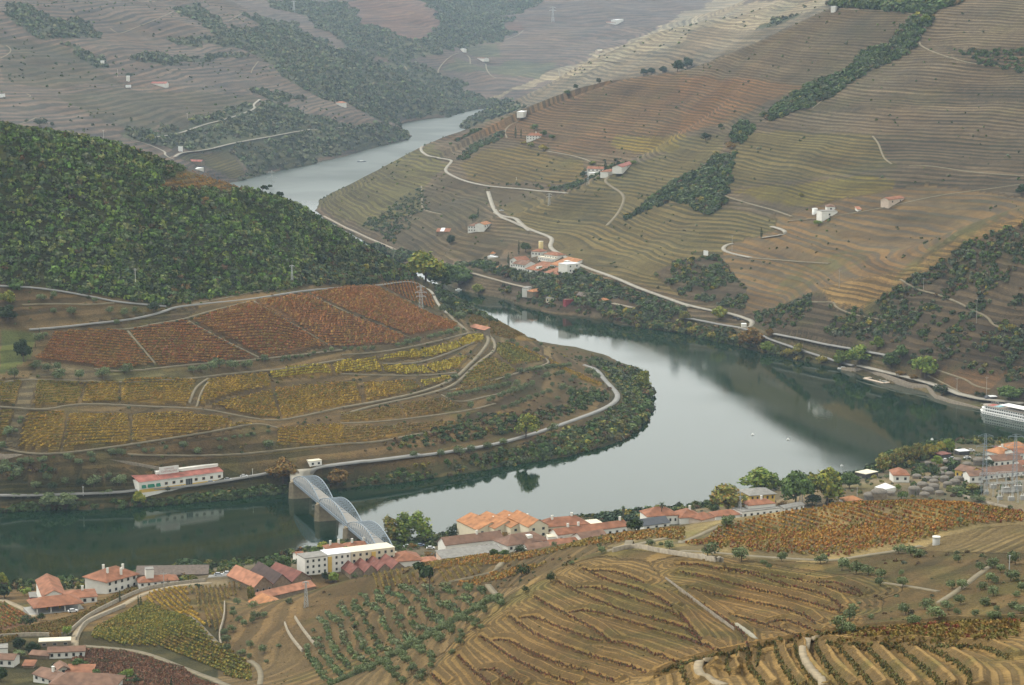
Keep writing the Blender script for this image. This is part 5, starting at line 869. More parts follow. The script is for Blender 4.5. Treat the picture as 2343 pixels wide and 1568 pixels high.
def palm(z, x, y, hpx, label, rmin=0, trunkless=False):
    pos = P(*zz(z, (x, y))[0], rmin); h = hpx * SHEET[z][2] / FV * pos.length; r = empty('palm_tree', pos, 0); tag(r, label, 'palm tree'); m = MB(); m.cyl(0, 0, -1, h * .86, .3, .22, 8); m.build('trunk', BARK, r)
    V, F, c = [], [], []
    for i in range(46):
        a = random.uniform(0, 6.28); e = random.uniform(-.9, 1.2); L_ = h * .17; u = Vector((math.cos(a), math.sin(a), 0)); s_ = Vector((-u.y, u.x, 0)) * .28; p0 = Vector((0, 0, h * .86)); p1 = p0 + u * L_ * .6 * math.cos(e) + Vector((0, 0, L_ * .6 * math.sin(e))); p2 = p1 + u * L_ * .5 * math.cos(e - .7) + Vector((0, 0, L_ * .5 * math.sin(e - .7)))
        k = len(V); V += [p0 - s_ * .3, p0 + s_ * .3, p1 + s_, p1 - s_, p2 + s_ * .3, p2 - s_ * .3]; F += [(k, k + 1, k + 2, k + 3), (k + 3, k + 2, k + 4, k + 5)]; c += [(.05, .08, .03) if e > -.2 else (.12, .09, .04)] * 6
    me = mesh_from('fronds', [tuple(q) for q in V], F, RNDLEAF, np.array(c)); o = bpy.data.objects.new('fronds', me); COL.objects.link(o); o.parent = r
def lattice(name, pos, h, w, arms, label, m=GALV, rz=0., group=None, top=.25, cat='pylon', n=7, t=.16):
    r = empty(name, pos, rz); tag(r, label, cat, group); b = MB()
    lv = [h * i / n for i in range(n + 1)]; ww = [w * (1 - (1 - top) * i / n) / 2 for i in range(n + 1)]
    for i in range(n):
        c0 = [(sx * ww[i], sy * ww[i], lv[i] - (1 if i == 0 else 0)) for sx, sy in ((-1, -1), (1, -1), (1, 1), (-1, 1))]; c1 = [(sx * ww[i + 1], sy * ww[i + 1], lv[i + 1]) for sx, sy in ((-1, -1), (1, -1), (1, 1), (-1, 1))]
        for k in range(4): b.bar(c0[k], c1[k], t * 1.3); b.bar(c0[k], c1[(k + 1) % 4], t * .8); b.bar(c1[k], c1[(k + 1) % 4], t * .7)
    b.build('lattice_mast', m, r)
    for zf, L_ in arms:
        a = MB(); a.bar((-L_, 0, h * zf), (L_, 0, h * zf), t * 1.4); a.bar((-L_, 0, h * zf), (0, 0, h * zf + L_ * .35), t); a.bar((L_, 0, h * zf), (0, 0, h * zf + L_ * .35), t)
        for s_ in (-1, 1): a.cyl(s_ * L_ * .95, 0, h * zf - 1., h * zf, .12, .12, 6)
        a.build('cross_arm', m, r)
    return r
def pole(z, x, y, hpx, label, m=None, arm=0., name='utility_pole', rmin=0, w=.16, cat='pole'):
    pos = P(*zz(z, (x, y))[0], rmin); h = hpx * SHEET[z][2] / FV * pos.length; r = empty(name, pos, random.uniform(-.4, .4)); tag(r, label, cat); b = MB(); b.cyl(0, 0, -1, h, w, w * .6, 7); b.build('shaft', m or GALV, r)
    if arm: b = MB(); b.bar((-arm, 0, h * .96), (arm, 0, h * .96), .14); b.bar((-arm * .6, 0, h * .9), (arm * .6, 0, h * .9), .1); b.build('cross_arm', m or GALV, r)
    return r
def car(z, x, y, col, label, rz=0., rmin=0, pos=None):
    pos = pos or P(*zz(z, (x, y))[0], rmin); r = empty('parked_car', pos + Vector((0, 0, .15)), rz); tag(r, label, 'car'); mt = mat('car paint ' + str(col), col, rough=.35, var=.02, spec=.5)
    def loft(name, prof, hw, m, taper=.9):
        V = [(px, s_ * hw * (taper if pz > .95 else 1), pz) for s_ in (-1, 1) for px, pz in prof]; n = len(prof); b = MB(); b.add(V, [tuple(range(n)), tuple(range(2 * n - 1, n - 1, -1))] + [(i, (i + 1) % n, n + (i + 1) % n, n + i)[::-1] for i in range(n)]); b.build(name, m, r)
    loft('body', [(-2.1, .3), (2.1, .3), (2.15, .7), (1.9, .88), (1.0, .95), (-1.9, .95), (-2.12, .8)], .86, mt); loft('cabin', [(-1.75, .95), (1.05, .95), (.45, 1.42), (-1.35, 1.45)], .78, GLASS, .82)
    b = MB(); b.box(-1.28, .42, -.62, .62, 1.44, 1.49); b.build('roof_panel', mt, r)
    for sx in (-1.3, 1.3):
        for sy in (-.8, .8):
            b = MB(); n = 10; b.add([(sx + .32 * math.cos(6.283 * i / n), sy + q, .32 + .32 * math.sin(6.283 * i / n)) for q in (-.1, .1) for i in range(n)], [tuple(range(n)), tuple(range(2 * n - 1, n - 1, -1))] + [(i, n + i, n + (i + 1) % n, (i + 1) % n) for i in range(n)]); b.build('wheel', DARKM, r)
    return r
def text_on(par, txt, x, y, z, size, m, name='lettering'):
    cu = bpy.data.curves.new(name, 'FONT'); cu.body = txt; cu.size = size; cu.align_x = 'CENTER'; cu.extrude = .03; cu.resolution_u = 2; t = bpy.data.objects.new(name, cu); COL.objects.link(t)
    dg = bpy.context.evaluated_depsgraph_get(); me = bpy.data.meshes.new_from_object(t.evaluated_get(dg)); bpy.data.objects.remove(t); me.materials.clear(); me.materials.append(m)
    o = bpy.data.objects.new(name, me); COL.objects.link(o); o.parent = par; o.location = (x, y, z); o.rotation_euler = (math.pi / 2, 0, 0); return o
# ---------------------------------------------------------------- the arched road bridge
def bridge():
    p = [PZ(687, 1139, 0), PZ(748, 1190.5, 0), PZ(812, 1246, 0)]; ax = (p[2] - p[0]).xy.normalized(); sp = (p[2] - p[0]).xy.length / 2; rz = math.atan2(ax.y, ax.x)
    r = empty('road_bridge', (p[0].x, p[0].y, 0), rz); tag(r, 'pale blue steel road bridge with three arched lattice spans on tall stone piers', 'bridge')
    Wd, zd = 4.0, 10.4; R = Matrix.Rotation(rz, 4, 'Z')
    stone = mat('pier masonry', (.27, .22, .145), var=.25, scale=.6, bump=.3); ROAD = ASPH
    for i in range(3):
        m = MB(); x = i * sp
        n = 8; V = []
        for z, a, b in ((-6, 2.3, 5.0), (9.2, 1.9, 4.5)): V += [(x - a, -b, z), (x + a, -b, z), (x + a, b, z), (x, b + a, z), (x - a, b, z), (x, -b - a, z)]
        order = [0, 5, 1, 2, 3, 4]; m.add(V, [tuple(o + 6 for o in order)] + [(order[k], order[(k + 1) % 6], order[(k + 1) % 6] + 6, order[k] + 6) for k in range(6)])
        m.box(x - 2.2, x + 2.2, -5.2, 5.2, 9.2, 9.8); m.build('pier', stone, r)
    m = MB(); m.box(3 * sp - 1, 3 * sp + 9, -5.5, 5.5, -2, 9.8); m.build('abutment', stone, r)
    m = MB(); m.box(-4, 3 * sp + 14, -Wd + .3, Wd - .3, zd, zd + .35); m.build('deck', mat('deck paving', (.33, .31, .28)), r)
    for i in range(3):
        x0, x1 = i * sp + .6, (i + 1) * sp - .6; N = 16; xs = [x0 + (x1 - x0) * k / N for k in range(N + 1)]; zs = [zd + 1.0 + 5.7 * math.sin(math.pi * k / N) ** .85 if 0 < k < N else zd + 1.0 for k in range(N + 1)]
        for s_ in (-1, 1):
            y = s_ * Wd; m = MB()
            for k in range(N):
                m.bar((xs[k], y, zs[k]), (xs[k + 1], y, zs[k + 1]), .42, .4); m.bar((xs[k], y, zd - .3), (xs[k + 1], y, zd - .3), .5, .6)
                m.bar((xs[k], y, zd), (xs[k + 1], y, zs[k + 1]), .13); m.bar((xs[k + 1], y, zd), (xs[k], y, zs[k]), .13)
                if k: m.bar((xs[k], y, zd - .3), (xs[k], y, zs[k]), .18)
                m.bar((xs[k], y, zd - .3), (xs[k + 1], y, zd - 1.3), .14); m.bar((xs[k + 1], y, zd - .3), (xs[k], y, zd - 1.3), .14); m.bar((xs[k], y, zd - 1.3), (xs[k + 1], y, zd - 1.3), .35)
            m.build('lattice_truss', METAL, r)
            m = MB(); [m.bar((xs[k], y * .93, zd + 1.25), (xs[k + 1], y * .93, zd + 1.25), .1) for k in range(N)]; [m.bar((xs[k], y * .93, zd + .3), (xs[k], y * .93, zd + 1.25), .07) for k in range(N + 1)]; m.build('railing', METAL, r)
        m = MB()
        for k in range(3, N - 2):
            m.bar((xs[k], -Wd, zs[k]), (xs[k], Wd, zs[k]), .22)
            if k < N - 3: m.bar((xs[k], -Wd, zs[k]), (xs[k + 1], 0, (zs[k] + zs[k + 1]) / 2), .13); m.bar((xs[k], Wd, zs[k]), (xs[k + 1], 0, (zs[k] + zs[k + 1]) / 2), .13); m.bar((xs[k + 1], -Wd, zs[k + 1]), (xs[k], 0, zs[k]), .12); m.bar((xs[k + 1], Wd, zs[k + 1]), (xs[k], 0, zs[k]), .12)
        m.build('arch_bracing', METAL, r)
        m = MB(); [m.bar((xs[k], -Wd, zd - .3), (xs[k], Wd, zd - .3), .35) for k in range(N + 1)]; m.build('floor_beams', METAL, r)
    # approach curve to the river road
    T = Matrix.Translation(r.location) @ R; w = [T @ Vector((q, 0, zd)) for q in (2, -5)]
    e = [PZ(675, 1084, 10.2), PZ(690, 1077, 10.0), PZ(715, 1070.5, 10.0), PZ(745, 1067, 9.6), PZ(785, 1063, 9.2)]
    pts = smooth_pl([tuple(q) for q in w + e], 3); V, F = [], []
    for i, q in enumerate(pts):
        a, b = Vector(pts[max(i - 1, 0)]), Vector(pts[min(i + 1, len(pts) - 1)]); d = (b - a).xy.normalized(); n = Vector((-d.y, d.x)) * 3.6
        V += [(q[0] + n.x, q[1] + n.y, q[2] + .3), (q[0] - n.x, q[1] - n.y, q[2] + .3), (q[0] + n.x, q[1] + n.y, -2), (q[0] - n.x, q[1] - n.y, -2)]
        if i: k = 4 * i; F += [(k - 4, k - 3, k + 1, k), (k - 2, k - 4, k, k + 2), (k - 3, k - 1, k + 3, k + 1)]
    o = bpy.data.objects.new('approach_ramp', mesh_from('approach_ramp', V, F, ROADM)); COL.objects.link(o); tag(o, 'raised road curving from the bridge onto the river road', kind='structure')
bridge()
# ---------------------------------------------------------------- river cruise ship
def ship():
    a, b = PZ(2232.5, 944.5, 0), PZ(2343, 967.6, 0); d = (b - a).xy.normalized(); rz = math.atan2(d.y, d.x); r = empty('cruise_ship', (a.x, a.y, 0), rz); tag(r, 'long white river cruise ship moored at the quay, three decks high', 'ship'); Lh, B = 82, 10.5
    def hull(z0, z1, x0, x1, y0, y1, nm, m, bow=6., flare=.8):
        mb = MB(); ym = (y0 + y1) / 2; V = []
        for z, f in ((z0, 1.), (z1, 0.)): V += [(x0 + flare * f, ym, z), (x0 + bow * .35, y0 + (ym - y0) * .45, z), (x0 + bow, y0, z), (x1, y0, z), (x1, y1, z), (x0 + bow, y1, z), (x0 + bow * .35, y1 - (y1 - ym) * .45, z)]
        mb.add(V, [tuple(range(6, -1, -1)), tuple(range(7, 14))] + [(i, (i + 1) % 7, 7 + (i + 1) % 7, 7 + i) for i in range(7)]); return mb.build(nm, m, r)
    hull(-.6, .25, 0, Lh, 0, B, 'waterline_band', mat('dark green hull paint', (.02, .05, .04))); hull(.25, 1.9, -.3, Lh, -.02, B, 'hull', WHITE); hull(1.9, 2.1, -.6, Lh, -.25, B + .2, 'rub_rail', WHITE)
    hull(2.1, 4.0, 1.5, Lh - 3, .3, B - .3, 'main_deck', WHITE, 4, .2); hull(4.0, 4.15, .8, Lh - 3, .05, B - .05, 'deck_edge', WHITE, 5, .2); hull(4.15, 5.9, 3, Lh - 6, .4, B - .4, 'upper_deck', WHITE, 4, .2); hull(5.9, 6.1, 2.2, Lh - 5, .1, B - .1, 'sun_deck', mat('teak deck', (.30, .25, .2)), 5, .2)
    for k in range(36):
        x = 4.2 + k * 2.05
        for z0, z1, y in ((.75, 1.35, -.06), (2.6, 3.4, .26), (4.6, 5.4, .36)):
            if z0 < 1 and 12 <= k <= 13: continue
            if x < 6.5 and y > 0: continue
            m = MB(); m.box(x, x + (1.25 if z0 > 1 else .6), y - .05, y + .05, z0, z1); m.build('window', GLASS, r)
    for x in range(22, 60, 6):
        for y in (1.2, B - 1.2): m = MB(); m.cyl(x, y, 6.1, 8.3, .06, n=6); m.build('canopy_post', GALV, r)
    m = MB(); m.box(20, 60, .6, B - .6, 8.3, 8.45); m.build('sun_canopy', WHITE, r)
    m = MB(); m.box(8, 13, 2, B - 2, 6.1, 6.3); m.build('red_mat', mat('red deck mat', (.35, .08, .06)), r); m = MB(); m.box(14, 18.5, 2.2, B - 2.2, 6.1, 6.5); m.build('pool', BLUEG, r)
    m = MB(); m.box(62, 69, 2.5, B - 2.5, 6.1, 8.4); m.build('wheelhouse', WHITE, r)
    m = MB()
    for s_ in (.15, B - .15): [m.bar((x, s_, 6.1), (x, s_, 7.1), .05) for x in range(4, 76, 2)]; m.bar((4, s_, 7.1), (76, s_, 7.1), .06); m.bar((4, s_, 6.6), (76, s_, 6.6), .04)
    m.build('railing', WHITE, r)
ship()
# ---------------------------------------------------------------- the white winery with its lettered board
def winery():
    loc, w, rz = frame_at('A', (222, 460), (1152, 337), zf=8.0); r = empty('winery', loc, rz); tag(r, 'long low white winery with pink tiled roof and lettered board, beside the far river road', 'winery'); h, x0, x1 = 5.0, -w / 2, w / 2; xs = x0 + w * .26
    m = MB(); m.box(x0, x1, 0, 9, -4, h); m.build('wall', WALLM['w'], r)
    m = MB(); m.box(x0 - .03, x1 + .03, -.06, 0, -1.2, .6); m.build('yellow_plinth', WALLM['y'], r)
    m = MB(); m.add([(x0 - .3, -.5, h), (xs, -.5, h), (xs, 15.5, h + 3.6), (x0 - .3, 15.5, h + 3.6)], [(0, 1, 2, 3)]); m.add([(xs, -.5, h + .003), (x1 + .3, -.5, h + .003), (x1 + .3, 6, h + 1.7), (xs, 6, h + 1.7)], [(0, 1, 2, 3)]); m.build('roof', ROOFM['r'], r)
    m = MB(); m.box(xs + .05, x1, 6, 9.5, 0, h + 3.3); m.box(x0, xs + .05, 9, 15.5, -1, h + 1.9); m.build('rear_parapet', WALLM['w'], r)
    m = MB(); m.box(x0, xs, 15.6, 18, 0, h + 4.2); m.build('stained_water_tank', WALLM['g'], r)
    bx = xs + w * .145; m = MB(); m.box(bx - w * .115, bx + w * .115, 5.4, 5.75, h + 1.2, h + 5.6); b = m.build('name_board', mat('board white', (.70, .69, .65), var=.04), r)
    RED = mat('faded red lettering', (.42, .22, .19), var=.05); text_on(b, 'QUINTA DAS', bx, 5.36, h + 4.1, 1.0, RED); text_on(b, 'CARVALHAS', bx, 5.36, h + 2.35, 1.75, RED)
    G = mat('faded wall lettering', (.40, .36, .30)); text_on(r, 'REAL COMPANHIA VELHA', x0 + w * .42, -.05, 3.95, .75, G); text_on(r, 'GRANDES VINHOS', x0 + w * .73, -.05, 3.95, .75, G)
    for fx in (.32, .41, .50, .675, .765, .86, .955):
        cx = x0 + w * fx; m = MB(); m.box(cx - .95, cx + .95, -.08, -.01, 1.5, 3.2); f = m.build('window', WALLM['y'] if 0 else WALLM['o'], r); m = MB(); m.box(cx - .75, cx + .75, -.11, -.05, 1.7, 3.05); m.build('pane', GLASS, f)
    cx = x0 + w * .59; m = MB(); m.box(cx - 2.1, cx + 2.1, -.1, 0, .0, 3.4); m.build('glazed_door', GLASS, r); m = MB(); [m.box(cx + q - .1, cx + q + .1, -.16, -.1, 0, 3.4) for q in (-2, -.7, .7, 2)]; m.build('door_frame', WALLM['g'], r)
    for fx, ww in ((.055, 1.2), (.14, 2.0), (.225, 1.2)):
        cx = x0 + w * fx; m = MB(); m.add([(cx - ww, -.02, 3.1), (cx + ww, -.02, 3.1), (cx + ww, -1.0, 1.4), (cx - ww, -1.0, 1.4), (cx - ww, -.02, 1.4), (cx + ww, -.02, 1.4)], [(0, 1, 2, 3), (0, 3, 4), (1, 5, 2), (3, 2, 5, 4)]); m.build('green_awning', GREENB, r)
winery()
# ---------------------------------------------------------------- houses
T_ = 'house'
HOUSES = [
 # far bank below the vineyards
 ('A', (90, 400), (180, 390), 4, 3, 'f', 1.2, 's', 'o', (0, 0), 'small stone hut with orange roof at the left end of the winery', 'hut', 9), ('A', (2112, 190), (2245, 175), 6, 2.9, 'flat', 0, 'w', 'c', (2, 1), 'small white gatehouse with yellow corner by the far end of the bridge', 'gatehouse', None),
 # lower left
 ('1', (500, 660), (760, 640), 30, 4.8, 'f', 2.6, 'w', 'o', (0, 0), 'long orange roofed hall running back from the open canopy', 'hall', None), ('1', (745, 640), (1125, 612), 13, 3.2, 'h', 1.8, 'w', 'o', (4, 1), 'white wing with dark red door and orange hipped roof right of the canopy', 'house', None),
 ('1', (345, 600), (500, 590), 9, 1.8, 'flat', 0, 'r', 'g', (0, 0), 'flat roofed dark red shed left of the orange hall', 'shed', None),
 ('1', (1238, 520), (1590, 425), 15, 6.4, 'h', 3.8, 'w', 'o', (5, 2), 'large white villa with swooping orange hipped roof and four chimneys', 'villa', None),
 ('1', (1692, 432), (1784, 426), 4.6, 8.2, 'flat', 0, 'w', 'g', (0, 0), 'tall white windowless transformer tower', 'tower', None), ('1', (1612, 438), (2066, 404), 9, 2.6, 'h', 1.7, 'w', 'o', (6, 1), 'long low house with orange roof behind the white tower', 'house', None),
 ('g', (930, 850), (1415, 842), 14, 2.6, 'g', 2.6, 's', 't', (0, 0), 'roofless looking dark stone shed with blackened roof on the river bank', 'shed', None),
 ('1', (560, 1262), (980, 1245), 6, 2.8, 'g', 1.2, 'w', 'd', (5, 1), 'long white farm building with sagging brown tiles', 'farm building', None), ('1', (345, 1252), (560, 1268), 6, 1.6, 'g', .9, 's', 'd', (0, 0), 'crumbling tile roofed outhouse at the left of the long farm building', 'outhouse', None),
 ('1', (-120, 1345), (158, 1355), 7, 3.0, 'g', 1.2, 'w', 'd', (3, 1), 'white barn with dark door and tiled roof at the left edge', 'barn', None), ('1', (450, 1125), (820, 1108), 5, 1.9, 'flat', 0, 's', 'c', (3, 1), 'low stone outbuilding with cream parapet beside the farm track', 'outbuilding', None),
 ('1', (600, 1640), (1330, 1660), 11, 3.2, 'h', 2.4, 'w', 'd', (0, 0), 'big mottled brown tiled roof at the bottom edge of the village', 'farmhouse', None), ('1', (385, 1500), (620, 1580), 8, 2.4, 'g', 1.6, 'w', 'd', (3, 1), 'old farmhouse with a fat grey chimney near the bottom edge', 'farmhouse', None),
 ('1', (690, 1450), (780, 1440), 6, 2.6, 'f', 1.1, 'w', 'd', (1, 1), 'narrow white cottage with a tiled gable in the village', 'cottage', None), ('1', (785, 1450), (1050, 1452), 5, 1.5, 's', 1.1, 's', 'o', (0, 0), 'lean to with bright orange sloping roof in the village', 'lean to', None),
 ('1', (268, 1370), (385, 1372), 4, 1.3, 's', .8, 's', 'o', (0, 0), 'tiny orange tiled shelter between the barn and the old farmhouse', 'shelter', None), ('1', (-80, 1218), (92, 1208), 6, 2.3, 'flat', 0, 'w', 'g', (0, 0), 'low white outbuilding behind the barn at the left edge', 'outbuilding', None),
 # warehouses
 ('2', (308, 835), (497, 803), 26, 4.2, 'f', 4.2, 's', 'n', (3, 1), 'stone warehouse with fresh salmon tiles, left of the three', 'warehouse', None), ('2', (500, 812), (695, 785), 27, 4.0, 'f', 4.6, 's', 'k', (1, 1), 'stone warehouse with blackened roof in the middle of the three', 'warehouse', None),
 ('2', (697, 785), (908, 745), 22, 4.2, 'f', 4.2, 's', 'm', (0, 0), 'stone warehouse with dark red roof, right of the three', 'warehouse', None), ('2', (365, 935), (940, 800), 8, 3.2, 'g', 2.0, 's', 'n', (0, 0), 'long narrow shed with salmon roof in front of the stone warehouses', 'shed', None),
 ('2', (395, 1018), (672, 978), 15, 1.8, 'f', 3.0, 's', 'b', (1, 1), 'small stone store with patchy orange roof and one gable window', 'store', None),
 # behind the apartment block
 ('2', (1065, 405), (1268, 390), 9, 2.6, 'h', 2.0, 'w', 'o', (0, 0), 'red roofed house with two chimneys behind the apartment block, left one', 'house', None), ('2', (1268, 385), (1545, 370), 9, 2.6, 'h', 2.0, 'w', 'o', (0, 0), 'red roofed house with two chimneys behind the apartment block, under the bridge', 'house', None),
 ('2', (762, 485), (830, 478), 8, 3, 'g', 1.4, 'w', 'o', (0, 0), 'small orange roof peeping out left of the apartment block', 'house', None), ('2', (1775, 540), (2060, 520), 14, 3.0, 'h', 3.0, 'w', 'o', (0, 0), 'broad brick red hipped roof just right of the apartment block', 'house', None), ('2', (2052, 520), (2225, 505), 8, 2.0, 'h', 1.2, 'w', 'n', (0, 0), 'low pinkish roof beside the crest right of the apartment block', 'house', None),
 ('2', (2130, 470), (2200, 462), 4, 2.2, 'g', .8, 'w', 's', (0, 0), 'tiny white hut with slate roof by the garden wall', 'hut', None),
 # riverfront street
 ('3', (232, 700), (832, 628), 9, 5.6, 'g', 3.0, 'w', 'd', (12, 1), 'long white terrace with brown tiled roof and a tall chimney', 'terrace', None), ('3', (200, 770), (830, 700), 8, 2.4, 's', 2.0, 'p', 'g', (0, 0), 'grey roofed lean to hall below the long white terrace', 'hall', None),
 ('3', (880, 655), (1312, 590), 13, 3.2, 'h', 3.6, 'w', 'd', (6, 1), 'white house with wide mottled brown hipped roof and a dormer', 'house', None), ('3', (1092, 665), (1330, 640), 8, 1.8, 'g', 2.0, 'w', 'd', (3, 1), 'low white cottage with brown roof on the hill crest', 'cottage', None), ('3', (1330, 612), (1655, 578), 8, 1.6, 'g', 1.6, 'w', 'o', (0, 0), 'low reddish roof half hidden behind the crest', 'cottage', None),
 ('3', (1652, 568), (1908, 528), 8, 2.6, 'g', 2.0, 'w', 'd', (3, 1), 'white cottage with plain brown roof among the long orange roofs', 'cottage', None), ('3', (1400, 575), (2125, 480), 8, 4.8, 'g', 2.2, 'w', 'o', (10, 1), 'very long white wine lodge with narrow orange roof', 'wine lodge', None), ('3', (1300, 575), (1650, 560), 5, 3.4, 'flat', 0, 'w', 'c', (0, 0), 'plain white yard wall building in front of the wine lodge', 'building', None),
 ('3', (1258, 480), (1730, 440), 12, 4.2, 'h', 3.2, 'c', 'o', (4, 1), 'cream building with orange hipped roof and two chimneys beside the gabled hotel', 'house', None), ('3', (1700, 420), (1872, 405), 9, 2.4, 'flat', 0, 'w', 'c', (3, 1), 'flat roofed white riverside pavilion beside the palms', 'pavilion', None),
 ('4', (98, 760), (380, 722), 9, 3.0, 'g', 2.4, 'w', 's', (3, 1), 'white cottage with dark slate roof on the crest', 'cottage', None), ('4', (138, 700), (475, 680), 13, 5.0, 'h', 3.2, 'w', 'o', (6, 1), 'white house with orange hipped roof under the tall palm', 'house', None),
 ('4', (500, 680), (742, 665), 13, 3.4, 'h', 3.0, 'w', 'o', (0, 0), 'low orange hipped roof with white chimney between the two crest cottages', 'house', None), ('4', (742, 690), (885, 655), 9, 2.8, 'h', 2.4, 'p', 'o', (0, 0), 'orange roof with dark gable end beside the utility pole', 'house', None), ('4', (895, 640), (1170, 618), 9, 2.4, 'h', 1.8, 'w', 'o', (0, 0), 'low orange roof just left of the terraced white block', 'house', None),
 ('4', (1185, 625), (1605, 580), 13, 3.6, 'flat', 0, 'w', 'g', (6, 1), 'white two tier block with grey terrace on the crest', 'building', None), ('4', (1262, 600), (1552, 572), 9, 6.2, 'h', 1.8, 'w', 'o', (5, 1), 'white upper house with orange hipped roof standing over the grey terrace', 'house', None), ('4', (1272, 520), (1548, 500), 14, 8.0, 'h', 2.0, 'y', 'g', (5, 2), 'square ochre yellow villa with grey hipped roof below the plane trees', 'villa', None),
 ('4', (1650, 565), (1872, 522), 6, 3.0, 'g', 1.0, 'w', 'g', (4, 1), 'low white garage with grey roof at the edge of the orange vineyard', 'garage', None),
 # right end of the town
 ('5', (735, 728), (930, 728), 14, 4.2, 'h', 2.4, 'w', 'o', (2, 1), 'white and ochre house with red hipped roof beside the stone domes', 'house', None), ('5', (1490, 672), (1672, 712), 10, 5.0, 'g', 2.2, 'y', 'd', (3, 1), 'bright yellow house with old brown roof', 'house', None), ('5', (1672, 738), (1835, 730), 10, 4.2, 'g', 2.0, 'w', 'd', (2, 1), 'white house joined to the right of the yellow house', 'house', None),
 ('5', (1840, 700), (2360, 640), 12, 2.8, 'g', 3.0, 'w', 'd', (8, 1), 'long white building with weathered brown roof behind the pylon', 'building', None), ('5', (1965, 548), (2312, 520), 10, 4.0, 'g', 2.6, 'w', 'd', (5, 1), 'white house with five narrow windows and brown roof, above the long building', 'house', None),
 ('5', (2030, 440), (2215, 415), 12, 3.2, 'h', 2.6, 'w', 'b', (0, 0), 'bright orange hipped roof nearest the river at the right', 'house', None), ('5', (2160, 390), (2420, 375), 12, 4, 'h', 2.6, 'w', 'b', (0, 0), 'wide bright orange roof at the right edge by the ship', 'house', None), ('5', (2238, 470), (2430, 445), 10, 4.6, 'g', 2.2, 'w', 'o', (4, 1), 'white house with red roof and dark windows at the right edge', 'house', None), ('5', (2300, 590), (2430, 580), 8, 4.0, 'g', 1.6, 'w', 'o', (2, 1), 'small white house with red roof at the right edge above the substation', 'house', None),
 ('5', (1325, 448), (1448, 432), 8, 2.6, 'flat', 0, 'k', 'm', (0, 0), 'dark kiosk with red brown top by the riverside car park', 'kiosk', None), ('5', (1545, 397), (1668, 388), 6, 2.2, 'flat', 0, 'k', 'w', (0, 0), 'dark kiosk with white flat roof on the quay', 'kiosk', None), ('5', (165, 990), (352, 972), 8, 1.6, 'h', 1.6, 'w', 'b', (0, 0), 'bright orange roof showing over the orange vineyard', 'house', None),
 ('5', (398, 682), (545, 650), 8, 2.4, 'flat', 0, 'k', 'c', (0, 0), 'open riverside pavilion with flat stone roof', 'pavilion', None), ('5', (1975, 350), (2035, 346), 4, 2.4, 'flat', 0, 'r', 'm', (0, 0), 'small dark red kiosk between the two autumn trees', 'kiosk', None), ('5', (2040, 350), (2150, 345), 5, 2.0, 'flat', 0, 'k', 'w', (0, 0), 'white awning shelter beside the small red kiosk', 'shelter', None),
 # white estate on the far bank
 ('B', (930, 678), (1240, 730), 20, 3.6, 's', 5.2, 'w', 'o', (3, 1), 'great sloping brick red roof of the estate cellar with one dormer', 'wine cellar', None), ('B', (1345, 600), (1588, 645), 20, 3.4, 's', 5.2, 'w', 'b', (0, 0), 'sloping bright orange cellar roof below the estate house', 'wine cellar', None), ('B', (1250, 740), (1482, 782), 13, 3.6, 's', 3.4, 'w', 'o', (2, 1), 'lower orange roofed cellar at the front of the white estate', 'wine cellar', None),
 ('B', (1640, 692), (1858, 668), 12, 7.6, 'flat', 0, 'w', 'w', (2, 2), 'blocky white building with two dark openings at the right end of the estate', 'building', None), ('B', (1580, 650), (1640, 655), 5, 8.6, 'flat', 0, 'w', 'w', (0, 0), 'slim white tower joined to the right end of the estate', 'tower', None),
 ('B', (1245, 452), (1465, 482), 11, 5.0, 'h', 2.2, 'w', 'o', (5, 1), 'white estate house with a row of tall windows and orange roof', 'house', None), ('B', (1030, 400), (1188, 412), 11, 4.8, 'h', 2.2, 'w', 'o', (3, 1), 'white estate house with pinkish roof beside the yellow tree', 'house', None), ('B', (1140, 470), (1415, 512), 5, 3.4, 'flat', 0, 'w', 'c', (8, 1), 'long white gallery with columns below the estate house', 'gallery', None),
 ('B', (712, 650), (922, 680), 14, 7.0, 'g', 3.0, 'w', 'd', (5, 2), 'white chapel like house with brown gabled roof in the estate', 'house', None), ('B', (662, 590), (800, 610), 14, 7.0, 'f', 3.0, 'w', 'o', (2, 2), 'tall white house with orange gable at the left end of the estate', 'house', None),
 ('B', (430, 625), (525, 628), 8, 2.0, 'h', 1.8, 'w', 'b', (0, 0), 'small orange roofed pavilion among the estate trees', 'pavilion', None), ('B', (325, 392), (392, 394), 6, 2.0, 'h', 1.6, 'w', 'b', (0, 0), 'tiny orange roofed summer house above the estate trees', 'summer house', None), ('B', (283, 436), (415, 446), 5, 1.6, 'flat', 0, 'w', 'w', (0, 0), 'low white pool terrace left of the estate', 'terrace', None),
 ('B', (1058, 1058), (1245, 1035), 8, 2.6, 'h', 1.8, 's', 'b', (1, 1), 'orange roofed cottage on the river bank below the estate', 'cottage', None), ('B', (962, 1038), (1036, 1005), 5, 4.4, 'flat', 0, 'w', 'g', (1, 1), 'small white block beside the orange roofed bank cottage', 'hut', None), ('B', (1275, 1185), (1455, 1192), 6, 3.6, 'flat', 0, 'c', 'g', (3, 1), 'roofless cream ruin on the river bank', 'ruin', None),
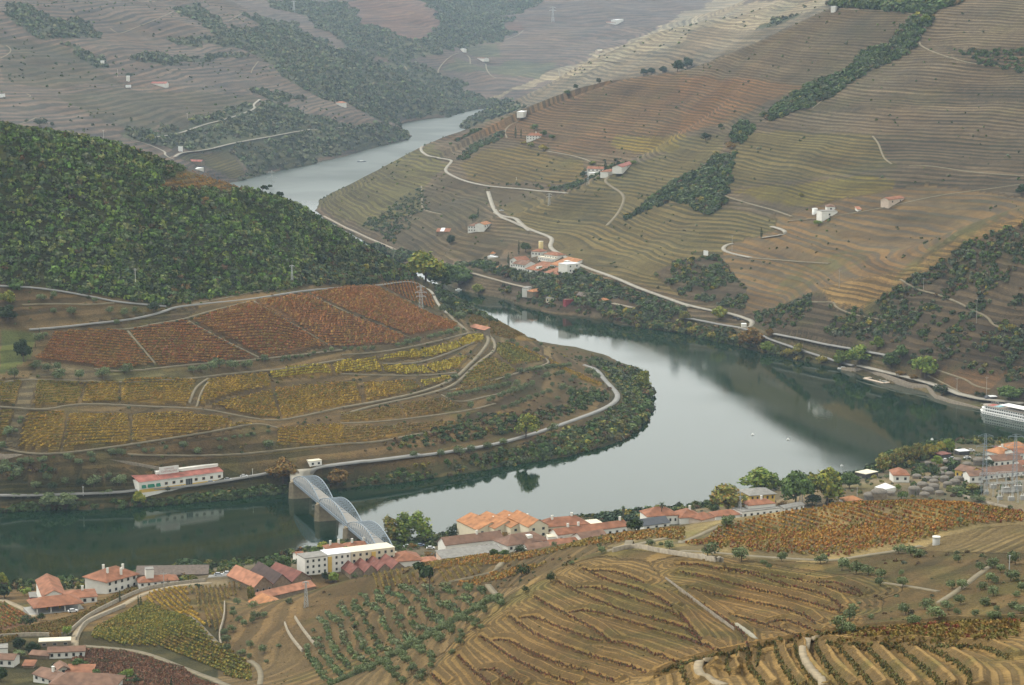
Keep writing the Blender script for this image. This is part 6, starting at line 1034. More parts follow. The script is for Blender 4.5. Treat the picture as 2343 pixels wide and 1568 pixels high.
 ('B', (1612, 1218), (1745, 1205), 4, 3.4, 'flat', 0, 'r', 'm', (0, 0), 'crimson boarded shed on the river bank', 'shed', None), ('B', (1800, 1115), (1982, 1135), 8, 2.4, 'g', 2.6, 's', 't', (0, 0), 'ruined stone house with broken gable on the river bank', 'ruin', None), ('B', (1750, 1150), (1850, 1150), 6, 1.6, 'h', 1.4, 's', 'b', (0, 0), 'small orange roof between the crimson shed and the ruined gable', 'hut', None), ('B', (2185, 1190), (2335, 1195), 7, 2.2, 'h', 1.4, 'w', 'b', (1, 1), 'last orange roofed cottage by the river line, right of the ruins', 'cottage', None),
 ('C', (985, 565), (1342, 575), 14, 6.0, 'h', 2.6, 'w', 'd', (6, 2), 'big white manor with two rows of windows and old tiled roof', 'manor', None), ('C', (1345, 500), (1500, 462), 10, 4.0, 'g', 2.0, 'w', 'b', (3, 1), 'white wing with fresh orange roof at the right of the manor', 'house', None), ('C', (290, 615), (575, 620), 9, 2.6, 's', 2.4, 's', 'o', (0, 0), 'farm shed with orange roof and pale sheet strip left of the manor', 'shed', None),
 ('D', (662, 530), (915, 522), 11, 5.4, 'flat', 0, 'w', 'g', (1, 1), 'modern white block with flat roof on the terraced hillside', 'building', None), ('D', (745, 425), (880, 425), 10, 4.2, 'h', 1.6, 'w', 'd', (1, 1), 'white house with dark open veranda just above the modern block', 'house', None), ('D', (1740, 318), (1992, 285), 8, 4.2, 'g', 1.8, 'p', 'o', (2, 1), 'lone cream farmhouse with salmon roof beside the hillside track', 'farmhouse', None), ('D', (1240, 420), (1300, 418), 5, 1.6, 's', 1.8, 'w', 'n', (0, 0), 'small orange roofed shelter between the modern block and the lone farmhouse', 'shelter', None),
 ('F', (350, 310), (562, 314), 10, 5.2, 'h', 3.0, 'w', 'o', (5, 2), 'white manor with orange hipped roof beside two cypresses', 'manor', None), ('F', (1245, 775), (1482, 782), 9, 3.0, 'g', 2.2, 'w', 'o', (4, 1), 'long white farmhouse with pink roof left of the lone cypress', 'farmhouse', None), ('F', (1555, 828), (1685, 805), 9, 3.2, 'h', 1.8, 'w', 'o', (1, 1), 'small white house with orange roof right of the lone cypress', 'house', None), ('F', (1758, 762), (1932, 705), 10, 3.4, 'g', 2.0, 'w', 'r', (1, 1), 'white house with reddish roof at the right end of the hamlet', 'house', None), ('F', (1295, 830), (1395, 826), 6, 1.8, 'flat', 0, 'w', 'w', (0, 0), 'low white outbuilding below the pink roofed farmhouse', 'outbuilding', None),
 # far hills
 ('b', (1805, 165), (1870, 165), 14, 4, 'g', 2, 'w', 'o', (0, 0), 'distant white farm with red roof on the hazy ridge, left half', 'farm', None), ('b', (1872, 162), (1922, 155), 14, 9, 'flat', 0, 'w', 'w', (2, 2), 'distant tall white building on the hazy ridge', 'building', None), ('b', (918, 408), (972, 412), 14, 4, 'g', 2, 'w', 'd', (0, 0), 'distant farmhouse among trees on the round hill', 'farmhouse', None), ('b', (812, 348), (832, 350), 8, 5, 'flat', 0, 'w', 'w', (0, 0), 'tiny distant white hut on the crest of the round hill', 'hut', None),
 ('b', (1240, 785), (1282, 772), 8, 3.4, 'flat', 0, 'w', 'w', (0, 0), 'white shed on the crest line above the railway bend', 'shed', None), ('b', (1750, 360), (1782, 358), 8, 5, 'g', 1.5, 'p', 'c', (0, 0), 'tiny cream hut on the pale ridge', 'hut', None), ('c', (1055, 66), (1082, 64), 5, 3, 'flat', 0, 'w', 'w', (0, 0), 'tiny white hut under the wood at the top right', 'hut', None), ('a', (2290, 720), (2336, 722), 10, 5, 'h', 2, 'w', 'n', (0, 0), 'small distant white house with orange roof above the river', 'house', None),
 ('a', (1030, 585), (1132, 586), 12, 3.6, 'g', 2.4, 'w', 'r', (0, 0), 'long distant farmhouse with pink roof on the upper road', 'farmhouse', None), ('a', (1275, 1112), (1370, 1115), 10, 2.5, 'g', 2, 's', 'r', (0, 0), 'distant reddish farm roof behind the wooded hill', 'farm', None), ('a', (1340, 1172), (1388, 1162), 10, 3.6, 'flat', 0, 'w', 'w', (0, 0), 'white building showing over the crest of the wooded hill', 'building', None), ('a', (860, 556), (880, 556), 8, 8, 'flat', 0, 'w', 'w', (0, 0), 'narrow distant white building among trees on the far road', 'building', None), ('a', (685, 452), (706, 452), 8, 8, 'flat', 0, 'w', 'w', (0, 0), 'distant white ruin at the end of the tree line', 'ruin', None),
 ('f', (417, 682), (450, 682), 5, 2.4, 'flat', 0, 'w', 'w', (0, 0), 'white box hut at the river road hairpin', 'hut', None), ('e', (872, 692), (975, 716), 5, 1.8, 's', 1.4, 's', 'n', (0, 0), 'long orange roofed shelter where the vineyard tracks meet', 'shelter', None), ('E', (790, 425), (905, 425), 6, 2.2, 'h', 1.6, 'k', 's', (0, 0), 'black octagonal looking kiosk by the quay behind the ship', 'kiosk', None), ('E', (900, 395), (1055, 390), 5, 2, 'flat', 0, 'k', 'w', (0, 0), 'open shelter with white sail roof beside the black kiosk', 'shelter', None)]
MADE = {}
for (z, A, B, d, h, kd, rise, wl, rf, win, lab, cat, zf) in HOUSES:
    rmin = 1000 if (z in '2345') else 0
    if z == '1' or z == 'g': rmin = 0
    ch = ()
    if 'four chimneys' in lab: ch = ((-.25, .3), (.05, .1), (.25, .3), (-.1, .7))
    elif 'two chimneys' in lab: ch = ((-.25, .4), (.2, .5))
    elif 'chimney' in lab or 'orange hipped roof' in lab: ch = ((.1, .45),)
    elif 'wine lodge' in lab or 'very long' in lab: ch = ((-.3, .5), (-.15, .5), (.45, .5))
    MADE[lab] = house(z, A, B, d, h, kd, rise, wl, rf, win, lab, cat, cat.replace(' ', '_'), rmin=rmin, ov=(1.0 if 'villa' in lab else .45), chim=ch if kd != 'flat' else (), zf=zf, style='s' if wl == 'y' else '')
r_ = next(v for k, v in MADE.items() if 'dormer' in k and 'brown' in k); m = MB(); m.box(1, 3.6, 2.2, 5, 3.6, 6.0); m.build('dormer', WALLM['w'], r_)
r_ = next(v for k, v in MADE.items() if 'with one dormer' in k); m = MB(); m.add([(-3,3,4.0),(1,3,4.0),(-1,3,6.6),(-1,10,6.7)], [(0,1,2),(0,2,3),(2,1,3)]); m.build('dormer', WALLM['w'], r_)
r_ = next(v for k, v in MADE.items() if 'pale sheet strip' in k); m = MB(); m.add([(-3,-.5,2.85),(1,-.5,2.85),(1,9.4,5.35),(-3,9.4,5.35)], [(0,1,2,3)]); m.build('sheet_strip', ROOFM['w'], r_)
# apartment block in three joined sections
ap = house('2', (835, 628), (1072, 598), 10, 8.2, 'flat', 0, 'w', 'g', (4, 3), 'cream white apartment block of three sections with yellow stair panels', 'apartment block', 'apartment_block', rmin=1000)
house('2', (1076, 598), (1312, 570), 10, 8.6, 'flat', 0, 'w', 'w', (4, 3), root=ap, rmin=1000); house('2', (1316, 570), (1772, 515), 10, 8.6, 'flat', 0, 'c', 'c', (7, 3), root=ap, rmin=1000)
for xx, yy in ((1093, 596), (1550, 543)):
    q, w_, rz_ = frame_at('2', (xx - 20, yy + 2), (xx + 20, yy - 3), 1000); R = (Matrix.Translation(ap.location) @ Matrix.Rotation(ap.rotation_euler.z, 4, 'Z')).inverted() @ (Matrix.Translation(q) @ Matrix.Rotation(rz_, 4, 'Z'))
    m = MB(); m.box(-w_ / 2, w_ / 2, -.5, 0, .5, 7.9); o = m.build('stair_panel', WALLM['y'], ap); o.matrix_local = R
# gabled hotel on the river
ht = None
for k, (F_, Bk, w_) in enumerate((((712, 528), (590, 470), 16), ((884, 515), (755, 455), 15), ((1058, 505), (930, 440), 15.5), ((1200, 505), (1085, 450), 11))):
    r_ = house('3', F_, None, 24, 6.0, 'f', 3.3, 'c', 'b', ((3, 2) if k < 3 else (2, 2)), 'cream riverside hotel with four orange gables', 'hotel', 'hotel', rmin=1000, back=Bk, width=w_, root=ht, ov=.3, chim=((.3, .3),) if k in (0, 1, 2) else ())
    if ht is None: ht = r_
for k in range(4):
    house('2', (1385 + 141 * k, 650 - 17 * k), None, 18, 2.2, 'f', 3.2, 's', 'm', (0, 0), ['first', 'second', 'third', 'fourth'][k] + ' from the left of the four dark gabled sheds before the apartment block', 'shed', 'gabled_shed', rmin=1000, back=(1235 + 141 * k, 540 - 15 * k), width=7.3, group='four dark gabled sheds in a row', ov=.2)
# open canopy with columns
def canopy():
    loc, w, rz = frame_at('1', (425, 745), (925, 690)); r = empty('petrol_station_canopy', loc, rz); tag(r, 'wide open canopy with orange hipped roof on white columns', 'canopy'); roof_mesh('h', w, 12, 3.6, 2.4, 1.6).build('roof', ROOFM['o'], r)
    for fx in (-.48, -.16, .16, .48):
        for y in (.6, 11.2): m = MB(); m.box(fx * w - .25, fx * w + .25, y - .25, y + .25, -2, 3.45); m.build('column', WALLM['w'], r)
    m = MB(); m.box(-w / 2 - 3, w / 2 + 2, -3, 13, -3, .12); m.build('forecourt', WALLM['g'], r); m = MB(); m.box(-w * .3, w * .35, 11.6, 12, 0, 3); m.build('shop_front', GLASS, r)
    for fx in (-.2, .1): m = MB(); m.box(fx * w - .4, fx * w + .4, 5, 5.6, .12, 1.7); m.build('fuel_pump', mat('pump yellow', (.5, .35, .05)), r)
canopy()
# silo, tanks, tent, hillside boards
def cyl_thing(nm, z, x, y, rad, h, m, top, lab, cat, rmin=0):
    p = P(*zz(z, (x, y))[0], rmin); r = empty(nm, p); tag(r, lab, cat); b = MB(); b.cyl(0, 0, -1, h, rad, n=20); b.build('shell', m, r, True); b = MB(); b.cyl(0, 0, h, h + .25, rad + .12, n=20); b.cyl(0, 0, h + .25, h + .6, rad * .5, .1, n=12); b.build('lid', top, r); return r
cyl_thing('water_tank', 'i', 1742, 610, 1.05, 2.2, WALLM['g'], WALLM['w'], 'round grey water tank with white lid at the edge of the orange vineyard', 'water tank'); cyl_thing('silo', 'B', 1192, 285, 2.2, 7.5, mat('ochre render', (.60, .47, .22)), WALLM['c'], 'ochre round tower standing above the white estate', 'tower'); cyl_thing('water_tank', 'D', 552, 458, 2.4, 4.2, WHITE, WHITE, 'small white round tank left of the modern hillside block', 'water tank')
def board(z, A, B, h, lab, m=None, leg=.8, txt=None):
    loc, w, rz = frame_at(z, A, B); r = empty('sign_board', loc, rz); tag(r, lab, 'sign'); b = MB(); b.box(-w / 2, w / 2, 0, .3, leg, leg + h); b.build('panel', m or WHITE, r); 
    for q in (-.4, .4): b = MB(); b.box(q * w - .12, q * w + .12, .3, .55, -1.5, leg + h * .8); b.build('post', GALV, r)
    if txt == 'white': b = MB(); b.box(-w / 2 + 1.2, w / 2 - 1.2, -.06, 0, leg + .8, leg + h - .8); b.build('lettered_face', WHITE, r)
    elif txt: text_on(r, txt, 0, -.03, leg + h * .25, h * .62, mat('board lettering', (.75, .75, .72)))
board('f', (157, 193), (187, 196), 4.2, 'blank white board standing on the terraces above the river', leg=.3); board('a', (1214, 1038), (1246, 1038), 7, 'white board beside the far river road'); board('a', (851, 606), (899, 604), 6, 'long white name board with dark frame on the far hillside', DOORM, .5, 'white')
board('a', (0, 668), (36, 666), 5, 'long white sign board at the left edge of the far hillside', WHITE, .4)
def tent():
    loc, w, rz = frame_at('5', (640, 862), (768, 835), 1000); r = empty('marquee', loc, rz); tag(r, 'white marquee tent beside the stone domes', 'tent'); b = MB(); b.add([(-w/2,0,2.2),(w/2,0,2.2),(w/2,8,2.2),(-w/2,8,2.2),(0,4,4.6)], [(0,1,4),(1,2,4),(2,3,4),(3,0,4)]); b.build('canvas_roof', WHITE, r); b = MB(); b.box(-w/2+.1, w/2-.1, .1, 7.9, -1, 2.19); b.build('canvas_wall', WALLM['w'], r)
tent()
DOMEM = mat('dome mortar', (.15, .13, .105), var=.35, scale=.9, bump=.4)
for k, (x, y, w_) in enumerate(((1160,530,95),(1022,680,115),(1320,645,110),(1425,672,115),(1155,705,110),(1255,700,105),(1362,722,115),(1232,742,115),(1535,705,115),(1092,810,135),(1225,812,145),(1160,858,150),(992,868,145),(1118,905,125),(1490,748,130),(560,935,200),(455,930,170),(700,885,110),(1780,515,140),(1640,530,110),(1385,505,115),(1362,610,110),(1512,478,110),(1300,880,110),(1400,790,110))):
    p = P(*zz('5', (x, y))[0], 1000); rad = w_ / 2 * .18646 / FV * p.length; r = empty('dome_hut', p); tag(r, 'round stone hut with a low grey domed roof in the dome village', 'hut', 'stone dome huts of the dome village'); hh = rad * .55 if k % 3 else rad * .9
    b = MB(); b.cyl(0, 0, -2, hh, rad, n=18, cap=False); b.build('wall', WALLM['s'] if k % 2 else DOMEM, r, True); b = MB(); n = 18
    for j in range(5): a0, a1 = j / 5 * 1.57, (j + 1) / 5 * 1.57; b.cyl(0, 0, hh + rad * .5 * math.sin(a0), hh + rad * .5 * math.sin(a1), rad * 1.06 * math.cos(a0), max(rad * 1.06 * math.cos(a1), .05), n, False)
    b.build('roof', DOMEM, r, True)
# pontoon, boats, buoys
def dock():
    a, b, c_ = PZ(*zz('f', (1250, 1030))[0], 0), PZ(*zz('f', (1340, 1052))[0], 0), PZ(*zz('f', (1415, 1022))[0], 0); d = (b - a).xy; rz = math.atan2(d.y, d.x); L_ = d.length; D = 15; r = empty('floating_dock', a, rz); tag(r, 'rectangular floating dock tied to the quay of the far bank', 'dock')
    m = MB(); m.box(0, L_ * 1.5, -1, 1, -.3, .5); m.box(-1, 1, 1, D, -.3, .5); m.box(L_ * 1.5 - 1, L_ * 1.5 + 1, 1, D, -.3, .5); m.build('walkway', WALLM['p'], r); m = MB(); m.box(L_ * .75, L_ * 1.4, 5, 9, -.2, .5); m.build('float', WALLM['g'], r)
dock()
def boat(p, rz, L_, lab, m=WHITE, cab=True):
    r = empty('small_boat', p, rz); tag(r, lab, 'boat'); b = MB(); w = L_ * .17; V = []
    for z, s_ in ((-.25, .8), (.65, 1.)): V += [(-L_/2, -w*s_, z), (L_*.2, -w*s_, z), (L_/2*s_, 0, z), (L_*.2, w*s_, z), (-L_/2, w*s_, z)]
    b.add(V, [(4,3,2,1,0), (5,6,7,8,9)] + [(i, (i+1)%5, 5+(i+1)%5, 5+i) for i in range(5)]); b.build('hull', m, r)
    if cab: b = MB(); b.box(-L_*.22, L_*.12, -w*.65, w*.65, .65, 1.7); b.build('cabin', WHITE, r)
boat(PZ(*zz('e', (802, 428))[0], 0), .2, 6.5, 'small white boat at the mouth of the inlet'); boat(PZ(*zz('f', (1112, 966))[0], 0), -.3, 9, 'small boat moored at the tip of the stone quay'); boat(PZ(*zz('f', (1132, 970))[0], 0), -.3, 8, 'dark hulled boat moored just right of the first one', mat('navy hull', (.03, .05, .1))); boat(PZ(*zz('b', (141, 1104))[0], 0), .3, 14, 'lone boat far upstream in the bright bend', mat('navy hull', (.03, .05, .1)))
for k, (z, x, y) in enumerate((('f', 492, 1414), ('f', 733, 1447), ('f', 1714, 1447), ('5', 102, 526), ('4', 2290, 36))):
    p = PZ(*zz(z, (x, y))[0], 0); r = empty('buoy', p); tag(r, 'small white buoy floating in the open river', 'buoy', 'white buoys in the river'); b = MB(); b.cyl(0, 0, -.3, .55, .95, .8, 12); b.cyl(0, 0, .55, 1.2, .25, .12, 8); b.build('float', WHITE, r)
# pylons and poles
def lat(z, x, y, hp, wd, arms, lab, rmin=0, **kw): p = P(*zz(z, (x, y))[0], rmin); lattice('lattice_pylon', p, hp * SHEET[z][2] / FV * p.length, wd, arms, lab, **kw)
lat('e', 543, 560, 165, 3.2, ((.95, 3), (.72, 4.2), (.55, 3.6)), 'lattice power pylon in the red vineyard near the crest road', t=.2); lat('a', 1853, 1315, 150, 4, ((.93, 5), (.7, 6.5), (.5, 5)), 'lattice power pylon on the crest of the wooded hill in front of the bright water', t=.28); lat('d', 1990, 382, 125, 1.6, ((.97, 1.6),), 'thin lattice mast beside the upper track at the edge of the wood')
lat('5', 1845, 880, 760, 3.4, ((.97, 4.2), (.80, 5), (.66, 5)), 'tall lattice pylon standing in front of the river left of the ship', rmin=1000, n=12, t=.11, m=METAL); lat('5', 2215, 860, 730, 3.4, ((.97, 4.2), (.82, 5), (.66, 5)), 'tall lattice pylon over the substation nearest the right edge', rmin=1000, n=12, t=.11, m=METAL); lat('i', 822, 345, 190, 2.0, ((.97, 1.5),), 'slim lattice mast in front of the plane trees', rmin=900)
lat('i', 405, 410, 170, 1.8, ((.97, 1.5),), 'slim lattice mast beside the two tier white block', rmin=900); lat('g', 2086, 1035, 185, 1.6, ((.97, 1.2),), 'thin lattice mast at the edge of the olive grove'); lat('b', 1416, 1400, 80, 2.4, ((.95, 2.4), (.75, 2.4)), 'grey lattice pylon on the brown slope above the pale road'); lat('b', 1680, 1260, 95, 2.6, ((.95, 2.6), (.75, 2.6)), 'lattice pylon below the hamlet'); lat('b', 1441, 150, 100, 7, ((.95, 8), (.75, 9)), 'faint distant pylon on the hazy hills', t=.7)
lat('a', 2002, 85, 75, 5, ((.95, 6),), 'faint distant pylon near the far wooded ridge', t=.5)
for z, x, y, hp, lab, arm, mm in (('d', 923, 402, 122, 'pale concrete pole standing in the wood above the road', 1.6, WALLM['w']), ('f', 2083, 1160, 145, 'concrete pole on the bank beside the quay kiosk', 1.2, WALLM['g']), ('f', 1883, 1125, 100, 'concrete pole between quay and terraced red field', 1.4, WALLM['g']), ('f', 2016, 655, 180, 'tall pale pole on the rocky slope', 1.4, WALLM['g']), ('f', 1655, 425, 80, 'pole beside the upper slope track', 1.2, WALLM['g']), ('f', 1081, 412, 125, 'pole on the left corner of the walled terraces', 1.6, WALLM['g']), ('f', 351, 165, 115, 'pole beside the pale hairpin track', 1.4, WALLM['g']),
  ('g', 1117, 928, 135, 'floodlight mast beside the white transformer tower', 1.5, GALV), ('g', 567, 275, 65, 'lamp post on the river road left of the winery', .6, WALLM['w']), ('g', 1721, 135, 45, 'short pole right of the winery car park', .4, WALLM['w']), ('i', 99, 440, 110, 'wooden pole with cross arms among the crest roofs', 1.6, DOORM), ('4', 1165, 625, 270, 'grey mast left of the ochre villa', 1.2, GALV), ('a', 802, 525, 50, 'white pole by the far hillside road', .5, WALLM['w']), ('a', 706, 940, 50, 'pole behind the crest of the wooded hill', 1.5, WALLM['w']), ('a', 1276, 810, 35, 'pole on the far terraces', 1, WALLM['w']), ('b', 1192, 1230, 20, 'short pole near the pale road', .4, WALLM['w']), ('i', 2240, 790, 110, 'thin leaning pole at the right end of the gully', .3, GALV), ('5', 290, 910, 130, 'lamp post by the tennis court', .3, GALV), ('5', 1735, 640, 100, 'lamp post between yellow house and domes', .3, GALV)):
    pole(z, x, y, hp, lab, mm, arm, rmin=1000 if z in '45' else 0)
# substation
def substation():
    for k, (x, y, w_, hp) in enumerate(((1900, 760, 10, 7), (2010, 800, 10, 8), (2120, 770, 11, 8), (2230, 800, 11, 8), (1960, 880, 10, 7), (2080, 900, 11, 8), (2200, 900, 11, 8), (2310, 880, 11, 8), (2300, 760, 10, 7), (2140, 980, 11, 7))):
        p = P(*zz('5', (x, y))[0], 1000); r = empty('switchyard_gantry', p, .15); tag(r, 'grey steel gantry of the switchyard at the right edge', 'gantry', 'steel gantries of the switchyard'); b = MB()
        for s_ in (-w_ / 2, w_ / 2):
            b = MB()
            for q in (-.4, .4): b.bar((s_ + q, 0, -1), (s_ + q * .5, 0, hp), .16)
            for j in range(6): b.bar((s_ - .4, 0, hp * j / 6), (s_ + .4, 0, hp * (j + 1) / 6), .09)
            b.build('post', GALV, r)
        b = MB(); b.bar((-w_ / 2, 0, hp), (w_ / 2, 0, hp), .2); b.bar((-w_ / 2, 0, hp - .8), (w_ / 2, 0, hp - .8), .2); [b.bar((-w_ / 2 + w_ * j / 8, 0, hp - .8 * (j % 2)), (-w_ / 2 + w_ * (j + 1) / 8, 0, hp - .8 * ((j + 1) % 2)), .1) for j in range(8)]; b.build('beam', GALV, r)
        b = MB(); [b.cyl(q, 0, hp - 2.4, hp - .8, .14, .14, 7) for q in (-w_ * .3, 0, w_ * .3)]; b.build('insulators', mat('insulator brown', (.12, .07, .05)), r)
    for k, (x, y, s_) in enumerate(((1960, 800, 1.6), (2110, 850, 2.2), (2260, 830, 2.2), (2180, 950, 1.6), (2040, 940, 1.4), (2330, 940, 1.8), (1880, 870, 1.2))):
        p = P(*zz('5', (x, y))[0], 1000); r = empty('transformer', p, .15); tag(r, 'grey box transformer with white bushings in the switchyard', 'transformer', 'transformers of the switchyard'); b = MB(); b.box(-s_, s_, -s_ * .6, s_ * .6, -.5, s_ * 1.3); b.build('tank', WALLM['g'], r); b = MB(); [b.cyl(q * s_, 0, s_ * 1.3, s_ * 1.3 + 1.2, .16, .1, 7) for q in (-.6, 0, .6)]; b.build('bushings', WHITE, r)
substation()
# cars
WH, SI, BK, GR = (.7, .7, .7), (.45, .47, .5), (.03, .035, .05), (.15, .2, .3)
for z, x, y, c, lab, rz, rm in (('A', 705, 422, WH, 'white car parked before the glazed door of the winery', .1, 0), ('A', 1020, 372, SI, 'silver car parked under the right windows of the winery', .1, 0), ('A', 140, 478, BK, 'dark car parked at the left end of the winery', .1, 0), ('A', 1205, 342, SI, 'silver car parked just right of the winery', .15, 0), ('A', 1382, 305, WH, 'white car under the trees right of the winery', .15, 0),
  ('g', 1490, 822, SI, 'silver car on the riverside parking behind the vineyard, left one', .1, 900), ('g', 1552, 812, WH, 'white car on the riverside parking, between two silver ones', .1, 900), ('g', 1655, 800, SI, 'silver car half hidden beside the salmon roofed warehouse', .3, 900), ('2', 1905, 332, SI, 'car under the tree right of the bridge end', .3, 1000), ('2', 2040, 322, GR, 'blue grey car in the riverside car park', .3, 1000), ('2', 2145, 350, WH, 'white car in the riverside car park near the long terrace', .2, 1000), ('1', 845, 722, WH, 'white car beside the open canopy', .4, 0),
  ('f', 372, 622, BK, 'dark car parked on the hairpin, left of two', -.2, 0), ('f', 398, 634, BK, 'dark car parked on the hairpin, right of two', -.2, 0), ('5', 1645, 438, WH, 'white car between the dark kiosks', .1, 1000), ('5', 1462, 446, SI, 'silver car beside the red brown kiosk', .1, 1000), ('5', 1690, 350, WH, 'white car at the water edge beside the white roofed kiosk', .1, 1000), ('5', 1375, 466, WH, 'white car below the red brown kiosk', .5, 1000), ('E', 1100, 470, WH, 'white van on the quay behind the bow of the ship', -.6, 0), ('E', 1180, 480, BK, 'dark van on the quay behind the ship', -.6, 0), ('C', 1735, 112, WH, 'white car on the pale hairpin above the manor', .3, 0)):
    car(z, x, y, c, lab, rz, rm)
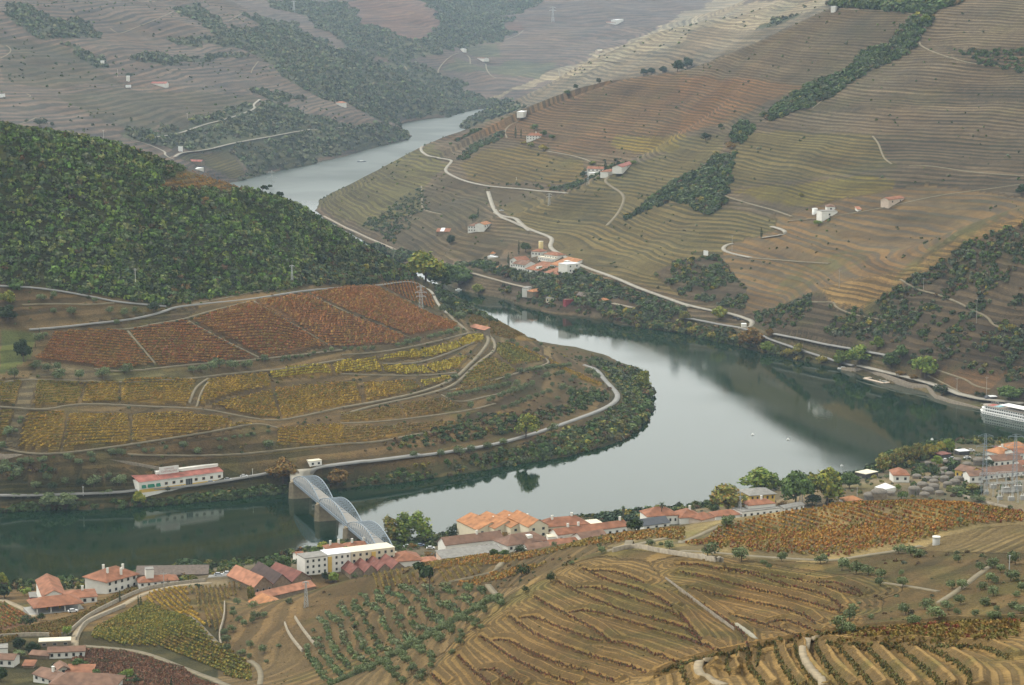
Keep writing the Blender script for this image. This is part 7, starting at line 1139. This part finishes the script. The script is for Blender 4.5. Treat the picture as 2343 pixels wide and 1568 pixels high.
# ---------------------------------------------------------------- trees one can tell apart
TR = [('tall','autumn','h',322,605,215,'slim tree turning yellow, first of three poplars by the bridge end',1.1),('tall','lime','h',425,605,230,'green poplar in the middle of the three by the bridge end',1.25),('tall','lime','h',540,600,232,'tallest green poplar, right one of the three by the bridge end',1.3),('round','dark','h',776,572,122,'round dark tree standing alone on the riverside',1.0),
 ('big','yg','e',575,375,235,'great tree with yellow green top at the mouth of the inlet',1.25),('big','green','e',690,410,190,'dark green tree below the yellow topped one at the inlet',1.3),('big','green','e',800,420,175,'spreading green tree on the inlet bank',1.2),('big','yg','e',935,468,75,'yellow green bush tree hanging over the water below the estate',1.3),('big','yg','e',1258,1440,195,'bright yellow green poplar above the river road',1.0),('big','yg','e',2070,1110,150,'yellow tree on the very tip of the peninsula',.85),('round','green','e',1255,170,72,'yellow green round tree behind the estate cypress',1.2),('round','dark','e',740,115,70,'dark conifer on the slope left of the estate',1.0),('round','dark','e',735,540,60,'round dark tree on the shoulder by the inlet',1.1),
 ('big','autumn','i',325,400,215,'tall plane tree turning yellow left of the ochre villa',1.05),('big','lime','i',545,255,170,'bright lime plane tree behind the ochre villa',1.5),('big','green','i',785,345,255,'large dark based plane tree right of the ochre villa',.85),('big','yg','i',1000,335,262,'biggest yellow green plane tree of the riverside row',.95),('big','green','i',1150,225,110,'green tree at the right end of the plane row',1.1),('round','green','i',225,400,70,'small dark green tree at the left foot of the planes',1.2),('round','dark','i',900,340,90,'dark bushy tree under the biggest plane',1.6),('round','orange','i',685,350,40,'russet bush tree beside the ochre villa',1.6),
 ('big','autumn','5',612,608,250,'first plane tree from the left of the riverside avenue',.85),('big','autumn','5',790,560,255,'second plane tree of the riverside avenue',.85),('big','autumn','5',905,510,245,'third plane tree of the riverside avenue',.8),('big','autumn','5',1020,480,240,'fourth plane tree of the riverside avenue, turning gold',.8),('big','yellow','5',1190,430,182,'fifth and most golden plane tree of the riverside avenue',1.0),('big','yellow','5',1310,370,150,'small golden plane tree near the dark kiosk',1.0),('big','lime','5',1400,370,185,'last green plane tree of the riverside avenue',.9),('round','autumn','5',1945,340,105,'olive toned round tree right of the tall pylon',1.1),('round','yellow','5',2097,332,98,'round golden tree between the two tall pylons',1.1),
 ('big','lime','5',1265,525,135,'lime green tree among the stone domes',1.0),('round','dark','5',1245,635,120,'dark tree behind the front domes',1.3),('round','dark','5',1450,620,130,'dark tree left of the bright yellow house',1.0),('round','green','5',835,930,110,'round green tree at the edge of the orange vineyard',1.3),('round','lime','5',790,830,90,'lime bush tree above the marquee',1.0),('round','dark','5',1890,540,110,'dark tree left of the long windowed white house',1.3),('round','olive','5',1490,870,120,'grey green tree right of the domes',1.5),('round','olive','5',650,680,60,'grey olive by the riverside promenade',1.6),('round','olive','5',410,740,50,'small olive by the pavilion steps',1.2),('round','olive','5',328,775,45,'small olive left of the promenade steps',1.2),('round','green','5',160,970,60,'dark round bush by the tennis court',1.7),('round','olive','5',1785,965,100,'wide olive bush below the switchyard',1.9),('cypress','dark','5',1006,910,105,'single small cypress among the domes',1.0),('big','green','5',2330,300,130,'green tree at the right edge by the ship',1.1),('big','autumn','5',1700,850,110,'autumn tree below the white joined house',1.3),('round','dark','5',100,800,170,'dark green tree at the left of the promenade',1.0),
 ('big','yg','f',265,628,100,'yellow green tree by the river road hairpin',1.2),('big','orange','f',478,835,148,'broad russet tree hanging over the river',1.25),('big','orange','f',610,750,65,'smaller russet tree above the broad one',1.1),('round','yellow','f',728,885,60,'bright yellow tree on the far bank',1.4),('big','autumn','f',808,868,85,'olive brown tree beside the bright yellow one',1.1),('round','yellow','f',962,935,62,'yellow bush tree at the start of the quay',1.5),('big','lime','f',1090,945,120,'green riverside tree, left of the big pair',1.0),('big','lime','f',1220,935,145,'wide green riverside tree, bigger of the pair',1.4),('big','lime','f',1338,835,105,'green tree alone on the rock face',1.0),('big','lime','f',1665,1030,170,'large green tree where the quay road starts',1.25),('round','orange','f',1590,1040,46,'small orange tree on the quay',1.3),('round','orange','f',1505,1020,50,'small orange tree left of the other on the quay',1.4),('big','green','f',1430,960,120,'dark green tree behind the quay',1.3),('big','green','f',1500,900,110,'tree on the slope behind the quay trees',1.2),('round','dark','f',1780,1150,85,'clipped dark tree on the quay',1.5),('round','dark','f',2025,1155,45,'dark round tree left of the kiosk pole',.9),('round','dark','f',2063,1160,40,'dark round tree right beside the kiosk pole',.9),('big','green','f',2240,1180,110,'green trees behind the quay kiosk',1.6),('round','yellow','f',2245,705,55,'yellow bush on the rocky slope near the right edge',1.5),('big','lime','f',590,850,80,'yellow green tree between road and railway',1.3),('round','autumn','f',30,640,80,'autumn tree left of the hairpin',1.2),('round','yellow','f',75,740,55,'yellow bush tree on the left of the far bank',1.5),('round','yellow','f',200,765,55,'golden bush tree above the dark water',1.5),
 ('big','dark','d',160,915,170,'dark pine like tree beside the lawn at the left',.8),('big','dark','d',55,640,120,'dark tree at the left edge above the hedge',1.3),('big','yg','d',60,530,110,'yellow green tree at the left edge by the upper road',1.2),('round','olive','d',285,500,55,'round olive below the upper road, first of a pair',1.3),('round','olive','d',360,485,60,'round olive below the upper road, second of a pair',1.0),('round','olive','d',500,600,68,'big round olive in the bare paddock',1.3),('round','olive','d',370,592,50,'round olive left of the biggest in the paddock',1.1),('round','olive','d',640,515,45,'olive beside the upper road',1.2),('round','dark','d',1048,580,80,'dark tree at the road fork',1.2),('round','olive','d',795,665,48,'pale olive on the edge of the lower road',1.1),('round','olive','d',740,585,55,'pale olive in the middle of the paddock',1.0),('round','olive','d',845,600,60,'pair like olive beside the fork',1.0),('round','olive','d',918,580,45,'small olive nearest the fork',1.0),
 ('big','dark','g',1265,800,105,'huge round dark tree on the river bank',2.3),('big','dark','g',1400,800,75,'low dark tree next to the huge round one',1.6),('big','green','g',1932,790,120,'green tree behind the blackened warehouse',1.0),('big','green','g',1830,790,85,'greyish tree on the bank behind the warehouses',1.2),('big','orange','g',1930,190,190,'big tree turning orange at the end of the winery road',1.3),('big','orange','g',2300,230,140,'orange tree beyond the bridge pier',1.2),('big','olive','g',345,375,120,'big rounded grey green willow on the bank',1.4),('big','olive','g',450,380,115,'second rounded grey green willow on the bank',1.4),('big','yg','g',950,355,110,'yellow green tree over the water below the winery',.9),('round','dark','g',1140,245,40,'lollipop shaped tree before the winery',1.1),
 ('round','olive','g',240,225,65,'olive tree left of the winery, widest one',1.5),('round','dark','g',350,240,70,'dark orchard tree left of the winery',1.2),('round','olive','g',640,210,85,'big grey olive left of the winery',1.5),('round','dark','g',562,215,70,'dark tree beside the big grey olive',1.2),('round','olive','g',800,205,75,'round olive nearest the winery',1.4),('big','dark','g',30,975,110,'dark tree at the left edge above the farm lane',1.3),('round','lime','g',170,955,60,'lime tree by the parked trailers',1.3),('big','yg','g',5,800,110,'yellow tree cut by the left edge',1.0),('round','autumn','g',1712,1005,145,'slender autumn tree before the salmon warehouse',.45),('round','dark','g',280,1125,55,'dark bush by the canopy lane',1.2),('round','dark','g',205,1165,80,'dark bushy tree below the canopy lane',1.4),('round','lime','g',461,1232,88,'bright green round tree above the stone outbuilding',.9),('round','orange','g',385,1262,85,'bare brown tree beside the bright green one',.9),('round','dark','g',287,1275,45,'small dark tree by the bend of the wall',1.2),('big','dark','g',120,1320,90,'big dark tree behind the white barn',1.3),('big','dark','g',222,1350,95,'dark bushy tree left of the stone outbuilding',1.2),('round','olive','g',125,1375,65,'silvery shrub tree behind the white barn',1.6),('big','green','g',540,1470,100,'full green tree in the village',1.35),('round','dark','g',378,1470,62,'dark round tree beside the old farmhouse',1.2),('round','green','g',655,1500,50,'small green tree at the village edge',1.4),('round','lime','g',865,1520,75,'lime yellow bush tree below the dark vines',1.1),('round','dark','g',925,1560,55,'dark bush tree below the lime one',1.4),('big','dark','g',5,1540,110,'dark tree cut by the bottom left corner',1.0),
 ('pine','dark','h',603,965,228,'tall umbrella pine rising alone from the olive grove',.85),('round','dark','h',1230,828,100,'round dark holm oak on the ploughed spur',.95),('round','dark','h',1426,868,80,'dark holm oak beside the banked track',.8),('round','dark','h',1257,932,50,'small dark bush on the bare spur',.95),('round','olive','h',1775,672,62,'lone olive on the rounded hilltop',1.0),('round','green','h',390,655,55,'green tree by the car park',.9),('round','green','h',428,668,42,'small green tree right of the car park one',.9),('round','orange','h',490,640,50,'orange tree among the parked cars',1.1),('round','orange','h',614,715,70,'small golden tree beside the slate hut',.9),('round','dark','h',1218,665,55,'dark tree before the brown hipped roof',1.5),('round','green','h',1110,640,45,'small tree at the end of the long terrace',.9),('round','orange','h',945,560,45,'autumn tree before the gabled hotel, left one',1.4),('round','orange','h',1138,580,62,'autumn tree before the gabled hotel, middle one',1.1),('round','orange','h',1310,560,45,'autumn tree before the gabled hotel, right one',1.4),('round','orange','h',1440,565,50,'autumn tree right of the hotel',1.6),
 ('big','green','h',1110,685,50,'green bushes below the lean to hall, brightest',1.6),('big','green','h',1040,690,60,'dark green bush below the lean to hall',1.2),('big','dark','h',2003,525,105,'dark conifer standing over the crest roofs',1.2),('round','olive','h',1762,588,42,'round bush at the end of the wine lodge',.9),('round','olive','h',1838,572,36,'round bush on the crest below the wine lodge',.95),('round','olive','h',1895,560,30,'smaller round bush on the crest below the wine lodge',.95),('round','olive','h',1450,620,36,'bush beside the low white cottage',1.3),('big','green','h',40,690,80,'tree clump on the bank beside the bridge',1.2),('big','yg','2',1035,370,115,'yellow topped tree behind the apartment block',1.4),('big','green','2',930,400,90,'green tree left behind the apartment block',1.5),('big','dark','2',1050,690,125,'dark tree at the foot of the apartment block',.8),('big','lime','2',1125,690,115,'bright green tree at the foot of the apartment block',1.3),('round','yellow','2',1458,665,60,'yellow bush beside the dark gabled sheds',1.2),('big','olive','2',1350,650,85,'olive tree touching the first dark shed',1.3),
 ('cypress','dark','1',1388,602,155,'lone cypress between the faded vineyard and the farm track',1.2),('cypress','dark','1',1603,660,160,'left one of two touching cypresses by the farm track',1.0),('cypress','dark','1',1632,668,165,'right one of two touching cypresses by the farm track',1.0),('cypress','dark','1',1937,402,95,'small cypress before the low orange house',1.1),('cypress','dark','1',1960,404,75,'smallest cypress before the low orange house',1.0),('cypress','dark','1',1986,1620,190,'cypress at the bottom edge in the dark vines',1.1),('cypress','dark','g',1285,868,48,'small cypress on the track wall',1.2),('cypress','dark','B',816,385,275,'tall cypress behind the estate',.8),('cypress','dark','B',640,615,300,'tallest cypress at the left end of the estate',.9),('cypress','dark','C',1212,270,265,'cypress behind the big white manor',.9),('cypress','dark','F',190,292,195,'taller of two cypresses beside the upper manor',1.1),('cypress','dark','F',271,288,165,'shorter of two cypresses beside the upper manor',.9),('cypress','dark','F',1517,800,215,'single fat cypress in the hamlet',1.4),('cypress','dark','f',551,78,85,'lone cypress beside the hillside track',1.3),('cypress','dark','d',268,722,40,'tiny cypress left of the red vineyard',1.2),('cypress','dark','d',241,822,42,'second tiny cypress left of the red vineyard',1.2),
 ('round','green','C',1090,330,165,'yellow green round tree beside the manor cypress',1.3),('big','dark','C',590,860,240,'dark conifer below the manor shed',.8),('round','green','F',465,180,120,'tree above the upper manor',1.0),('round','green','F',600,270,110,'tree right of the upper manor',1.0),('round','green','F',735,310,90,'bushy tree further right of the upper manor',1.1),('round','yellow','F',290,375,50,'low yellow tree below the upper manor',1.6),('round','yg','F',412,425,88,'yellow green tree below the upper manor',1.3),('round','yellow','F',600,475,105,'golden tree beside the pale track',1.5),('round','yg','F',1335,680,65,'yellow green tree at the hamlet entrance',1.3),('big','dark','F',1705,740,130,'dark tree inside the hamlet',.8),('round','lime','F',1940,680,75,'lime tree at the right end of the hamlet',1.4),('round','green','F',1590,745,80,'green tree behind the lone cypress of the hamlet',1.1),('big','dark','F',1190,850,90,'dark tree below the pink roofed farmhouse',1.3),
 ('round','dark','b',1600,612,42,'lone round tree on the ridge, lower of two',1.0),('round','dark','b',1755,573,42,'lone round tree on the ridge, upper of two',1.0),('round','green','b',1535,650,38,'bush on the ridge below the two lone trees',1.2),('big','dark','b',2060,515,50,'first dark tree of the clump on the ridge',1.3),('big','dark','b',2110,508,50,'second dark tree of the clump on the ridge',1.2),('big','dark','b',2190,500,52,'third dark tree of the clump on the ridge',1.3),('big','dark','b',2290,490,85,'largest tree of the clump on the ridge',1.2),('big','dark','c',45,472,85,'round green tree next to the ridge clump',1.1),('round','dark','c',278,882,42,'small round tree on the orange terraces',1.1),('round','dark','c',172,958,60,'wide dark tree below the orange terraces',1.3),('round','orange','c',345,1020,60,'reddish tree beside the hollow wood',1.1),('big','lime','c',1670,165,70,'lime topped tree at the head of the gully wood',1.3),('round','yellow','c',820,1345,35,'yellow bush left of the hillside block',1.1),('round','lime','c',940,1540,45,'lime bush below the hillside block',1.3),('round','green','c',1400,1395,50,'dark bush beside the lone farmhouse',1.0),('big','dark','c',2320,1330,80,'dark tree at the right edge above the track',1.2),
 ('round','dark','a',270,865,62,'round dark tree on the skyline of the wooded hill',1.3),('round','dark','a',356,866,36,'small pointed tree on the skyline of the wooded hill',.9),('pine','dark','a',1790,1300,70,'flat topped pine on the crest before the bright water',1.2),('cypress','dark','a',1762,1305,50,'thin conifer on the crest before the bright water',1.6),('pine','dark','a',1905,1335,60,'second flat topped pine further down the crest',1.2),('round','orange','a',1392,1375,40,'orange brown tree in the wood',1.2),('round','yg','a',1020,970,60,'pale yellow tree by the far hairpin',1.0),('cypress','dark','a',2278,710,45,'cypress beside the small distant house',1.2),('round','dark','a',885,535,40,'dark tree by the far pink farmhouse',1.1),('round','yg','a',1300,830,28,'yellow tree on the far slope',1.8)]
for f_, c_, z, x, y, hp, lab, wd in TR:
    tree(f_, c_, z, x, y, hp, lab, rmin=(1000 if z in '2345' else 0), wide=wd, name={'cypress': 'cypress', 'pine': 'pine_tree'}.get(f_, 'tree'), cat={'cypress': 'cypress', 'pine': 'pine'}.get(f_, 'tree'))
palm('h', 2182, 470, 165, 'tall thin palm standing out against the river', 1000); palm('h', 1920, 450, 110, 'shorter palm rising from the dark palm thicket', 1000)
thicket('h', [(1735,500),(1730,440),(1850,410),(2100,380),(2110,420),(2050,460),(1960,450),(1740,480)], 150, 1.2, 2.6, [(.035, .06, .03), (.045, .07, .035)], 'dark thicket of palms behind the orange roofs', name='palm_thicket', rmin=1000)
# olives standing apart
OL = {'along the edge of the ploughed hill and its gully': [('i', x, y, h) for x, y, h in ((185,682,85),(415,722,90),(687,715,58),(953,735,62),(1100,782,78),(1197,802,78),(1280,812,65),(1362,832,60),(1362,888,55),(1515,895,62),(1485,668,62),(1570,682,70),(1615,692,52),(1893,727,50),(2280,740,80),(2125,762,68),(2180,797,52),(2045,782,50),(2250,852,75),(2100,862,60),(2150,872,45),(2320,922,62),(1850,905,55),(1917,912,62),(1905,1015,62),(2045,915,50),(2130,955,58),(2070,1022,58),(1665,1048,68),(1827,1052,58),(1760,1112,80),(1535,1082,72),(1570,1142,58),(1600,1147,50),(1150,1118,72),(1190,1062,48),(1060,1165,72),(1110,1205,70),(1160,1202,50),(2160,1062,40),(2255,1042,52),(2320,1072,56),(2105,1115,50),(2160,1115,48),(2245,1112,42),(1290,1112,35),(1505,815,34),(2005,1090,44),(1890,1082,40),(2280,962,40),(310,485,75),(345,445,40),(1905,462,36),(605,770,35),(570,745,35))] + [('h', x, y, h) for x, y, h in ((2115,615,45),(2178,618,30),(2237,640,55),(1567,745,28))],
 'on the lower slope beside the stone store': [('g', x, y, h) for x, y, h in ((1620,1015,42),(1715,1040,45),(1590,1100,45),(1625,1135,40),(1655,1165,45),(1590,1060,30),(1535,1230,50),(1545,1285,60),(1590,1200,45),(1555,1330,50),(1720,1140,40),(1745,1110,50),(1800,1100,40),(1710,1310,45),(1800,1345,55),(1640,1365,45),(1700,1385,35),(1900,1310,30),(1820,1420,30),(1960,1010,40))],
 'along the track below the red vineyard blocks': [('d', x, y, h) for x, y, h in ((847,995,62),(697,1025,68),(533,1032,60),(395,1032,70),(400,970,50),(330,978,50),(230,962,55),(100,1022,62),(1437,975,62),(1495,950,60),(1590,965,62),(1675,962,58),(1806,915,45),(1370,985,50),(1310,990,45),(1925,900,24),(1972,895,26),(2018,895,26),(2058,888,24),(2100,880,22),(2138,865,24),(2220,855,24),(2255,848,30),(270,775,55),(315,745,30))] + [('e', x, y, h) for x, y, h in ((20,842,28),(70,838,28),(118,840,26),(165,838,30),(210,836,28),(380,812,28),(418,806,24),(453,800,40),(488,786,32),(532,784,38),(602,760,32),(648,752,32),(682,740,32),(715,735,30),(752,728,36),(790,712,34),(800,640,60),(700,580,50),(815,615,40))],
 'in the dark rows on the nose of the peninsula': [('e', x, y, h) for x, y, h in [(730 + 42 * k, 1165 - 8 * k, 36) for k in range(12)] + [(1000 + 38 * k, 1195 - 14 * k, 38) for k in range(9)] + [(1110 + 45 * k, 1245 - 16 * k, 36) for k in range(8)] + [(1230 + 44 * k, 995 - 5 * k, 40) for k in range(8)] + [(1380 + 40 * k, 1030 - 7 * k, 36) for k in range(4)] + [(1130,785,20),(1172,788,30),(1200,815,30),(1330,855,40),(1355,810,28),(1265,830,26),(778,1045,45),(885,1230,42),(1135,1040,42),(935,1290,30),(1030,1345,32),(865,1290,30),(800,1300,30),(1495,1110,40),(1525,1100,36),(1575,1115,32),(1660,1120,34),(1705,1120,36),(1560,1060,32),(1590,1035,32),(1440,1085,30),(1630,910,36),(1685,925,36),(1730,945,40),(1700,1010,55),(1740,1035,48),(1475,1180,32),(1410,1230,34)]],
 'below the lowest vineyards above the river road': [('d', x, y, h) for x, y, h in ((1252,1510,50),(1820,1505,60),(1355,1550,50),(1505,1515,30),(1130,1515,30),(1035,1530,30),(990,1535,30),(830,1555,50),(757,1560,50),(630,1565,40),(1690,1430,26),(1640,1435,24),(1590,1440,24),(1735,1420,24),(1490,1455,24),(1830,1400,22),(1545,1455,22),(130,1340,30),(105,1400,28),(145,1310,26),(55,1420,60),(5,1510,50))] + [('e', x, y, h) for x, y, h in ((812,1550,60),(875,1540,56),(1000,1510,50),(1105,1480,45),(670,1565,50),(500,1575,50),(1430,1390,55))] + [('g', x, y, h) for x, y, h in ((95,290,30),(137,290,30),(192,290,26),(243,287,34),(490,283,34),(690,275,32),(747,275,42),(455,200,50),(330,170,50),(820,190,60),(735,160,40),(540,60,40),(480,35,50),(640,55,44),(40,120,60),(110,150,60),(40,80,50),(200,60,50),(290,50,44),(130,60,40))]}
N_OL = 0; GROVE_MAX = 190
for key, ls in OL.items():
    for z, x, y, hp in ls:
        tree('round', 'olive', z, x, y + hp * .06, hp * 1.3, 'small round grey green olive tree ' + key, group='olive trees ' + key, name='olive_tree', cat='olive tree', wide=1.1); N_OL += 1
gp = np.array([tuple(P(*q).xy) for q in zz('h', (-150,1590),(-260,1350),(-130,1080),(0,1000),(60,975),(200,950),(380,905),(620,905),(860,905),(960,925),(1130,1060),(1010,1150),(930,1230),(780,1345),(600,1500),(480,1590))])
a_, b_ = P(*zz('h', (100, 1100))[0]).xy, P(*zz('h', (700, 1420))[0]).xy; d_v = (b_ - a_).normalized(); n_v = Vector((-d_v.y, d_v.x)); spots = []
cen = gp.mean(0)
for i in range(-46, 47):
    for j in range(-36, 37):
        q = Vector(cen) + d_v * (i * 4.1 + (j % 3) * 1.7) + n_v * (j * 4.6); q += Vector((random.uniform(-1., 1.), random.uniform(-1., 1.)))
        ins = False
        for k in range(len(gp)):
            u_, v_ = gp[k], gp[(k + 1) % len(gp)]
            if (u_[1] > q.y) != (v_[1] > q.y) and q.x < (v_[0] - u_[0]) * (q.y - u_[1]) / (v_[1] - u_[1]) + u_[0]: ins = not ins
        if ins and random.random() < .86: spots.append((q.x, q.y, ground(q.x, q.y)))
spots.sort(key=lambda s: math.hypot(s[0], s[1])); cut = max(0, 300 - 0); N_G = len(spots); print('olives', N_OL, 'grove', N_G)
for s_ in spots[:GROVE_MAX]:
    tree('round', 'olive', 'h', 0, 0, 0, 'rounded grey green olive tree in the staggered rows of the big grove', group='olive trees of the big grove', name='grove_olive', cat='olive tree', pos=Vector(s_), h=random.uniform(1.9, 3.1), wide=1.05)
if len(spots) > GROVE_MAX:
    rest = np.array(spots[GROVE_MAX:]); gather('olive_grove', SHRUBH, rest + (0, 0, .6), RNG.uniform(.9, 1.45, len(rest)), pal(PAL['olive'], len(rest)), LEAF, 'farther olive trees of the big grove seen as one mass')
